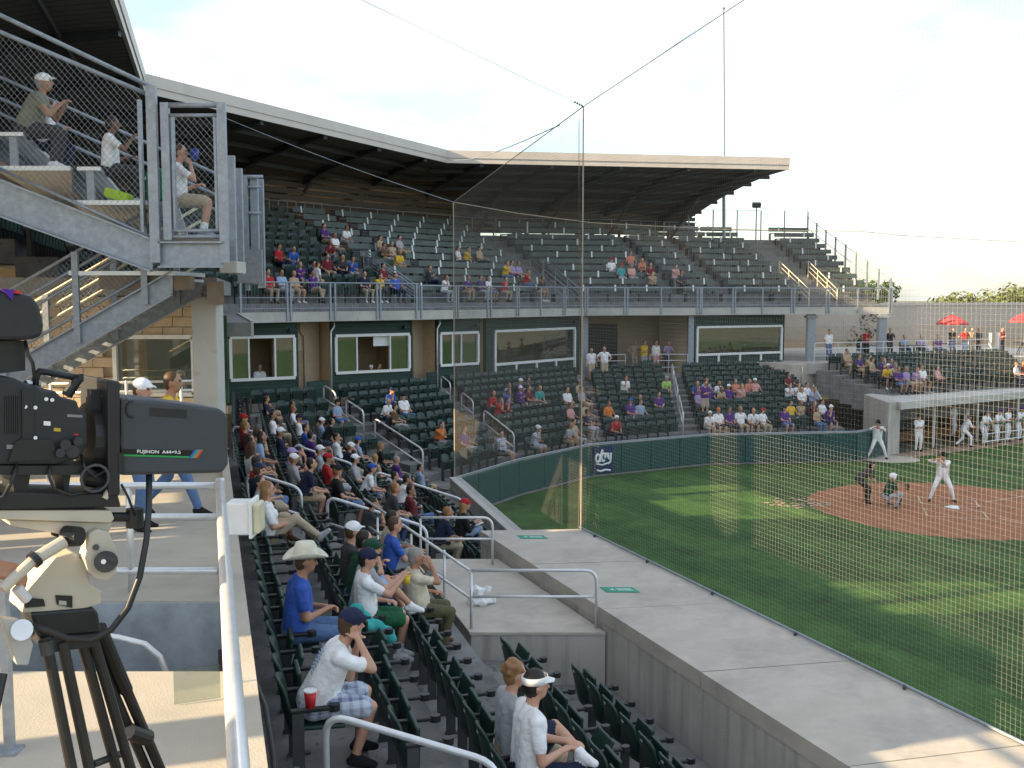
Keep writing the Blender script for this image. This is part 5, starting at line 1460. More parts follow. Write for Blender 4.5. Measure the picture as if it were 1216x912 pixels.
rod(125, 667, -.035, 127, 667, .01, .034, 'drag_knob', M_BLACK, th, 18); rod(123, 667, -.04, 123, 667, -.03, .008, 'knob_glint', M_WHITE, th, 8)
rod(114, 650, -.006, 114, 650, .01, .010, 'housing_plug', M_DKSTEEL, th, 10)
rod(95, 637, -.02, 78, 637, .02, .030, 'handle_clamp', M_BLACK, th, 16, .034)
hdl = MB(); hdl.bar(LP(76, 643, -.01), LP(42, 664, -.03), .020, 12); hdl.build('handle_tube', M_HEAD, th)
hdl = MB(); hdl.bar(LP(44, 662, -.03), LP(38, 667, -.034), .026, 12); hdl.build('handle_collar', M_BLACK, th)
GRIP_A, GRIP_B = LP(40, 665, -.033), LP(2, 700, -.06)
hdl = MB(); hdl.bar(GRIP_A, GRIP_B, .017, 12); hdl.build('handle_shaft', M_HEAD, th)
rod(32, 712, -.04, 20, 698, -.05, .016, 'zoom_grip', mat('pale_rubber', (.60, .60, .62), .4), th)
rod(133, 614, .05, 152, 614, .05, .016, 'counter_shaft', M_BLACK, th); rod(160, 604, .05, 160, 626, .05, .028, 'counter_knob', M_BLACK, th, 14)
# bowl, spider and legs
slabp([(36, 728), (112, 722), (117, 728), (121, 752), (46, 758)], .03, .17, 'bowl', M_BLACK, th, .008)
slabp([(52, 758), (120, 752), (118, 768), (56, 776)], .02, .19, 'leg_yoke', M_BLACK, th, .004)
rod(26, 748, -.02, 30, 748, .02, .032, 'pan_knob', M_STEEL, th, 16); slabp([(2, 735), (26, 738), (40, 765), (34, 790), (20, 790)], .0, .05, 'pan_bracket', mat('grey_casting', (.42, .43, .42), .5), th, .004)
def leg(uv0, uv1, y0, y1, r, nm='leg_tube'):
    a, b_ = LP(*uv0, y0), LP(*uv1, y1); d = b_ - a; d = d / d.z * (4.92 - a.z)
    k = MB(); k.bar(a, a + d, r, 10); k.build(nm, M_BLACK, th)
    return a, a + d
leg((54, 756), (85, 912), .02, .0, .017); leg((74, 762), (106, 912), .02, .0, .017)
leg((98, 764), (138, 912), .05, .1, .017); leg((112, 764), (155, 912), .05, .1, .017)
leg((118, 745), (176, 880), .16, .34, .019); leg((108, 760), (160, 880), .16, .34, .017)
leg((2, 800), (-20, 900), -.02, -.1, .017)
rod(118, 745, .155, 150, 820, .25, .023, 'leg_sleeve', M_BLACK, th); rod(54, 760, .02, 57, 776, .02, .022, 'leg_collar', M_DKSTEEL, th)
rod(152, 868, .28, 175, 876, .33, .03, 'leg_lock', M_BLACK, th); rod(110, 908, .0, 152, 892, .2, .012, 'mid_spreader', M_BLACK, th)
k = MB(); k.smooth = True
k.tube([LP(177, 560, .03), LP(177, 600, .0), LP(174, 640, -.03), LP(166, 685, -.05), LP(152, 722, -.06), LP(132, 748, -.06), LP(108, 760, -.05), LP(80, 758, -.04), LP(55, 748, -.03), (LP(38, 742, -.01))], .0105, 8)
k.build('camera_cable', M_BLACK, label='thick black cable looping from the box lens under the tripod head', cat='cable')
cp = MB(); cp.box((-2.3, 2.85, 4.86), (3.0, 2.5, .07)); cp.box((-2.3, 2.85, 4.53), (2.8, 2.3, .62)); cp.build('camera_platform', mat('plywood', (.30, .22, .13), .8), label='low plywood platform under the broadcast tripod', cat='platform')

for (u0, v0, u1, v1, m_) in ((52, 500, 60, 505, M_WHITE), (8, 528, 20, 533, mat('grey_print', (.22, .23, .24), .5)), (64, 508, 72, 512, mat('yellow_tape', (.5, .36, .04), .7))):
    slabp([(u0, v0), (u1, v0 + .6), (u1, v1 + .6), (u0, v1)], -.0022, .003, 'label_sticker', m_, body)
for pts, r in (([(96, 540, .02), (101, 556, -.02), (112, 566, -.02), (124, 560, .0), (130, 552, .0)], .005), ([(60, 552, -.004), (58, 566, -.02), (64, 580, -.02), (84, 588, -.015), (106, 584, -.01), (126, 576, .0)], .005), ([(20, 552, -.004), (14, 572, -.02), (4, 590, -.02), (-20, 600, -.01)], .006), ([(144, 575, .0), (152, 590, -.01), (160, 612, .02)], .004)):
    k = MB(); k.smooth = True; k.tube([LP(*p) for p in pts], r, 6); k.build('lead', M_BLACK, tv)
for (u, v) in ((150, 474), (266, 492), (266, 556), (150, 558)):
    k = MB(); k.bar(LP(u, v, -.0015), LP(u, v, .004), .004, 8); k.build('screw', M_DKSTEEL, lens)
# ---------------------------------------------------------------- people
SK, SH, PA, HA, SO, CA, EYE, EXTRA = range(8)
def pmat(name, col, rough=.8, var=.10, scale=14): return mat(name, col, rough, var=var, scale=scale, bump=.12, bscale=60)
SKIN = {'fair': pmat('skin_fair', (.52, .29, .20), .55, .05), 'tan': pmat('skin_tan', (.40, .21, .13), .55, .05), 'brown': pmat('skin_brown', (.17, .085, .05), .55, .05)}
HAIR = {'dark': pmat('hair_dark', (.016, .011, .008), .5), 'brown': pmat('hair_brown', (.07, .037, .018), .55), 'blond': pmat('hair_blond', (.36, .22, .08), .55), 'grey': pmat('hair_grey', (.27, .26, .25), .6), 'sandy': pmat('hair_sandy', (.24, .125, .05), .55)}
COL = dict(white=(.80, .80, .81), blue=(.035, .10, .42), navy=(.012, .018, .05), black=(.012, .012, .013), red=(.42, .02, .025), maroon=(.16, .02, .03), purple=(.085, .03, .19), lavender=(.36, .29, .52), grey=(.36, .37, .39), tan=(.42, .32, .21), khaki=(.42, .35, .25), green=(.01, .10, .04), darkgreen=(.012, .055, .032), lime=(.38, .62, .14), yellow=(.70, .46, .03), orange=(.62, .17, .03), salmon=(.60, .22, .15), pink=(.60, .33, .32), teal=(.04, .34, .33), lightblue=(.30, .42, .62), denim=(.10, .17, .33), paledenim=(.27, .36, .50), olive=(.10, .10, .05), brown=(.12, .07, .04), camo=(.20, .20, .15), cream=(.62, .56, .42), uniform=(.80, .81, .83), charcoal=(.04, .042, .046), stripe=(.30, .34, .45))
def cloth(n): return mat('cloth_' + n, COL[n], .88, var=.14, scale=9, bump=.9, bscale=17)
M_EYE = mat('eye_dark', (.02, .015, .012), .3)

def ik(a, c, l1, l2, pole):
    a, c, pole = Vector(a), Vector(c), Vector(pole); d = c - a; L_ = min(d.length, (l1 + l2) * .998); L_ = max(L_, abs(l1 - l2) + .02)
    d.normalize(); c = a + d * L_
    x = (l1 * l1 - l2 * l2 + L_ * L_) / (2 * L_); h = math.sqrt(max(0, l1 * l1 - x * x))
    n = pole - d * pole.dot(d); n.normalize()
    return a + d * x + n * h, c

def person_prims(P):
    """P: pose dict in the person's own frame (x right, y forward, z up); returns capsules (p, r, q, r2, slot) and ellipsoids"""
    caps, ells = [], []
    S = P.get('build', 1.0)
    hip = Vector(P.get('hip', (0, .16, .545)))
    lean = P.get('lean', -.12); tw = P.get('twist', 0.0); side = P.get('side', 0.0)
    R = Matrix.Rotation(tw, 3, 'Z') @ Matrix.Rotation(side, 3, 'Y') @ Matrix.Rotation(-lean, 3, 'X')
    def TB(x, y, z): return hip + R @ Vector((x, y, z))
    f = P.get('fem', False)
    sw = .158 if f else .182
    # torso, shirt
    for s in (-1, 1):
        caps.append((TB(s * .075, 0, .02), .118 * S, TB(s * .085, -.005, .22), .108 * S, SH))
        caps.append((TB(s * .085, -.005, .22), .108 * S, TB(s * .10, .0, .385), .105 * S, SH))
        caps.append((TB(s * .10, -.005, .435), .075, TB(s * sw, -.005, .43), .066, SH))
        if f: ells.append((TB(s * .075, .09, .30), (.065, .06, .06), R, SH))
    caps.append((TB(0, .02 + .03 * (S - 1) * 4, .08), .125 * S, TB(0, .005, .32), .118 * S, SH))
    caps.append((TB(0, -.02, .40), .085, TB(0, -.01, .475), .058, SH))
    # pelvis
    caps.append((hip + Vector((-.075, -.01, -.02)), .118 * S, hip + Vector((.075, -.01, -.02)), .118 * S, PA))
    # neck, head
    hy, hp_, hr_ = P.get('head', (0, 0, 0))        # yaw (left +), pitch (down +), roll
    nb_ = TB(0, .0, .47); RH = Matrix.Rotation(tw * .5 + hy, 3, 'Z') @ Matrix.Rotation(-hp_, 3, 'X') @ Matrix.Rotation(hr_, 3, 'Y')
    hc = nb_ + R @ Vector((0, .01, .06)) + RH @ Vector((0, .025, .125))
    hs = P.get('hs', 1.0)
    def HD(x, y, z): return hc + RH @ (Vector((x, y, z)) * hs)
    caps.append((nb_ - R @ Vector((0, 0, .04)), .056, HD(0, -.015, -.06), .052, SK))
    ells.append((HD(0, 0, .01), (.076 * hs, .095 * hs, .108 * hs), RH, SK))
    ells.append((HD(0, .032, -.058), (.054 * hs, .058 * hs, .058 * hs), RH, SK))
    caps.append((HD(0, .09, .005), .010, HD(0, .108, -.028), .016, SK))
    for s in (-1, 1):
        ells.append((HD(s * .078, -.005, -.008), (.012, .022, .032), RH, SK))
        ells.append((HD(s * .032, .083, .012), (.013, .012, .008), RH, EYE))
        caps.append((HD(s * .018, .088, .028), .009, HD(s * .05, .076, .026), .008, HA if P.get('hair') != 'bald' else SK))
    caps.append((HD(-.018, .083, -.064), .007, HD(.018, .083, -.064), .007, 'lip'))
    hair = P.get('hair', 'short')
    if hair != 'bald':
        ells.append((HD(0, -.018, .034), (.085 * hs, .098 * hs, .100 * hs), RH, HA))
        ells.append((HD(0, -.045, -.02), (.078 * hs, .062 * hs, .075 * hs), RH, HA))
        if hair == 'curly':
            rg = random.Random(3)
            for k in range(26):
                a = rg.uniform(0, 6.28); e = rg.uniform(-.2, 1.4)
                ells.append((HD(.082 * math.cos(a) * math.cos(e), -.018 + .088 * math.sin(a) * math.cos(e) - .01, .035 + .095 * math.sin(e)), (.026,) * 3, RH, HA))
        if hair == 'long':
            for s in (-1, 0, 1):
                caps.append((HD(s * .055, -.05, .0), .058, HD(s * .06, -.075, -.20), .045, HA))
        if hair == 'tail':
            caps.append((HD(0, -.10, .02), .035, HD(0, -.13, -.16), .022, HA))
    cap = P.get('cap')
    if cap == 'cap':
        ells.append((HD(0, -.005, .052), (.092 * hs, .108 * hs, .085 * hs), RH, CA))
        for s in (-1, 0, 1): caps.append((HD(s * .045, .075, .055), .014, HD(s * .04, .165 - .015 * abs(s), .042), .010, CA))
    elif cap == 'back':
        ells.append((HD(0, .0, .052), (.092 * hs, .108 * hs, .085 * hs), RH, CA))
        for s in (-1, 0, 1): caps.append((HD(s * .045, -.085, .045), .014, HD(s * .04, -.15, .015), .010, CA))
    elif cap == 'helmet':
        ells.append((HD(0, -.008, .045), (.104 * hs, .122 * hs, .10 * hs), RH, CA))
        for s in (-1, 1): ells.append((HD(s * .092, .0, -.01), (.022, .055, .06), RH, CA))
        for s in (-1, 0, 1): caps.append((HD(s * .045, .085, .05), .014, HD(s * .04, .165, .04), .010, CA))
    # arms
    sleeve = P.get('sleeve', .62); dt = P.get('hands', 0)
    for i, s in enumerate((-1, 1)):
        sh = TB(s * sw, -.005, .425); tgt = P['rh'] if s > 0 else P['lh']
        pole = P.get('rpole' if s > 0 else 'lpole', (s * .55, -.5, -.75))
        el, wr = ik(sh, Vector(tgt), .285, .25, pole)
        m_ = lerp(sh, el, sleeve) if sleeve < 1 else el
        caps.append((sh, .062 * (S * .4 + .6), m_, .056 * (S * .4 + .6), SH))
        if sleeve < 1:
            caps.append((m_, .044, el, .040, SK)); caps.append((el, .040, wr, .027, SK))
        else:
            q = lerp(el, wr, min(1, (sleeve - 1)))
            caps.append((el, .048, q, .038, SH)); caps.append((q, .034, wr, .027, SK))
        fd_ = P.get('rhd' if s > 0 else 'lhd'); hdir = (Vector(fd_) if fd_ else (wr - el)).normalized()
        side_ = hdir.cross(Vector((0, 0, 1)));
        if side_.length < .1: side_ = Vector((1, 0, 0))
        side_.normalize()
        pn = P.get('rpalm' if s > 0 else 'lpalm')     # palm normal
        nrm_ = Vector(pn).normalized() if pn else hdir.cross(side_).normalized()
        if nrm_.z > 0 and not pn: nrm_ = -nrm_
        side_ = nrm_.cross(hdir).normalized()
        pc = wr + hdir * .045
        if dt:
            for q in (-.022, 0, .022): caps.append((wr + side_ * q * .6, .017, wr + hdir * .085 + side_ * q, .0155, SK))
            curl = P.get('curl', .8)
            for q, ln in ((-.030, .062), (-.010, .074), (.011, .070), (.031, .054)):
                b0 = wr + hdir * .088 + side_ * q
                b1 = b0 + (hdir * math.cos(curl * .6) + nrm_ * math.sin(curl * .6)) * ln * .55
                b2 = b1 + (hdir * math.cos(curl * 1.7) + nrm_ * math.sin(curl * 1.7)) * ln * .55
                caps.append((b0, .0100, b1, .0092, SK)); caps.append((b1, .0092, b2, .008, SK))
            tb = wr + hdir * .03 - side_ * .03 * s * 1; t1 = tb + (hdir * .6 - side_ * s * .6 + nrm_ * .45).normalized() * .04; t2 = t1 + (hdir * .9 + nrm_ * .3).normalized() * .032
            caps.append((tb, .013, t1, .011, SK)); caps.append((t1, .011, t2, .009, SK))
        else:
            ells.append((pc, (.040, .040, .040), Matrix.Identity(3), SK)); caps.append((pc, .034, pc + hdir * .06 + nrm_ * .03, .022, SK))
            caps.append((wr - side_ * .02 * s + hdir * .02, .016, wr - side_ * s * .045 + hdir * .07, .012, SK))
    # legs
    leg = P.get('legs', 'long')          # long, shorts
    for s in (-1, 1):
        hj = hip + Vector((s * .085, 0, -.02)); ft = Vector(P['rf'] if s > 0 else P['lf'])
        pole = P.get('rkp' if s > 0 else 'lkp', (s * .12, .8, .6))
        kn, an = ik(hj, ft, .43, .41, pole)
        k1 = .088 * (S * .5 + .5)
        if leg == 'shorts':
            q = lerp(hj, kn, .86); caps.append((hj, .105 * (S * .5 + .5), q, .090, PA)); caps.append((lerp(hj, kn, .7), .06, kn, .056, SK))
            caps.append((kn, .054, lerp(kn, an, .35), .053, SK)); caps.append((lerp(kn, an, .35), .053, an, .034, SK))
            sock = P.get('sock')
            if sock: caps.append((lerp(kn, an, sock), .048, an, .040, 'sock'))
        else:
            caps.append((hj, .102 * (S * .5 + .5), kn, .070, PA)); caps.append((kn, .068, lerp(kn, an, .4), .062, PA)); caps.append((lerp(kn, an, .4), .062, lerp(kn, an, .95), .050, PA))
        fd = Vector(P.get('rfd' if s > 0 else 'lfd', (s * .18, 1, -.15))).normalized()
        dn = Vector((0, 0, -1)) - fd * fd.dot(Vector((0, 0, -1))); dn = dn.normalized() if dn.length > .05 else Vector((0, 1, 0))
        heel = an + dn * .045 - fd * .03; toe = an + dn * .055 + fd * .155
        caps.append((an, .042, an + dn * .03, .044, SO)); caps.append((heel, .040, toe, .034, SO)); caps.append((an + dn * .02 + fd * .02, .042, toe, .030, SO))
    return caps, ells

def cap_mesh(mb, p, r, q, r2, n):
    p, q = Vector(p), Vector(q); d = q - p; L_ = d.length
    if L_ < 1e-5: d = Vector((0, 0, 1)); L_ = 1e-5
    else: d = d / L_
    up_ = Vector((0, 0, 1)) if abs(d.z) < .9 else Vector((1, 0, 0)); a = d.cross(up_).normalized(); b = d.cross(a)
    rings = []; H = 3
    for j in range(1, H + 1): t = math.pi / 2 * j / H; rings.append((p - d * (r * math.cos(t)), r * math.sin(t)))
    for j in range(H, 0, -1): t = math.pi / 2 * j / H; rings.append((q + d * (r2 * math.cos(t)), r2 * math.sin(t)))
    vs = [p - d * r]; 
    for c, rr in rings:
        for i in range(n): t = 2 * math.pi * i / n; vs.append(c + a * (rr * math.cos(t)) + b * (rr * math.sin(t)))
    vs.append(q + d * r2); fs = []; m = len(rings)
    for i in range(n): fs.append((0, 1 + (i + 1) % n, 1 + i))
    for j in range(m - 1):
        for i in range(n): x, y = 1 + j * n + i, 1 + j * n + (i + 1) % n; fs.append((x, y, y + n, x + n))
    e = 1 + m * n
    for i in range(n): fs.append((e, e - n + i, e - n + (i + 1) % n))
    mb.add(vs, fs)

PALETTE_N = 8
def person_mesh(name, P, voxel=.026, smooth=3):
    caps, ells = person_prims(P); mb = MB()
    n = 12 if voxel < .02 else 9
    for c in caps: cap_mesh(mb, c[0], c[1], c[2], c[3], n)
    for c, r, R_, s in ells: mb.ell(c, r, 14 if voxel < .02 else 10, 9 if voxel < .02 else 7, R_)
    me = bpy.data.meshes.new(name + '_src'); me.from_pydata(mb.v, [], mb.f)
    o = bpy.data.objects.new(name + '_src', me); C.objects.link(o)
    md = o.modifiers.new('r', 'REMESH'); md.mode = 'VOXEL'; md.voxel_size = voxel; md.use_smooth_shade = True
    sm = o.modifiers.new('s', 'SMOOTH'); sm.factor = .5; sm.iterations = smooth
    out = bpy.data.meshes.new_from_object(o.evaluated_get(bpy.context.evaluated_depsgraph_get()))
    bpy.data.objects.remove(o); bpy.data.meshes.remove(me); out.name = name
    nf = len(out.polygons); ctr = np.empty(nf * 3); out.polygons.foreach_get('center', ctr); ctr = ctr.reshape(-1, 3)
    best = np.full(nf, 1e9); slot = np.zeros(nf, dtype=np.int32)
    mp = {'lip': 6, 'sock': 7}
    for p, r, q, r2, s in caps:
        p, q = np.array(p), np.array(q); d = q - p; L2 = max(1e-9, d @ d); t = np.clip(((ctr - p) @ d) / L2, 0, 1)
        dist = np.linalg.norm(ctr - (p + t[:, None] * d), axis=1) - (r + (r2 - r) * t)
        m = dist < best; best[m] = dist[m]; slot[m] = mp.get(s, s)
    for c, r, R_, s in ells:
        q = (ctr - np.array(c)) @ np.array(R_); rr = np.array(r); k = np.linalg.norm(q / rr, axis=1); dist = (k - 1) * rr.min()
        m = dist < best - (.004 if s == HA else 0); best[m] = dist[m]; slot[m] = s
    # hair never covers the face: faces in front of the hairline stay skin is handled by the ellipsoids' offset
    out.materials.clear()
    for k in range(PALETTE_N): out.materials.append(None)
    out.polygons.foreach_set('material_index', slot)
    out.polygons.foreach_set('use_smooth', [True] * nf)
    return out

def place_person(me, pos, ang, look, label, group, name='person', scale=1.0):
    """look: (skin, shirt, trousers, hair, shoes, cap)"""
    o = bpy.data.objects.new(name, me); C.objects.link(o)
    sk, sh, pa, ha, so, ca = look
    mats = [SKIN[sk], cloth(sh), cloth(pa), HAIR[ha], cloth(so), cloth(ca or 'navy'), M_EYE, cloth('white')]
    for s, m in zip(o.material_slots, mats): s.link = 'OBJECT'; s.material = m
    o.location = pos; o.rotation_euler = (0, 0, ang); o.scale = (scale,) * 3
    WLOC[o] = Vector(pos)
    return tag(o, label, 'person', group)

# base poses: seated (origin on the floor under the seat back), standing (origin between the feet)
SIT = dict(rf=(.13, .50, .10), lf=(-.13, .52, .10))
def sit(**k): d = dict(SIT); d.update(k); return d
BASE = {}
def base(key, P, v=.027):
    if key not in BASE: BASE[key] = person_mesh('person_' + key, P, v)
    return BASE[key]
POSES = {
 'lap': sit(rh=(.10, .42, .68), lh=(-.08, .44, .68)),
 'lean': sit(lean=.42, rh=(.12, .62, .62), lh=(-.06, .62, .62), head=(0, -.2, 0)),
 'chin': sit(lean=.25, rh=(.06, .46, 1.04), lh=(-.05, .48, .72), rpole=(.3, .2, -1), head=(.1, .05, 0)),
 'armrest': sit(lean=-.16, rh=(.27, .40, .66), lh=(-.27, .40, .66), head=(.3, 0, 0)),
 'crossed': sit(lean=-.14, rh=(-.08, .24, .84), lh=(.09, .27, .80), rf=(-.05, .62, .22), lf=(-.12, .52, .10), head=(-.25, 0, 0)),
 'turn': sit(twist=.35, rh=(.16, .45, .70), lh=(-.22, .36, .68), head=(.6, 0, 0)),
}
STAND = dict(hip=(0, 0, .93), lean=.02, rf=(.11, .02, .085), lf=(-.11, -.02, .085), rkp=(.1, 1, 0), lkp=(-.1, 1, 0))
def stand(**k): d = dict(STAND); d.update(k); return d
SPOSES = {
 'stand': stand(rh=(.27, .08, .80), lh=(-.27, .06, .80)),
 'folded': stand(rh=(-.08, .22, 1.16), lh=(.10, .25, 1.13), head=(.2, .1, 0)),
 'hips': stand(rh=(.20, .06, 1.0), lh=(-.20, .06, 1.0), rpole=(1, -.4, 0), lpole=(-1, -.4, 0), head=(-.3, 0, 0)),
 'rail': stand(lean=.35, hip=(0, -.1, .92), rh=(.22, .42, 1.10), lh=(-.22, .42, 1.10), head=(.1, .05, 0)),
}
COLW = {'grey': 'grey', 'camo': 'grey green', 'lightblue': 'light blue', 'darkgreen': 'dark green', 'lime': 'lime green', 'stripe': 'blue and white', 'uniform': 'white uniform'}
def cw(c): return COLW.get(c, c)
def psit(key, cap=None, legs='long', hair='short', fem=False, sleeve=.62, v=.027):
    P = dict(POSES[key]); P.update(legs=legs, hair=hair, fem=fem, sleeve=sleeve)
    if cap: P['cap'] = cap
    return base('_'.join(map(str, (key, cap, legs, hair, fem, sleeve))), P, v)
def pstand(key, cap=None, legs='long', hair='short', fem=False, sleeve=.62, v=.027):
    P = dict(SPOSES[key]); P.update(legs=legs, hair=hair, fem=fem, sleeve=sleeve)
    if cap: P['cap'] = cap
    return base('s_' + '_'.join(map(str, (key, cap, legs, hair, fem, sleeve))), P, v)
REGION = {'n0': 'in the near rows', 'n1': 'in the near rows', 'n2': 'past the second aisle', 'n3': 'in the rows before the corner', 'c1': 'below the first press box', 'c2': 'below the roller blind box', 'c3': 'below the wide dark box', 'c4': 'below the open concourse bay', 'c5': 'below the net side box', 'd1': 'above the far dugout roof',
          'u0': 'in the upper chairs', 'u1': 'in the upper chairs', 'u2': 'in the upper chairs', 'u3': 'by the upper stair rail', 'u4': 'on the middle upper benches', 'u5': 'on the benches past the stairs', 'u6': 'on the benches under the roof end', 'u7': 'on the open upper benches'}

def nearest_seat(u, v, pool, hz=1.24, hy=.12):
    best, bs = 1e9, None
    for s in pool:
        if s.get('occ'): continue
        f = Vector((-math.sin(s['ang']), math.cos(s['ang']), 0)); h = s['pos'] + f * hy + Vector((0, 0, hz))
        if h.y < 1: continue
        x, y = PX(h); e = (x - u) ** 2 + (y - v) ** 2 * 1.3
        if e < best: best, bs = e, s
    return bs

def head_at(u, v, pool): 
    s = nearest_seat(u, v, pool); s['occ'] = True; return s
NEARP = [s for s in SEATS if s['block'] in ('n0', 'n1')]
FV = .0135
def custom(u, v, P, look, label, pool=None, scale=1.07, grp='spectators in the near rows', vox=FV):
    s = head_at(u, v, pool or NEARP); me = person_mesh('person_near', P, vox, 3)
    o = place_person(me, s['pos'], s['ang'], look, label, grp, scale=scale); o['seat_ang'] = 0.0; del o['seat_ang']
    return o, s
def local_part(mb, name, m, parent):
    """child given in the parent's own frame"""
    me = mb.mesh(name, m); o = bpy.data.objects.new(name, me); C.objects.link(o); o.parent = parent; return o

# 1 cowboy hat
o, s1 = custom(352, 674, sit(lean=.12, rh=(.06, .44, .72), lh=(-.10, .46, .70), hands=1, head=(.05, .12, 0), sleeve=.6, build=1.08), ('tan', 'blue', 'denim', 'brown', 'brown', None), 'man in a blue T-shirt and jeans wearing a cream cowboy hat', scale=1.12)
HC = Vector((0, .16, .545)) + Matrix.Rotation(-.12, 3, 'X') @ Vector((0, .01, .53)) + Matrix.Rotation(-.12, 3, 'X') @ Vector((0, .025, .125))
hat = MB(); hat.smooth = True; n = 28; prof = [(.192, .052), (.150, .030), (.108, .028), (.104, .08), (.098, .135), (.086, .172), (.05, .176), (.0, .155)]
rings = []
for (r, z) in prof:
    for i in range(n):
        t = 2 * math.pi * i / n; c_, s_ = math.cos(t), math.sin(t)
        ry = r * (1.12 if r > .11 else 1.08); lift = .055 * abs(c_) ** 2.2 * ((r - .108) / .087 if r > .108 else 0); dip = -.03 * abs(s_) ** 3 * ((r - .108) / .087 if r > .108 else 0)
        crease = -.03 * max(0, 1 - abs(c_) * 2.2) * (1 if (z > .15 and r > 0) else 0) + (-.0 if r else -.0)
        hat.v.append((HC.x + r * c_ * (.90 if r < .11 else 1.0), HC.y + ry * s_ - .005, HC.z + .012 + z + lift + dip + crease))
for j in range(len(prof) - 1):
    for i in range(n): a, b_ = j * n + i, j * n + (i + 1) % n; hat.f.append((a, b_, b_ + n, a + n)); hat.m.append(0)
h_ = local_part(hat, 'cowboy_hat', pmat('felt_cream', (.66, .63, .52), .85), o)
h_.modifiers.new('t', 'SOLIDIFY').thickness = .006
bnd = MB(); bnd.tube([(HC.x + .100 * math.cos(t) * .92, HC.y + .112 * math.sin(t) - .005, HC.z + .05) for t in [2 * math.pi * i / 20 for i in range(20)]], .007, 5, closed=True); local_part(bnd, 'hat_band', pmat('hat_band_cord', (.30, .25, .17)), o)
custom(380, 655, sit(lean=.2, rh=(.05, .44, 1.02), lh=(-.08, .5, .86), rpole=(.4, .3, -1), hands=1), ('fair', 'darkgreen', 'denim', 'dark', 'black', None), 'person in a green shirt beside the cowboy hat man with hand at mouth')
# 2 white T-shirt from behind, plaid shorts, red cup
o2, s2 = custom(412, 775, sit(lean=.50, twist=-.12, rh=(.10, .50, 1.02), lh=(-.02, .50, .90), rpole=(.5, .1, -1), hands=1, cap='cap', head=(.35, .10, 0), legs='shorts', build=1.1, rf=(.14, .46, .10)), ('fair', 'white', 'stripe', 'brown', 'black', 'navy'), 'man in a white T-shirt, navy cap and pale plaid shorts, hand at his chin', scale=1.12)
pl = MATS['cloth_stripe']; N_ = pl.node_tree.nodes; L_ = pl.node_tree.links
def plaid(m):
    b = m.node_tree.nodes['Principled BSDF']; N = m.node_tree.nodes; L = m.node_tree.links
    tc = N.new('ShaderNodeTexCoord'); sp = N.new('ShaderNodeSeparateXYZ'); L.new(tc.outputs['Object'], sp.inputs[0]); acc = None
    for ax in ('X', 'Y', 'Z'):
        mu = N.new('ShaderNodeMath'); mu.operation = 'MULTIPLY'; mu.inputs[1].default_value = 78; L.new(sp.outputs[ax], mu.inputs[0])
        si = N.new('ShaderNodeMath'); si.operation = 'SINE'; L.new(mu.outputs[0], si.inputs[0])
        gt = N.new('ShaderNodeMath'); gt.operation = 'GREATER_THAN'; gt.inputs[1].default_value = .45; L.new(si.outputs[0], gt.inputs[0])
        if acc is None: acc = gt
        else:
            ad_ = N.new('ShaderNodeMath'); ad_.operation = 'ADD'; L.new(acc.outputs[0], ad_.inputs[0]); L.new(gt.outputs[0], ad_.inputs[1]); acc = ad_
    rp = N.new('ShaderNodeValToRGB'); rp.color_ramp.elements[0].color = (.55, .60, .70, 1); rp.color_ramp.elements[1].color = (.14, .17, .28, 1)
    mu = N.new('ShaderNodeMath'); mu.operation = 'DIVIDE'; mu.inputs[1].default_value = 3; L.new(acc.outputs[0], mu.inputs[0]); L.new(mu.outputs[0], rp.inputs['Fac']); L.new(rp.outputs['Color'], b.inputs['Base Color'])
plaid(pl)
def world_of(s, v): return s['pos'] + Matrix.Rotation(s['ang'], 3, 'Z') @ Vector(v)
# printed lines on the shirt's back
pr_ = MB(); RR = Matrix.Rotation(-.12, 3, 'Z') @ Matrix.Rotation(-.50, 3, 'X')
for r in range(7):
    z = .20 + r * .032; w = .05 + .035 * ((r * 37) % 5) / 4
    for sx in (-1, 1):
        a = Vector((0, .16, .545)) + RR @ Vector((sx * .06 - w * .5, -.128 + .01 * abs(r - 3) * .0, z)); b_ = Vector((0, .16, .545)) + RR @ Vector((sx * .06 + w * .5, -.128, z + .004))
        pr_.bar(a, b_, .006, 5)
local_part(pr_, 'back_print', pmat('print_blue', (.22, .33, .48)), o2)
def cup(pos, m, lid, label, h=.12, r=.036):
    t = thing('drink_cup', tuple(pos), label, 'cup'); k = MB(); k.smooth = True; n = 16; p = Vector(pos)
    k.bar(p, p + Vector((0, 0, h)), r, n, r2=r * 1.35); k.build('cup_body', m, t)
    k = MB(); k.bar(p + Vector((0, 0, h + .001)), p + Vector((0, 0, h + .012)), r * 1.42, n); k.build('rim', lid, t); return t
cup(world_of(s2, (.30, .12, .66)), pmat('cup_red', (.55, .02, .03), .4), M_WHITE, 'red paper cup with white rim on the armrest', .14, .04)
# 3 boy with the yellow cup
o, s3 = custom(433, 672, sit(lean=-.02, rh=(.14, .56, .98), lh=(.0, .40, .70), rpole=(.7, -.2, -1), hands=1, cap='cap', legs='shorts', head=(-.1, .05, 0), sock=.72, rf=(.10, .52, .10), lf=(-.02, .56, .10)), ('fair', 'white', 'green', 'dark', 'white', 'navy'), 'boy in a white T-shirt, navy cap and green shorts holding a yellow cup')
cup(world_of(s3, (.12, .66, .97)), pmat('cup_yellow', (.75, .50, .03), .5), pmat('cup_yellow', (.75, .5, .03)), 'yellow paper cup held by the boy in green shorts', .10, .034)
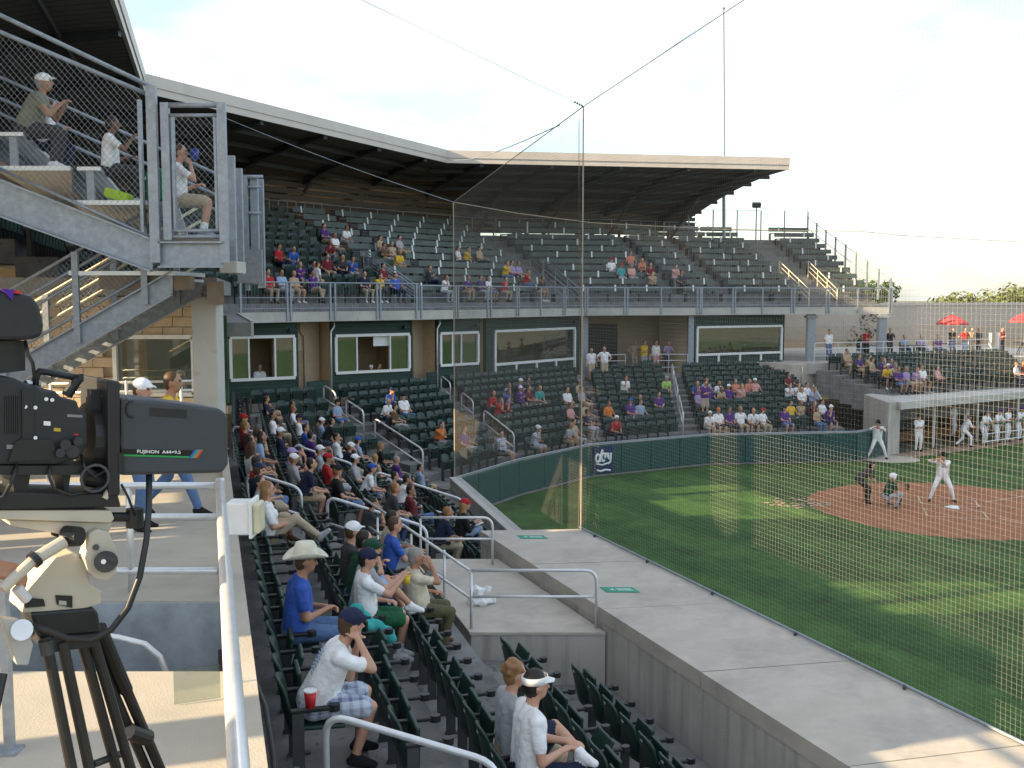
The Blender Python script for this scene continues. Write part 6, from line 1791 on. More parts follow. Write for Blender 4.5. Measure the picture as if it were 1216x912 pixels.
# teal jacket slumped over the seat next to him
jk = MB(); jk.smooth = True
jp = world_of(s3, (.42, .10, .40)); fr = Matrix.Rotation(s3['ang'], 3, 'Z')
for k, (x, y, z, r) in enumerate(((0, .25, .08, .10), (.0, .12, .16, .11), (-.02, -.02, .28, .10), (.02, -.10, .40, .09), (.1, .0, .2, .08), (-.1, .1, .12, .09), (.06, .30, .02, .07))):
    jk.ell(jp + fr @ Vector((x, y, z)), (r * 1.15, r * .8, r), 10, 7)
me = bpy.data.meshes.new('j'); me.from_pydata(jk.v, [], jk.f); oo = bpy.data.objects.new('j', me); C.objects.link(oo)
md = oo.modifiers.new('r', 'REMESH'); md.mode = 'VOXEL'; md.voxel_size = .025; sm = oo.modifiers.new('s', 'SMOOTH'); sm.iterations = 3
m2 = bpy.data.meshes.new_from_object(oo.evaluated_get(bpy.context.evaluated_depsgraph_get())); bpy.data.objects.remove(oo); m2.materials.clear(); m2.materials.append(cloth('teal'))
m2.transform(Matrix.Translation(-jp)); m2.polygons.foreach_set('use_smooth', [True] * len(m2.polygons))
oj = bpy.data.objects.new('jacket', m2); oj.location = jp; C.objects.link(oj); tag(oj, 'teal jacket slumped over a seat beside the boy in green shorts', 'jacket')
# 4, 5 caps behind him
custom(404, 642, sit(lean=.05, rh=(.10, .5, .75), lh=(-.08, .46, .72), hands=1, cap='cap', legs='shorts', head=(.3, .0, 0), sleeve=.25), ('fair', 'charcoal', 'grey', 'brown', 'white', 'white'), 'man in a white cap and dark sleeveless shirt in the near rows')
custom(437, 640, sit(lean=.22, rh=(.10, .62, .86), lh=(-.08, .55, .80), hands=1, cap='cap', legs='shorts', rf=(.12, .74, .52), lf=(-.10, .70, .42), rkp=(.1, .3, 1), lkp=(-.1, .3, 1)), ('fair', 'grey', 'lightblue', 'brown', 'white', 'darkgreen'), 'person in a dark green cap with a foot raised on the next row')
# 6, 7 tan uniform shirt and blue T-shirt
custom(449, 616, sit(lean=.18, rh=(.14, .5, .74), lh=(-.05, .5, .74), hands=1, legs='shorts', sock=.6), ('tan', 'khaki', 'grey', 'dark', 'brown', None), 'dark haired man in a tan uniform shirt and grey shorts')
custom(466, 612, sit(lean=.08, rh=(.12, .55, .80), lh=(-.05, .5, .76), hands=1, legs='shorts', rf=(.10, .78, .50), lf=(-.08, .74, .44), rkp=(0, .2, 1), lkp=(0, .2, 1)), ('fair', 'blue', 'grey', 'brown', 'grey', None), 'boy in a blue T-shirt with his feet up beside the tan uniform shirt')
# 8 grey haired man in the cream shirt
o, s8 = custom(531, 645, sit(lean=-.06, rh=(.10, .34, 1.12), lh=(-.10, .42, .70), rpole=(.6, .1, -1), hands=1, head=(-.05, .08, 0), build=1.22), ('tan', 'cream', 'olive', 'grey', 'brown', None), 'grey haired man in a cream shirt and olive trousers by the platform rail')
# 9 blond woman in the red cap
o, s9 = custom(543, 606, sit(lean=.15, rh=(.10, .46, .84), lh=(-.05, .5, .82), hands=1, hair='long', fem=True, cap='cap', sleeve=1.8, rf=(.08, .62, .30), lf=(-.08, .62, .28), rkp=(0, .3, 1), lkp=(0, .3, 1)), ('fair', 'black', 'paledenim', 'blond', 'white', 'red'), 'blond woman in a red cap and black top reading a sheet', pool=[s for s in SEATS if s['block'] in ('n1', 'n2')])
ps = MB(); c = world_of(s9, (.05, .52, .84)); ps.box(c, (.24, .30, .006), rz=s9['ang'], rx=.3); ps.build('paper_sheet', M_WHITE, label='white sheet on the lap of the woman in the red cap', cat='paper')
c = G(576, 718, 2.2); bg = MB(); _rg = random.Random(5)
for k in range(15):
    p = c + Vector((_rg.uniform(-.20, .12), _rg.uniform(-.08, .08), _rg.uniform(.05, .24) if k > 5 else .05)); r = _rg.uniform(.045, .10)
    bg.box(p, (r * 1.8, r * 1.2, r * 1.5), rz=_rg.uniform(0, 3), rx=_rg.uniform(-.6, .6), ry=_rg.uniform(-.6, .6))
me = bpy.data.meshes.new('b'); me.from_pydata(bg.v, [], bg.f); oo = bpy.data.objects.new('b', me); C.objects.link(oo)
md = oo.modifiers.new('r', 'REMESH'); md.mode = 'VOXEL'; md.voxel_size = .018
m2 = bpy.data.meshes.new_from_object(oo.evaluated_get(bpy.context.evaluated_depsgraph_get())); bpy.data.objects.remove(oo); m2.materials.clear(); m2.materials.append(M_WHITE)
m2.transform(Matrix.Translation(-c)); ob = bpy.data.objects.new('plastic_bag', m2); ob.location = c; C.objects.link(ob)
tag(ob, 'crumpled white bag at the feet of the grey haired man', 'bag')
# 10 boys
o, s10 = custom(604, 790, sit(lean=.0, rh=(.12, .42, .72), lh=(-.10, .44, .70), hands=1, hair='curly', head=(.1, .1, .0), legs='shorts', hs=.98), ('fair', 'grey', 'khaki', 'sandy', 'white', None), 'boy with curly sandy hair and a grey shirt beside the visor boy', scale=1.08)
o, s11 = custom(629, 812, sit(lean=.06, rh=(.12, .40, .70), lh=(-.02, .50, .70), hands=1, legs='shorts', lf=(.10, .56, .66), lkp=(-.8, .5, .4), lfd=(.9, .35, .15), head=(.15, .05, 0), rf=(.16, .50, .10)), ('fair', 'white', 'navy', 'dark', 'white', None), 'boy in a white T-shirt and navy shorts wearing a white visor', scale=1.15)
vz = MB(); vz.smooth = True; vc = Vector((0, .16, .545)) + Matrix.Rotation(-.06, 3, 'X') @ Vector((0, .01, .53)) + Matrix.Rotation(.15, 3, 'Z') @ Vector((0, .025, .125))
RV = Matrix.Rotation(.15, 3, 'Z'); n = 24
for z, r in ((.02, 1.0), (.075, 1.0), (.075, .94), (.02, .94)):
    for i in range(n): t = 2 * math.pi * i / n; p = vc + RV @ Vector((.091 * r * math.cos(t), -.006 + .106 * r * math.sin(t), z)); vz.v.append(tuple(p))
for j in range(4):
    for i in range(n): a, b_ = j * n + i, j * n + (i + 1) % n; e_, f_ = ((j + 1) % 4) * n + i, ((j + 1) % 4) * n + (i + 1) % n; vz.f.append((a, b_, f_, e_)); vz.m.append(0)
local_part(vz, 'visor_band', M_WHITE, o)
vb = MB(); vb.extr([vc + RV @ Vector(q) for q in ((-.085, .04, .03), (-.06, .13, .02), (0, .17, .015), (.06, .13, .02), (.085, .04, .03))], (0, 0, .008)); local_part(vb, 'visor_brim', M_WHITE, o)
# 11 woman with her feet up
custom(312, 585, sit(lean=-.10, rh=(.12, .42, .74), lh=(-.08, .40, .74), hands=1, hair='long', fem=True, sleeve=.7, rf=(.08, .82, .52), lf=(-.04, .80, .46), rkp=(0, .2, 1), lkp=(0, .2, 1), rfd=(.1, .7, .7), lfd=(-.1, .7, .7)), ('fair', 'white', 'khaki', 'sandy', 'grey', None), 'woman with sandy hair, white shirt and khaki trousers, feet up on the next row', pool=[s for s in SEATS if s['block'] in ('n1', 'n2') and s['row'] == 0])

# ---- the crowd: (head u, head v, shirt, options) read off the photograph, snapped to the seats
LOW = [s for s in SEATS if s['block'] not in ('n0',)]
CR7 = [(20, 185, 'red', 'cR'), (50, 205, 'maroon', ''), (30, 250, 'green', ''), (80, 278, 'black', 'd'), (55, 345, 'red', 'd'), (100, 375, 'navy', 'cN'), (110, 312, 'white', 'f'), (160, 243, 'navy', 'cW'), (190, 300, 'tan', 'cG'), (176, 335, 'lavender', 'cP'), (245, 178, 'white', 'cN'), (315, 168, 'tan', 'd'), (245, 238, 'blue', ''), (285, 262, 'purple', 'd'), (312, 302, 'lightblue', 'cN'), (390, 318, 'red', 'cR'), (235, 368, 'navy', 'd'), (435, 108, 'paledenim', 'cK'), (552, 128, 'white', 'g'), (602, 88, 'blue', 'cN'), (682, 84, 'white', 'cK'), (600, 134, 'brown', ''), (486, 272, 'paledenim', 'cB'), (560, 287, 'black', 'f'), (538, 345, 'tan', 'b'), (492, 378, 'white', 'cB'), (462, 366, 'grey', 'cW'), (660, 322, 'purple', 'g'), (760, 358, 'paledenim', ''), (395, 402, 'black', 'cK'), (818, 207, 'orange', ''), (906, 222, 'purple', 'd'), (595, 412, 'grey', 'd'), (660, 412, 'white', 'd'), (482, 512, 'charcoal', 'd'), (1012, 108, 'red', 'f'), (1056, 242, 'stripe', 'd'), (1135, 262, 'stripe', 'cW'), (1090, 68, 'blue', ''), (1130, 60, 'purple', 'cW'), (1160, 62, 'maroon', 'd'), (1203, 66, 'teal', ''), (1072, 98, 'maroon', ''), (15, 280, 'darkgreen', 'd'), (130, 420, 'grey', 'd'), (65, 300, 'lightblue', 'f'), (230, 300, 'charcoal', 'd')]
CR5 = [(205, 760, 'paledenim', ''), (260, 760, 'purple', 'cW'), (300, 760, 'charcoal', 'd'), (140, 812, 'red', ''), (455, 778, 'white', 'd'), (515, 742, 'tan', 'cG'), (515, 768, 'grey', ''), (490, 838, 'pink', ''), (560, 822, 'tan', 'b'), (595, 842, 'orange', ''), (570, 852, 'navy', 'd'), (695, 727, 'white', ''), (755, 788, 'navy', 'd'), (740, 822, 'purple', 'cB'), (775, 822, 'paledenim', ''), (835, 808, 'purple', 'd'), (857, 727, 'lime', 'cG'), (985, 737, 'blue', ''), (1035, 742, 'grey', ''), (1070, 742, 'white', ''), (1130, 762, 'purple', 'cW'), (965, 778, 'purple', ''), (1005, 778, 'lavender', 'b'), (1045, 778, 'purple', 'd'), (1090, 772, 'tan', 'f'), (1180, 747, 'salmon', '')]
CR1 = [(495, 352, 'red', 'cW'), (268, 432, 'grey', ''), (925, 372, 'white', 'cW'), (975, 377, 'white', 'cO'), (1055, 402, 'white', 'b'), (1100, 402, 'white', 'b'), (318, 470, 'tan', ''), (945, 400, 'purple', '')]
CR6 = [(490, 667, 'white', ''), (520, 667, 'tan', ''), (570, 677, 'purple', ''), (600, 672, 'tan', ''), (345, 682, 'maroon', ''), (345, 722, 'white', ''), (380, 717, 'white', ''), (415, 722, 'white', 'f'), (440, 747, 'lightblue', ''), (265, 807, 'white', 'cR'), (340, 807, 'purple', 'cN'), (525, 792, 'purple', 'cW'), (605, 797, 'white', 'd'), (650, 702, 'yellow', 'cW'), (690, 692, 'grey', 'g'), (720, 682, 'purple', ''), (610, 742, 'purple', ''), (660, 747, 'purple', 'd'), (690, 747, 'lavender', 'b'), (805, 707, 'lavender', ''), (850, 712, 'white', ''), (890, 707, 'pink', 'f'), (1170, 717, 'white', ''), (1195, 702, 'maroon', ''), (170, 712, 'pink', 'b'), (205, 702, 'salmon', ''), (245, 697, 'pink', 'cW'), (410, 777, 'tan', ''), (365, 777, 'yellow', 'd'), (550, 850, 'tan', 'f'), (530, 850, 'maroon', ''), (630, 740, 'tan', '')]
UPR = [(265, 168, 'red', 'd'), (300, 188, 'blue', ''), (475, 148, 'maroon', 'd'), (522, 158, 'white', ''), (497, 114, 'purple', 'd'), (557, 124, 'white', 'd'), (532, 218, 'charcoal', 'f'), (572, 208, 'blue', ''), (510, 238, 'maroon', ''), (335, 264, 'tan', 'b'), (366, 264, 'purple', ''), (256, 288, 'red', 'd'), (320, 300, 'lightblue', ''), (400, 254, 'navy', 'd'), (702, 154, 'tan', ''), (735, 154, 'brown', 'd'), (762, 164, 'tan', ''), (790, 158, 'grey', 'd'), (756, 208, 'yellow', 'b'), (667, 292, 'navy', 'd'), (702, 273, 'maroon', 'd'), (682, 318, 'yellow', ''), (716, 313, 'blue', ''), (940, 273, 'charcoal', 'd'), (985, 303, 'white', ''), (1035, 192, 'white', 'd'), (1070, 183, 'yellow', ''), (1120, 188, 'tan', ''), (380, 300, 'purple', 'd')]
UPR5 = [(198, 247, 'yellow', ''), (242, 262, 'lavender', ''), (272, 247, 'lavender', 'd'), (300, 292, 'red', ''), (346, 302, 'charcoal', 'd'), (52, 322, 'purple', 'd'), (106, 322, 'purple', 'd'), (151, 327, 'white', 'f'), (191, 332, 'red', 'd'), (655, 222, 'white', 'cR'), (681, 253, 'teal', 'cR'), (750, 218, 'salmon', ''), (742, 263, 'pink', 'b'), (815, 247, 'maroon', 'd'), (830, 268, 'tan', ''), (900, 278, 'pink', 'd'), (920, 302, 'charcoal', 'd'), (770, 240, 'salmon', 'f')]
PT_ = [('denim', 'khaki', 'navy', 'charcoal', 'grey', 'tan'), ('long', 'shorts')]
CAPC = {'R': 'red', 'N': 'navy', 'W': 'white', 'G': 'grey', 'P': 'lavender', 'K': 'black', 'B': 'blue', 'O': 'orange'}
used_labels = {}
def crowd(lst, ox, oy, sc, pool, seed, reach=40):
    rg = random.Random(seed); keys = list(POSES)
    for (cu, cv, shirt, opt) in lst:
        u, v = ox + cu / sc, oy + cv / sc
        s = nearest_seat(u, v, pool)
        if s is None: continue
        s['occ'] = True
        cap = CAPC[opt[1]] if opt.startswith('c') else None
        fem = 'f' in opt; hair = 'long' if fem else 'short'
        hcol = 'dark' if 'd' in opt else 'blond' if 'b' in opt else 'grey' if 'g' in opt else rg.choice(['brown', 'brown', 'dark', 'sandy'])
        legs = 'shorts' if rg.random() < .4 else 'long'; key = rg.choice(keys if not fem else ['lap', 'lean', 'turn'])
        near = s['pos'].y < 32
        me = psit(key, 'cap' if cap else None, legs, hair, fem, .62, .023)
        pants = rg.choice(PT_[0]); sk = rg.choice(['fair', 'fair', 'tan'])
        lb = ('woman' if fem else 'spectator') + ' in %s shirt' % cw(shirt) + (' and %s cap' % cap if cap else ', %s hair,' % hcol) + ' ' + REGION[s['block']]
        if lb in used_labels:
            lb = lb.replace(' shirt', ' shirt, %s %s' % (cw(pants), 'shorts' if legs == 'shorts' else 'trousers'), 1)
        used_labels[lb] = 1
        f = Vector((-math.sin(s['ang']), math.cos(s['ang']), 0))
        place_person(me, s['pos'] + f * (0 if s['block'][0] != 'u' or s['block'] in ('u0', 'u1', 'u2') else .0), s['ang'] + rg.uniform(-.2, .2), (sk, shirt, pants, hcol, rg.choice(['white', 'black', 'brown', 'grey']), cap), lb, 'spectators ' + REGION[s['block']], scale=rg.uniform(.94, 1.03))
crowd(CR7, 280, 440, 3.378, [s for s in SEATS if s['block'] != 'n0'], 1)
_rg = random.Random(77); _f = [s for s in SEATS if s['block'] in ('n2', 'n3') and not s.get('occ') and s['row'] < 5]; _rg.shuffle(_f)
EXTRA = []
for s in _f[:20]:
    h = s['pos'] + Vector((0, 0, 1.24)); x, y = PX(h)
    if x > 285: EXTRA.append((x, y, _rg.choice(['navy', 'charcoal', 'white', 'maroon', 'paledenim', 'purple', 'grey', 'black', 'lightblue']), _rg.choice(['d', '', 'cN', 'cW', 'f', 'd'])))
crowd(EXTRA, 0, 0, 1.0, [s for s in SEATS if s['block'] in ('n2', 'n3')], 9)
crowd(CR5, 540, 240, 3.51, LOW, 2); crowd(CR1, 600, 400, 3.8, LOW, 3); crowd(CR6, 820, 220, 3.04, LOW, 4)
crowd(UPR, 250, 240, 3.51, UP_SEATS, 5); crowd(UPR5, 540, 240, 3.51, UP_SEATS, 6)

# ---- standing people
def standing(u, v_head, y, zf, key, shirt, pants, label, ang=None, cap=None, fem=False, legs='long', hair='short', hcol='brown', skin='fair', grp='people standing about the stands', scale=1.0):
    p = D(u, v_head, y); me = pstand(key, 'cap' if cap else None, legs, hair, fem)
    if ang is None: ang = math.pi + .2
    return place_person(me, (p.x, y, zf), ang, (skin, shirt, pants, hcol, 'black', cap), label, grp, scale=scale)
standing(702, 428, 50.2, 2.75, 'stand', 'white', 'khaki', 'person in a white T-shirt and khaki shorts standing below the concourse bay', legs='shorts')
standing(717.5, 426, 50.2, 2.75, 'hips', 'white', 'khaki', 'bigger person in white T-shirt, hands on hips, below the concourse bay', legs='shorts', scale=1.05)
standing(754, 400, 53.5, 3.0, 'hips', 'tan', 'khaki', 'person in a tan shirt standing in the concourse bay')
standing(765, 405, 53.0, 3.0, 'folded', 'yellow', 'grey', 'person in a yellow shirt standing in the concourse bay', fem=True, hair='long')
standing(779, 406, 53.0, 3.0, 'stand', 'white', 'pink', 'person in a white top and pink trousers in the concourse bay', fem=True, hair='long')
standing(793, 407, 53.3, 3.0, 'rail', 'lavender', 'navy', 'person in a lavender shirt leaning in the concourse bay')
standing(376, 304, 41.8, UZ0 + .0, 'stand', 'white', 'denim', 'man in a white shirt standing in the upper chairs', ang=-.9)
standing(837, 470, 44.6, 1.6, 'folded', 'purple', 'khaki', 'person in a purple shirt and khaki shorts standing at the aisle stairs', legs='shorts')
standing(984.5, 391, 55.4, 3.5, 'stand', 'white', 'denim', 'person in a white shirt standing at the patio corner')
standing(1029, 389, 56.5, 3.5, 'folded', 'red', 'black', 'person in a red shirt standing on the patio by the column')
standing(1057, 391, 57.5, 3.5, 'hips', 'black', 'charcoal', 'person in black standing on the patio past the column')
standing(1131, 390, 58.6, 3.5, 'folded', 'black', 'denim', 'person in a black shirt standing under the red umbrella')
standing(1146, 388, 58.6, 3.5, 'hips', 'red', 'paledenim', 'person in a red shirt and pale jeans standing beside the red umbrella')
standing(1154, 388, 59.4, 3.5, 'stand', 'tan', 'khaki', 'person in a tan shirt standing beside the red umbrella')
standing(1162, 393, 59.8, 3.5, 'stand', 'charcoal', 'black', 'person in grey standing past the red umbrella', scale=.96)
standing(1190, 386, 60.0, 3.5, 'folded', 'maroon', 'navy', 'person in a maroon shirt standing at the patio gate posts')
for (u, v, sh, lb) in ((1073, 400, 'paledenim', 'person in a pale blue shirt seated on the patio by the column'), (1093, 401, 'lavender', 'person in a lavender shirt seated on the patio between the tables'), (1113, 402, 'purple', 'person in a purple shirt seated on the patio near the umbrella'), (1022, 408, 'navy', 'person in a navy shirt seated on the patio beside the deck column')):
    p = D(u, v, 58); ch = thing('patio_chair', (p.x, p.y, 3.5), 'dark patio chair holding the ' + lb.replace(' on the patio', ''), 'chair', 'patio chairs')
    k = MB(); k.box((p.x, p.y - .2, 3.92), (.45, .45, .04)); k.build('seat', M_DKSTEEL, ch); k = MB(); k.box((p.x, p.y + .03, 4.2), (.45, .04, .5)); k.build('backrest', M_DKSTEEL, ch)
    for dx in (-.2, .2):
        for dy in (-.4, 0): k = MB(); k.bar((p.x + dx, p.y + dy, 3.5), (p.x + dx, p.y + dy, 3.9), .018, 6); k.build('leg', M_DKSTEEL, ch)
    place_person(psit('lap'), (p.x, p.y + .02, 3.5), math.pi + .1, ('fair', sh, 'denim', 'brown', 'black', None), lb, 'people seated on the patio')

# press box people
for (u, v, y, sh, ca, lb, key) in ((307, 434, 38.4, 'white', None, 'man in a white shirt seated inside the press box by the column', 'lap'), (443, 433, 41.9, 'navy', 'white', 'person in a white cap seated inside the roller blind press box', 'lean'), (453, 432, 42.3, 'maroon', None, 'dark haired person leaning at the roller blind press box window', 'chin')):
    p = D(u, v, y); place_person(psit(key, 'cap' if ca else None), (p.x, p.y, p.z - 1.26), math.pi + .55 if u < 400 else math.pi - .1, ('fair', sh, 'navy', 'dark', 'black', ca), lb, 'people in the press boxes')

# ---- bleacher people behind the chain link at upper left
def bl(k, dy, P, look, lb, scale=1.0):
    me = person_mesh('person_bleacher', P, .015); return place_person(me, (-4.42 - 1.03 * k - .42, YB + dy, 7.84 + .46 * k), -math.pi / 2 + .25, look, lb, 'people on the end bleachers', scale=scale)
bl(2, .42, sit(lean=.45, rh=(.10, .62, .86), lh=(-.06, .64, .86), hands=1, cap='cap', sleeve=.35, build=1.2, head=(0, -.15, 0)), ('tan', 'camo', 'charcoal', 'grey', 'white', 'white'), 'heavy man in a white cap and grey green shirt leaning forward behind the chain link', 1.04)
bl(2, 1.05, sit(lean=.2, rh=(.1, .5, .8), lh=(-.06, .5, .8), hands=1), ('fair', 'white', 'navy', 'brown', 'white', None), 'child in a white shirt and navy trousers beside the heavy man', .82)
bl(1, .75, sit(lean=.05, rh=(.10, .50, .98), lh=(-.06, .45, .72), hands=1, head=(.3, 0, 0)), ('brown', 'white', 'charcoal', 'dark', 'white', None), 'person in a white shirt and black trousers holding a snack behind the chain link', .95)
bl(0, .5, sit(lean=.05, rh=(.09, .36, 1.02), lh=(-.04, .44, .74), rpole=(.5, .1, -1), hands=1, legs='shorts', head=(-.05, -.05, 0), sock=.8), ('fair', 'white', 'khaki', 'brown', 'grey', None), 'boy in a white polo shirt and khaki shorts drinking from a blue cup', .97)
p = Vector((-4.42 - .42, YB + .5, 7.84)) + Matrix.Rotation(-math.pi / 2 + .25, 3, 'Z') @ Vector((.05, .40, 1.06))
cup(p, pmat('cup_blue', (.03, .06, .32), .4), pmat('cup_blue', (.03, .06, .32), .4), 'blue cup raised by the boy in the white polo shirt', .14, .045)
bp = thing('backpack', (-5.02, YB + .75, 8.3), 'green backpack on the bleacher step behind the chain link', 'backpack')
k = MB(); k.bbox((-5.0, YB + .75, 8.55), (.34, .32, .50), .08); k.build('main_pouch', pmat('pack_green', (.01, .17, .10)), bp); k = MB(); k.bbox((-4.99, YB + .57, 8.47), (.26, .08, .26), .03); k.build('front_pocket', pmat('pack_green', (.01, .17, .10)), bp)
k = MB(); k.tube([(-5.1, YB + .9, 8.75), (-5.1, YB + .99, 8.6), (-5.1, YB + .92, 8.4)], .02, 6); k.build('strap', M_BLACK, bp)
k = MB(); k.bbox((-5.42, YB + .3, 8.38), (.36, .22, .14), .04, ry=.3); k.build('lime_bag', pmat('lime_bag', (.35, .55, .02)), label='small lime yellow bag on the bleacher step', cat='bag')

# ---- concourse people
pw_ = Vector((-4.35, 12.7, 4.2))
me = person_mesh('person_walker', stand(lean=.06, hip=(0, 0, .91), rf=(.09, .34, .10), lf=(-.09, -.32, .16), lfd=(-.1, .8, -.6), rh=(.22, -.16, .98), lh=(-.22, .22, 1.0), hands=1, sleeve=.6), .015)
place_person(me, (pw_.x, pw_.y, 4.2), -math.pi / 2 + .1, ('tan', 'yellow', 'denim', 'brown', 'black', None), 'man in a yellow T-shirt and jeans walking along the concourse', 'people on the concourse', scale=1.1)
pw_ = G(148, 640, 4.2)
me = person_mesh('person_capped', stand(lean=.05, rh=(.22, .12, .95), lh=(-.22, .2, .96), hands=1, cap='cap', head=(0, .1, 0)), .016)
place_person(me, (pw_.x, pw_.y + .5, 4.2), -math.pi / 2 - .1, ('fair', 'navy', 'denim', 'brown', 'black', 'white'), 'person in a white cap and navy shirt on the concourse behind the lens', 'people on the concourse', scale=1.07)
pw_ = G(40, 650, 4.2)
place_person(pstand('stand', legs='shorts'), (pw_.x, pw_.y + .6, 4.2), -math.pi / 2, ('fair', 'purple', 'white', 'brown', 'black', None), 'person in a purple shirt on the concourse behind the tripod', 'people on the concourse', scale=.9)

# ---- camera operator: only the hand on the pan handle reaches into the picture
oa = math.atan2(-EX.x, EX.y); gm = lerp(GRIP_A, GRIP_B, .62)
opos = Vector((gm.x, gm.y, 0)) - EX * .50 + EY * .02; opos.z = 4.895
hl = Matrix.Rotation(-oa, 3, 'Z') @ (gm - opos); gd_ = Matrix.Rotation(-oa, 3, 'Z') @ (GRIP_A - GRIP_B).normalized()
me = person_mesh('person_operator', stand(rh=tuple(hl + Vector((-.055, -.075, .035))), rhd=(.25, .92, -.28), rpalm=(-.45, .1, -1), lh=(-.2, .34, 1.15), hands=1, curl=1.05, cap='cap', head=(0, .05, 0)), .008, 2)
place_person(me, opos, oa, ('tan', 'grey', 'khaki', 'brown', 'black', 'navy'), 'camera operator with one hand on the tripod pan handle', 'camera crew')

# ---- players
def player(u, v, P, look, lb, ang, vox=.016, scale=1.05, z=0.0, cat=None):
    p = G(u, v, z); me = person_mesh('person_player', P, vox); return place_person(me, (p.x, p.y, z), ang, look, lb, 'players and officials on the field', scale=scale)
o = player(1118, 595, stand(hip=(0, -.02, .86), lean=.10, twist=.25, rf=(.36, .05, .085), lf=(-.36, .02, .085), rkp=(.3, 1, 0), lkp=(-.3, 1, 0), rh=(.20, .20, 1.42), lh=(.14, .24, 1.36), rpole=(1, -.2, -.3), lpole=(-.4, .5, -.6), hands=0, cap='helmet', head=(-.9, 0, 0), sleeve=.95, rfd=(.5, 1, -.15), lfd=(-.5, 1, -.15)), ('fair', 'uniform', 'uniform', 'dark', 'black', 'black'), 'batter in white uniform and black helmet standing wide at home plate', math.pi - .25)
hw = o.location + Matrix.Rotation(math.pi - .25, 3, 'Z') @ Vector((.18, .22, 1.42)) * 1.05
bt = MB(); bt.smooth = True; d_ = Vector((.14, .38, .9)).normalized(); bt.tube([hw - d_ * .12, hw - d_ * .10, hw + d_ * .2, hw + d_ * .45, hw + d_ * .72, hw + d_ * .76], [.02, .014, .014, .024, .032, .02], 10)
bt.build('baseball_bat', mat('black_bat', (.03, .022, .02), .4), label='dark bat held up by the batter', cat='bat')
ls = MB(); lc = Vector((0, -.02, .86)) + Matrix.Rotation(.25, 3, 'Z') @ Matrix.Rotation(-.10, 3, 'X') @ Vector((0, .13, .30))
for k_, x in enumerate((-.07, -.035, 0, .035, .07)): ls.tube([lc + Vector((x - .012, 0, -.01)), lc + Vector((x, .008, .02)), lc + Vector((x + .014, 0, -.008))], .006, 4)
local_part(ls, 'chest_script', pmat('print_dark', (.10, .04, .05)), o)
player(1028, 597, stand(hip=(0, -.25, .80), lean=.95, rf=(.26, -.05, .085), lf=(-.24, .10, .085), rkp=(.2, 1, 0), lkp=(-.2, 1, 0), rh=(.26, .22, .55), lh=(-.24, .26, .58), head=(0, -.5, 0), cap='cap', rpole=(1, -.3, 0), lpole=(-1, -.3, 0)), ('fair', 'charcoal', 'charcoal', 'dark', 'black', 'black'), 'umpire in dark grey crouching with hands on knees behind the catcher', -math.pi / 2 + .05)
o = player(1056, 602, dict(hip=(0, -.12, .36), lean=.45, rf=(.24, .08, .085), lf=(-.24, .10, .085), rkp=(.7, 1, .6), lkp=(-.7, 1, .6), rh=(.14, .30, .52), lh=(-.08, .58, .62), cap='helmet', head=(-.1, -.3, 0), hands=0, sleeve=.6), ('tan', 'darkgreen', 'grey', 'dark', 'darkgreen', 'white'), 'catcher in green with a white helmet crouching behind the plate', -math.pi / 2 + .15)
ml = MB(); ml.smooth = True; ml.ell((-.08, .64, .62), (.10, .06, .12), 12, 8); local_part(ml, 'mitt', pmat('mitt_leather', (.10, .045, .02)), o)
for sx in (-1, 1):
    k = MB(); k.bbox((sx * .30, .20, .30), (.11, .06, .36), .03, rx=-.2); local_part(k, 'shin_guard', cloth('darkgreen'), o)
o = player(1041, 545, stand(hip=(0, 0, .86), lean=.12, rf=(.38, .05, .085), lf=(-.38, .0, .085), rh=(.10, .28, 1.36), lh=(.02, .28, 1.30), rpole=(1, .1, -.3), lpole=(-1, .1, -.3), cap='helmet', head=(-.5, 0, 0), sleeve=.95), ('tan', 'uniform', 'uniform', 'dark', 'black', 'black'), 'player in white swinging practice on the round on-deck mat', math.pi - .1, .02)
k = MB(); k.bar((.05, .1, .62), (.12, .22, .10), .03, 8, r2=.018); local_part(k, 'loose_bat', M_DKSTEEL, o)
player(1090, 536, stand(rh=(-.05, .24, 1.14), lh=(.10, .26, 1.10), cap='cap', sleeve=.9), ('fair', 'uniform', 'uniform', 'dark', 'black', 'black'), 'player in white with arms folded before the far dugout', math.pi, .024, 1.0)
player(1143, 530, stand(hip=(0, 0, .80), lean=.5, rf=(.25, .28, .085), lf=(-.15, -.25, .085), rh=(.3, .5, .95), lh=(.22, .5, .92), cap='cap', sleeve=.9), ('fair', 'uniform', 'uniform', 'dark', 'black', 'black'), 'player in white bending forward before the far dugout', -math.pi / 2, .024, 1.0)
for k_, (s, o_, key, lb) in enumerate(((5.6, .35, 'rail', 'first'), (6.6, .35, 'rail', 'second'), (7.5, .4, 'folded', 'third'), (8.4, .35, 'rail', 'fourth'), (9.3, .4, 'rail', 'fifth'), (10.3, .35, 'rail', 'sixth'), (11.4, .35, 'folded', 'seventh'))):
    f0, f1 = Vector((17.2, 45.0, 0)), Vector((31.0, 53.6, 0)); d = (f1 - f0).normalized(); n = Vector((d.y, -d.x, 0)); p = f0 + d * s + n * (1.1 - o_ - .05)
    place_person(pstand(key, 'cap', sleeve=.9), (p.x, p.y, 0), math.atan2(-n.x, n.y), ('fair', 'uniform', 'uniform', 'dark', 'black', 'purple'), 'player in white leaning on the far dugout rail, %s from its open end' % lb, 'players at the dugout rail')
for k_, s in enumerate((6.1, 7.1, 8.9, 9.9)):
    p = f0 + d * s - n * 1.3
    place_person(pstand('stand', 'cap', sleeve=.9), (p.x, p.y, .12), math.atan2(-n.x, n.y), ('fair', 'uniform', 'uniform', 'dark', 'black', 'purple'), 'player in white standing in the far dugout behind the rail', 'players standing inside the dugout')
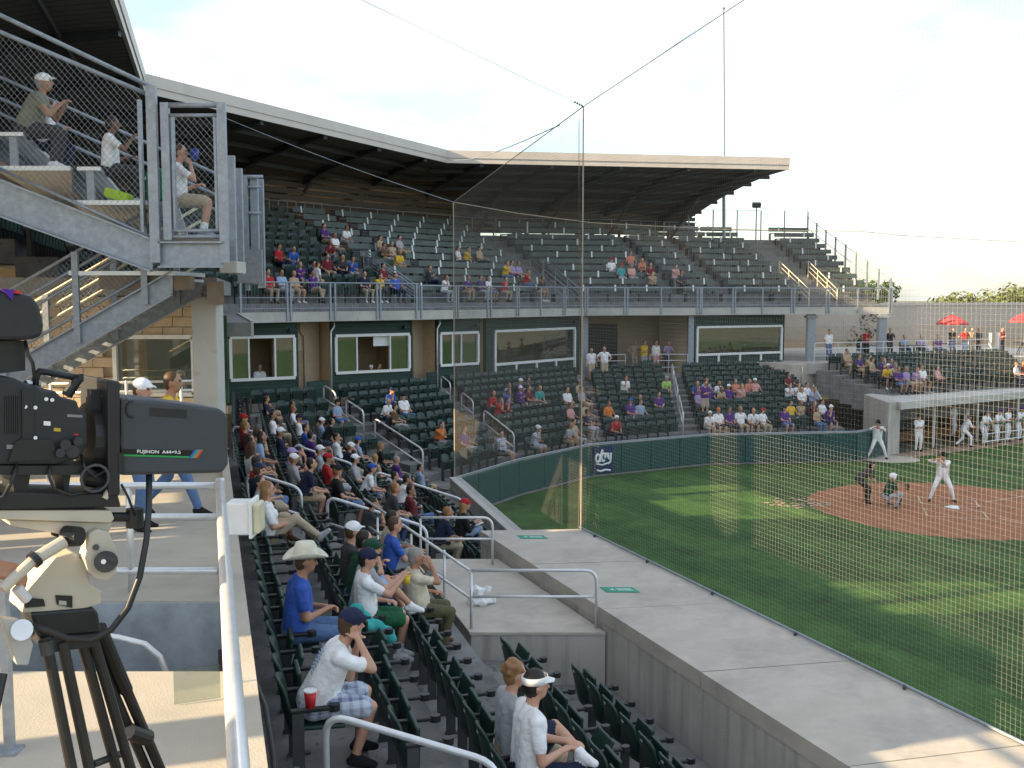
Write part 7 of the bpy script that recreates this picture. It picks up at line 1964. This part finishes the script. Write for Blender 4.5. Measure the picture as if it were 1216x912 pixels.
p = f0 + d * 1.9 - n * 2.35; place_person(psit('armrest', 'cap', 'long', 'short', False, .62), (p.x, p.y + .1, .05), math.atan2(-n.x, n.y), ('fair', 'uniform', 'uniform', 'dark', 'black', 'purple'), 'player in white seated on the bench inside the far dugout', 'players standing inside the dugout')

# ---------------------------------------------------------------- seats: 300 nearest as individuals, the rest as one mass each
def vis(s):
    x, y = PX(s['pos'] + Vector((0, 0, .8))); return s['pos'].y > 2 and -20 < x < 1236 and y < 960
vs_ = sorted([s for s in SEATS if vis(s)], key=lambda s: s['pos'].length)
for s in vs_[:300]: make_seat(s, 'dark green plastic stadium seat with black cup holder armrest in the near rows', 'stadium seats of the near rows')
seat_mass('lower_bowl_seats', vs_[300:], 'dark green stadium seats of the lower bowl round the corner')
seat_mass('upper_chairs', UP_CHAIRS, 'dark green chairs with backs on the left of the upper deck')

# ---------------------------------------------------------------- trees
def leaf_mat(name, col): return mat(name, col, .75, var=.45, scale=1.6, spec=.2)
def tree(base_, h, r, seed, label, m, n=2600, leaf=.22, trunk=True):
    rg = random.Random(seed); t = thing('leafy_tree', tuple(base_), label, 'tree', 'trees beyond the stadium'); b = Vector(base_)
    tk = MB(); tk.smooth = True; tk.tube([b, b + Vector((.1, 0, h * .25)), b + Vector((-.05, .1, h * .55)), b + Vector((.1, 0, h * .85))], [.035 * h, .028 * h, .018 * h, .006 * h], 8)
    lobes = []
    for k in range(16):
        a = rg.uniform(0, 6.28); rr = r * rg.uniform(.15, .75); z = h * rg.uniform(.38, .95); c = b + Vector((rr * math.cos(a) * (1.15 - z / h * .5), rr * math.sin(a), z)); lobes.append((c, r * rg.uniform(.24, .46)))
        tk.tube([b + Vector((0, 0, h * rg.uniform(.25, .5))), lerp(b + Vector((0, 0, h * .5)), c, .6), c], [.012 * h, .008 * h, .003 * h], 5)
    tk.build('trunk', M_BARK, t)
    cr_ = MB()
    for k in range(n):
        c, R_ = rg.choice(lobes); d_ = Vector((rg.gauss(0, 1), rg.gauss(0, 1), rg.gauss(0, 1))).normalized(); p = c + d_ * (R_ * rg.uniform(.5, 1.08)); a = Vector((rg.gauss(0, 1), rg.gauss(0, 1), rg.gauss(0, 1))).normalized(); w = a.cross(d_).normalized(); s = leaf * rg.uniform(.6, 1.3)
        q = (a.cross(w)).normalized(); cr_.add([p - w * s, p + q * s * .5, p + w * s, p - q * s * .5], [(0, 1, 2, 3)])
    cr_.build('crown', m, t, kind='stuff')
    return t
M_L1, M_L2 = leaf_mat('foliage_deep', (.045, .085, .022)), leaf_mat('foliage_olive', (.10, .13, .045))
for k, (u, y, top, r, lb) in enumerate(((1012, 74, 322, 2.6, 'green tree rising behind the steps at the open deck end'), (1040, 78, 338, 2.4, 'smaller green tree right of the open deck end'), (985, 80, 345, 2.8, 'green tree half hidden by the open deck end'))):
    p = D(u, top, y); tree((p.x, y, 0), p.z, r, 10 + k, lb, M_L1, 3200, .16)
for k, (u, y, top, r, lb) in enumerate(((1120, 130, 358, 4, 'low olive tree behind the boundary wall'), (1150, 135, 356, 4.5, 'broad olive tree behind the boundary wall'), (1185, 128, 353, 4.2, 'olive tree behind the boundary wall near the far umbrella'), (1206, 120, 344, 4.0, 'tallest olive tree behind the boundary wall'), (1235, 126, 346, 5, 'olive tree at the end of the boundary wall'))):
    p = D(u, top, y); tree((p.x, y, 0), p.z, r, 30 + k, lb, M_L2, 2600, .30)
# low rooftop plant seen over the wall
rp_ = thing('rooftop_unit', tuple(D(1088, 364, 110))[:2] + (0,), 'pale rooftop unit showing above the boundary wall', 'rooftop unit')
p = D(1088, 366, 110); k = MB(); k.box((p.x, 110, 2.7), (6, 5, 5.4)); k.build('building_block', M_FASC, rp_); k = MB(); k.bbox((p.x, 110, p.z - .3), (3.6, 3, 1.2), .1); k.build('unit', M_GALV, rp_)
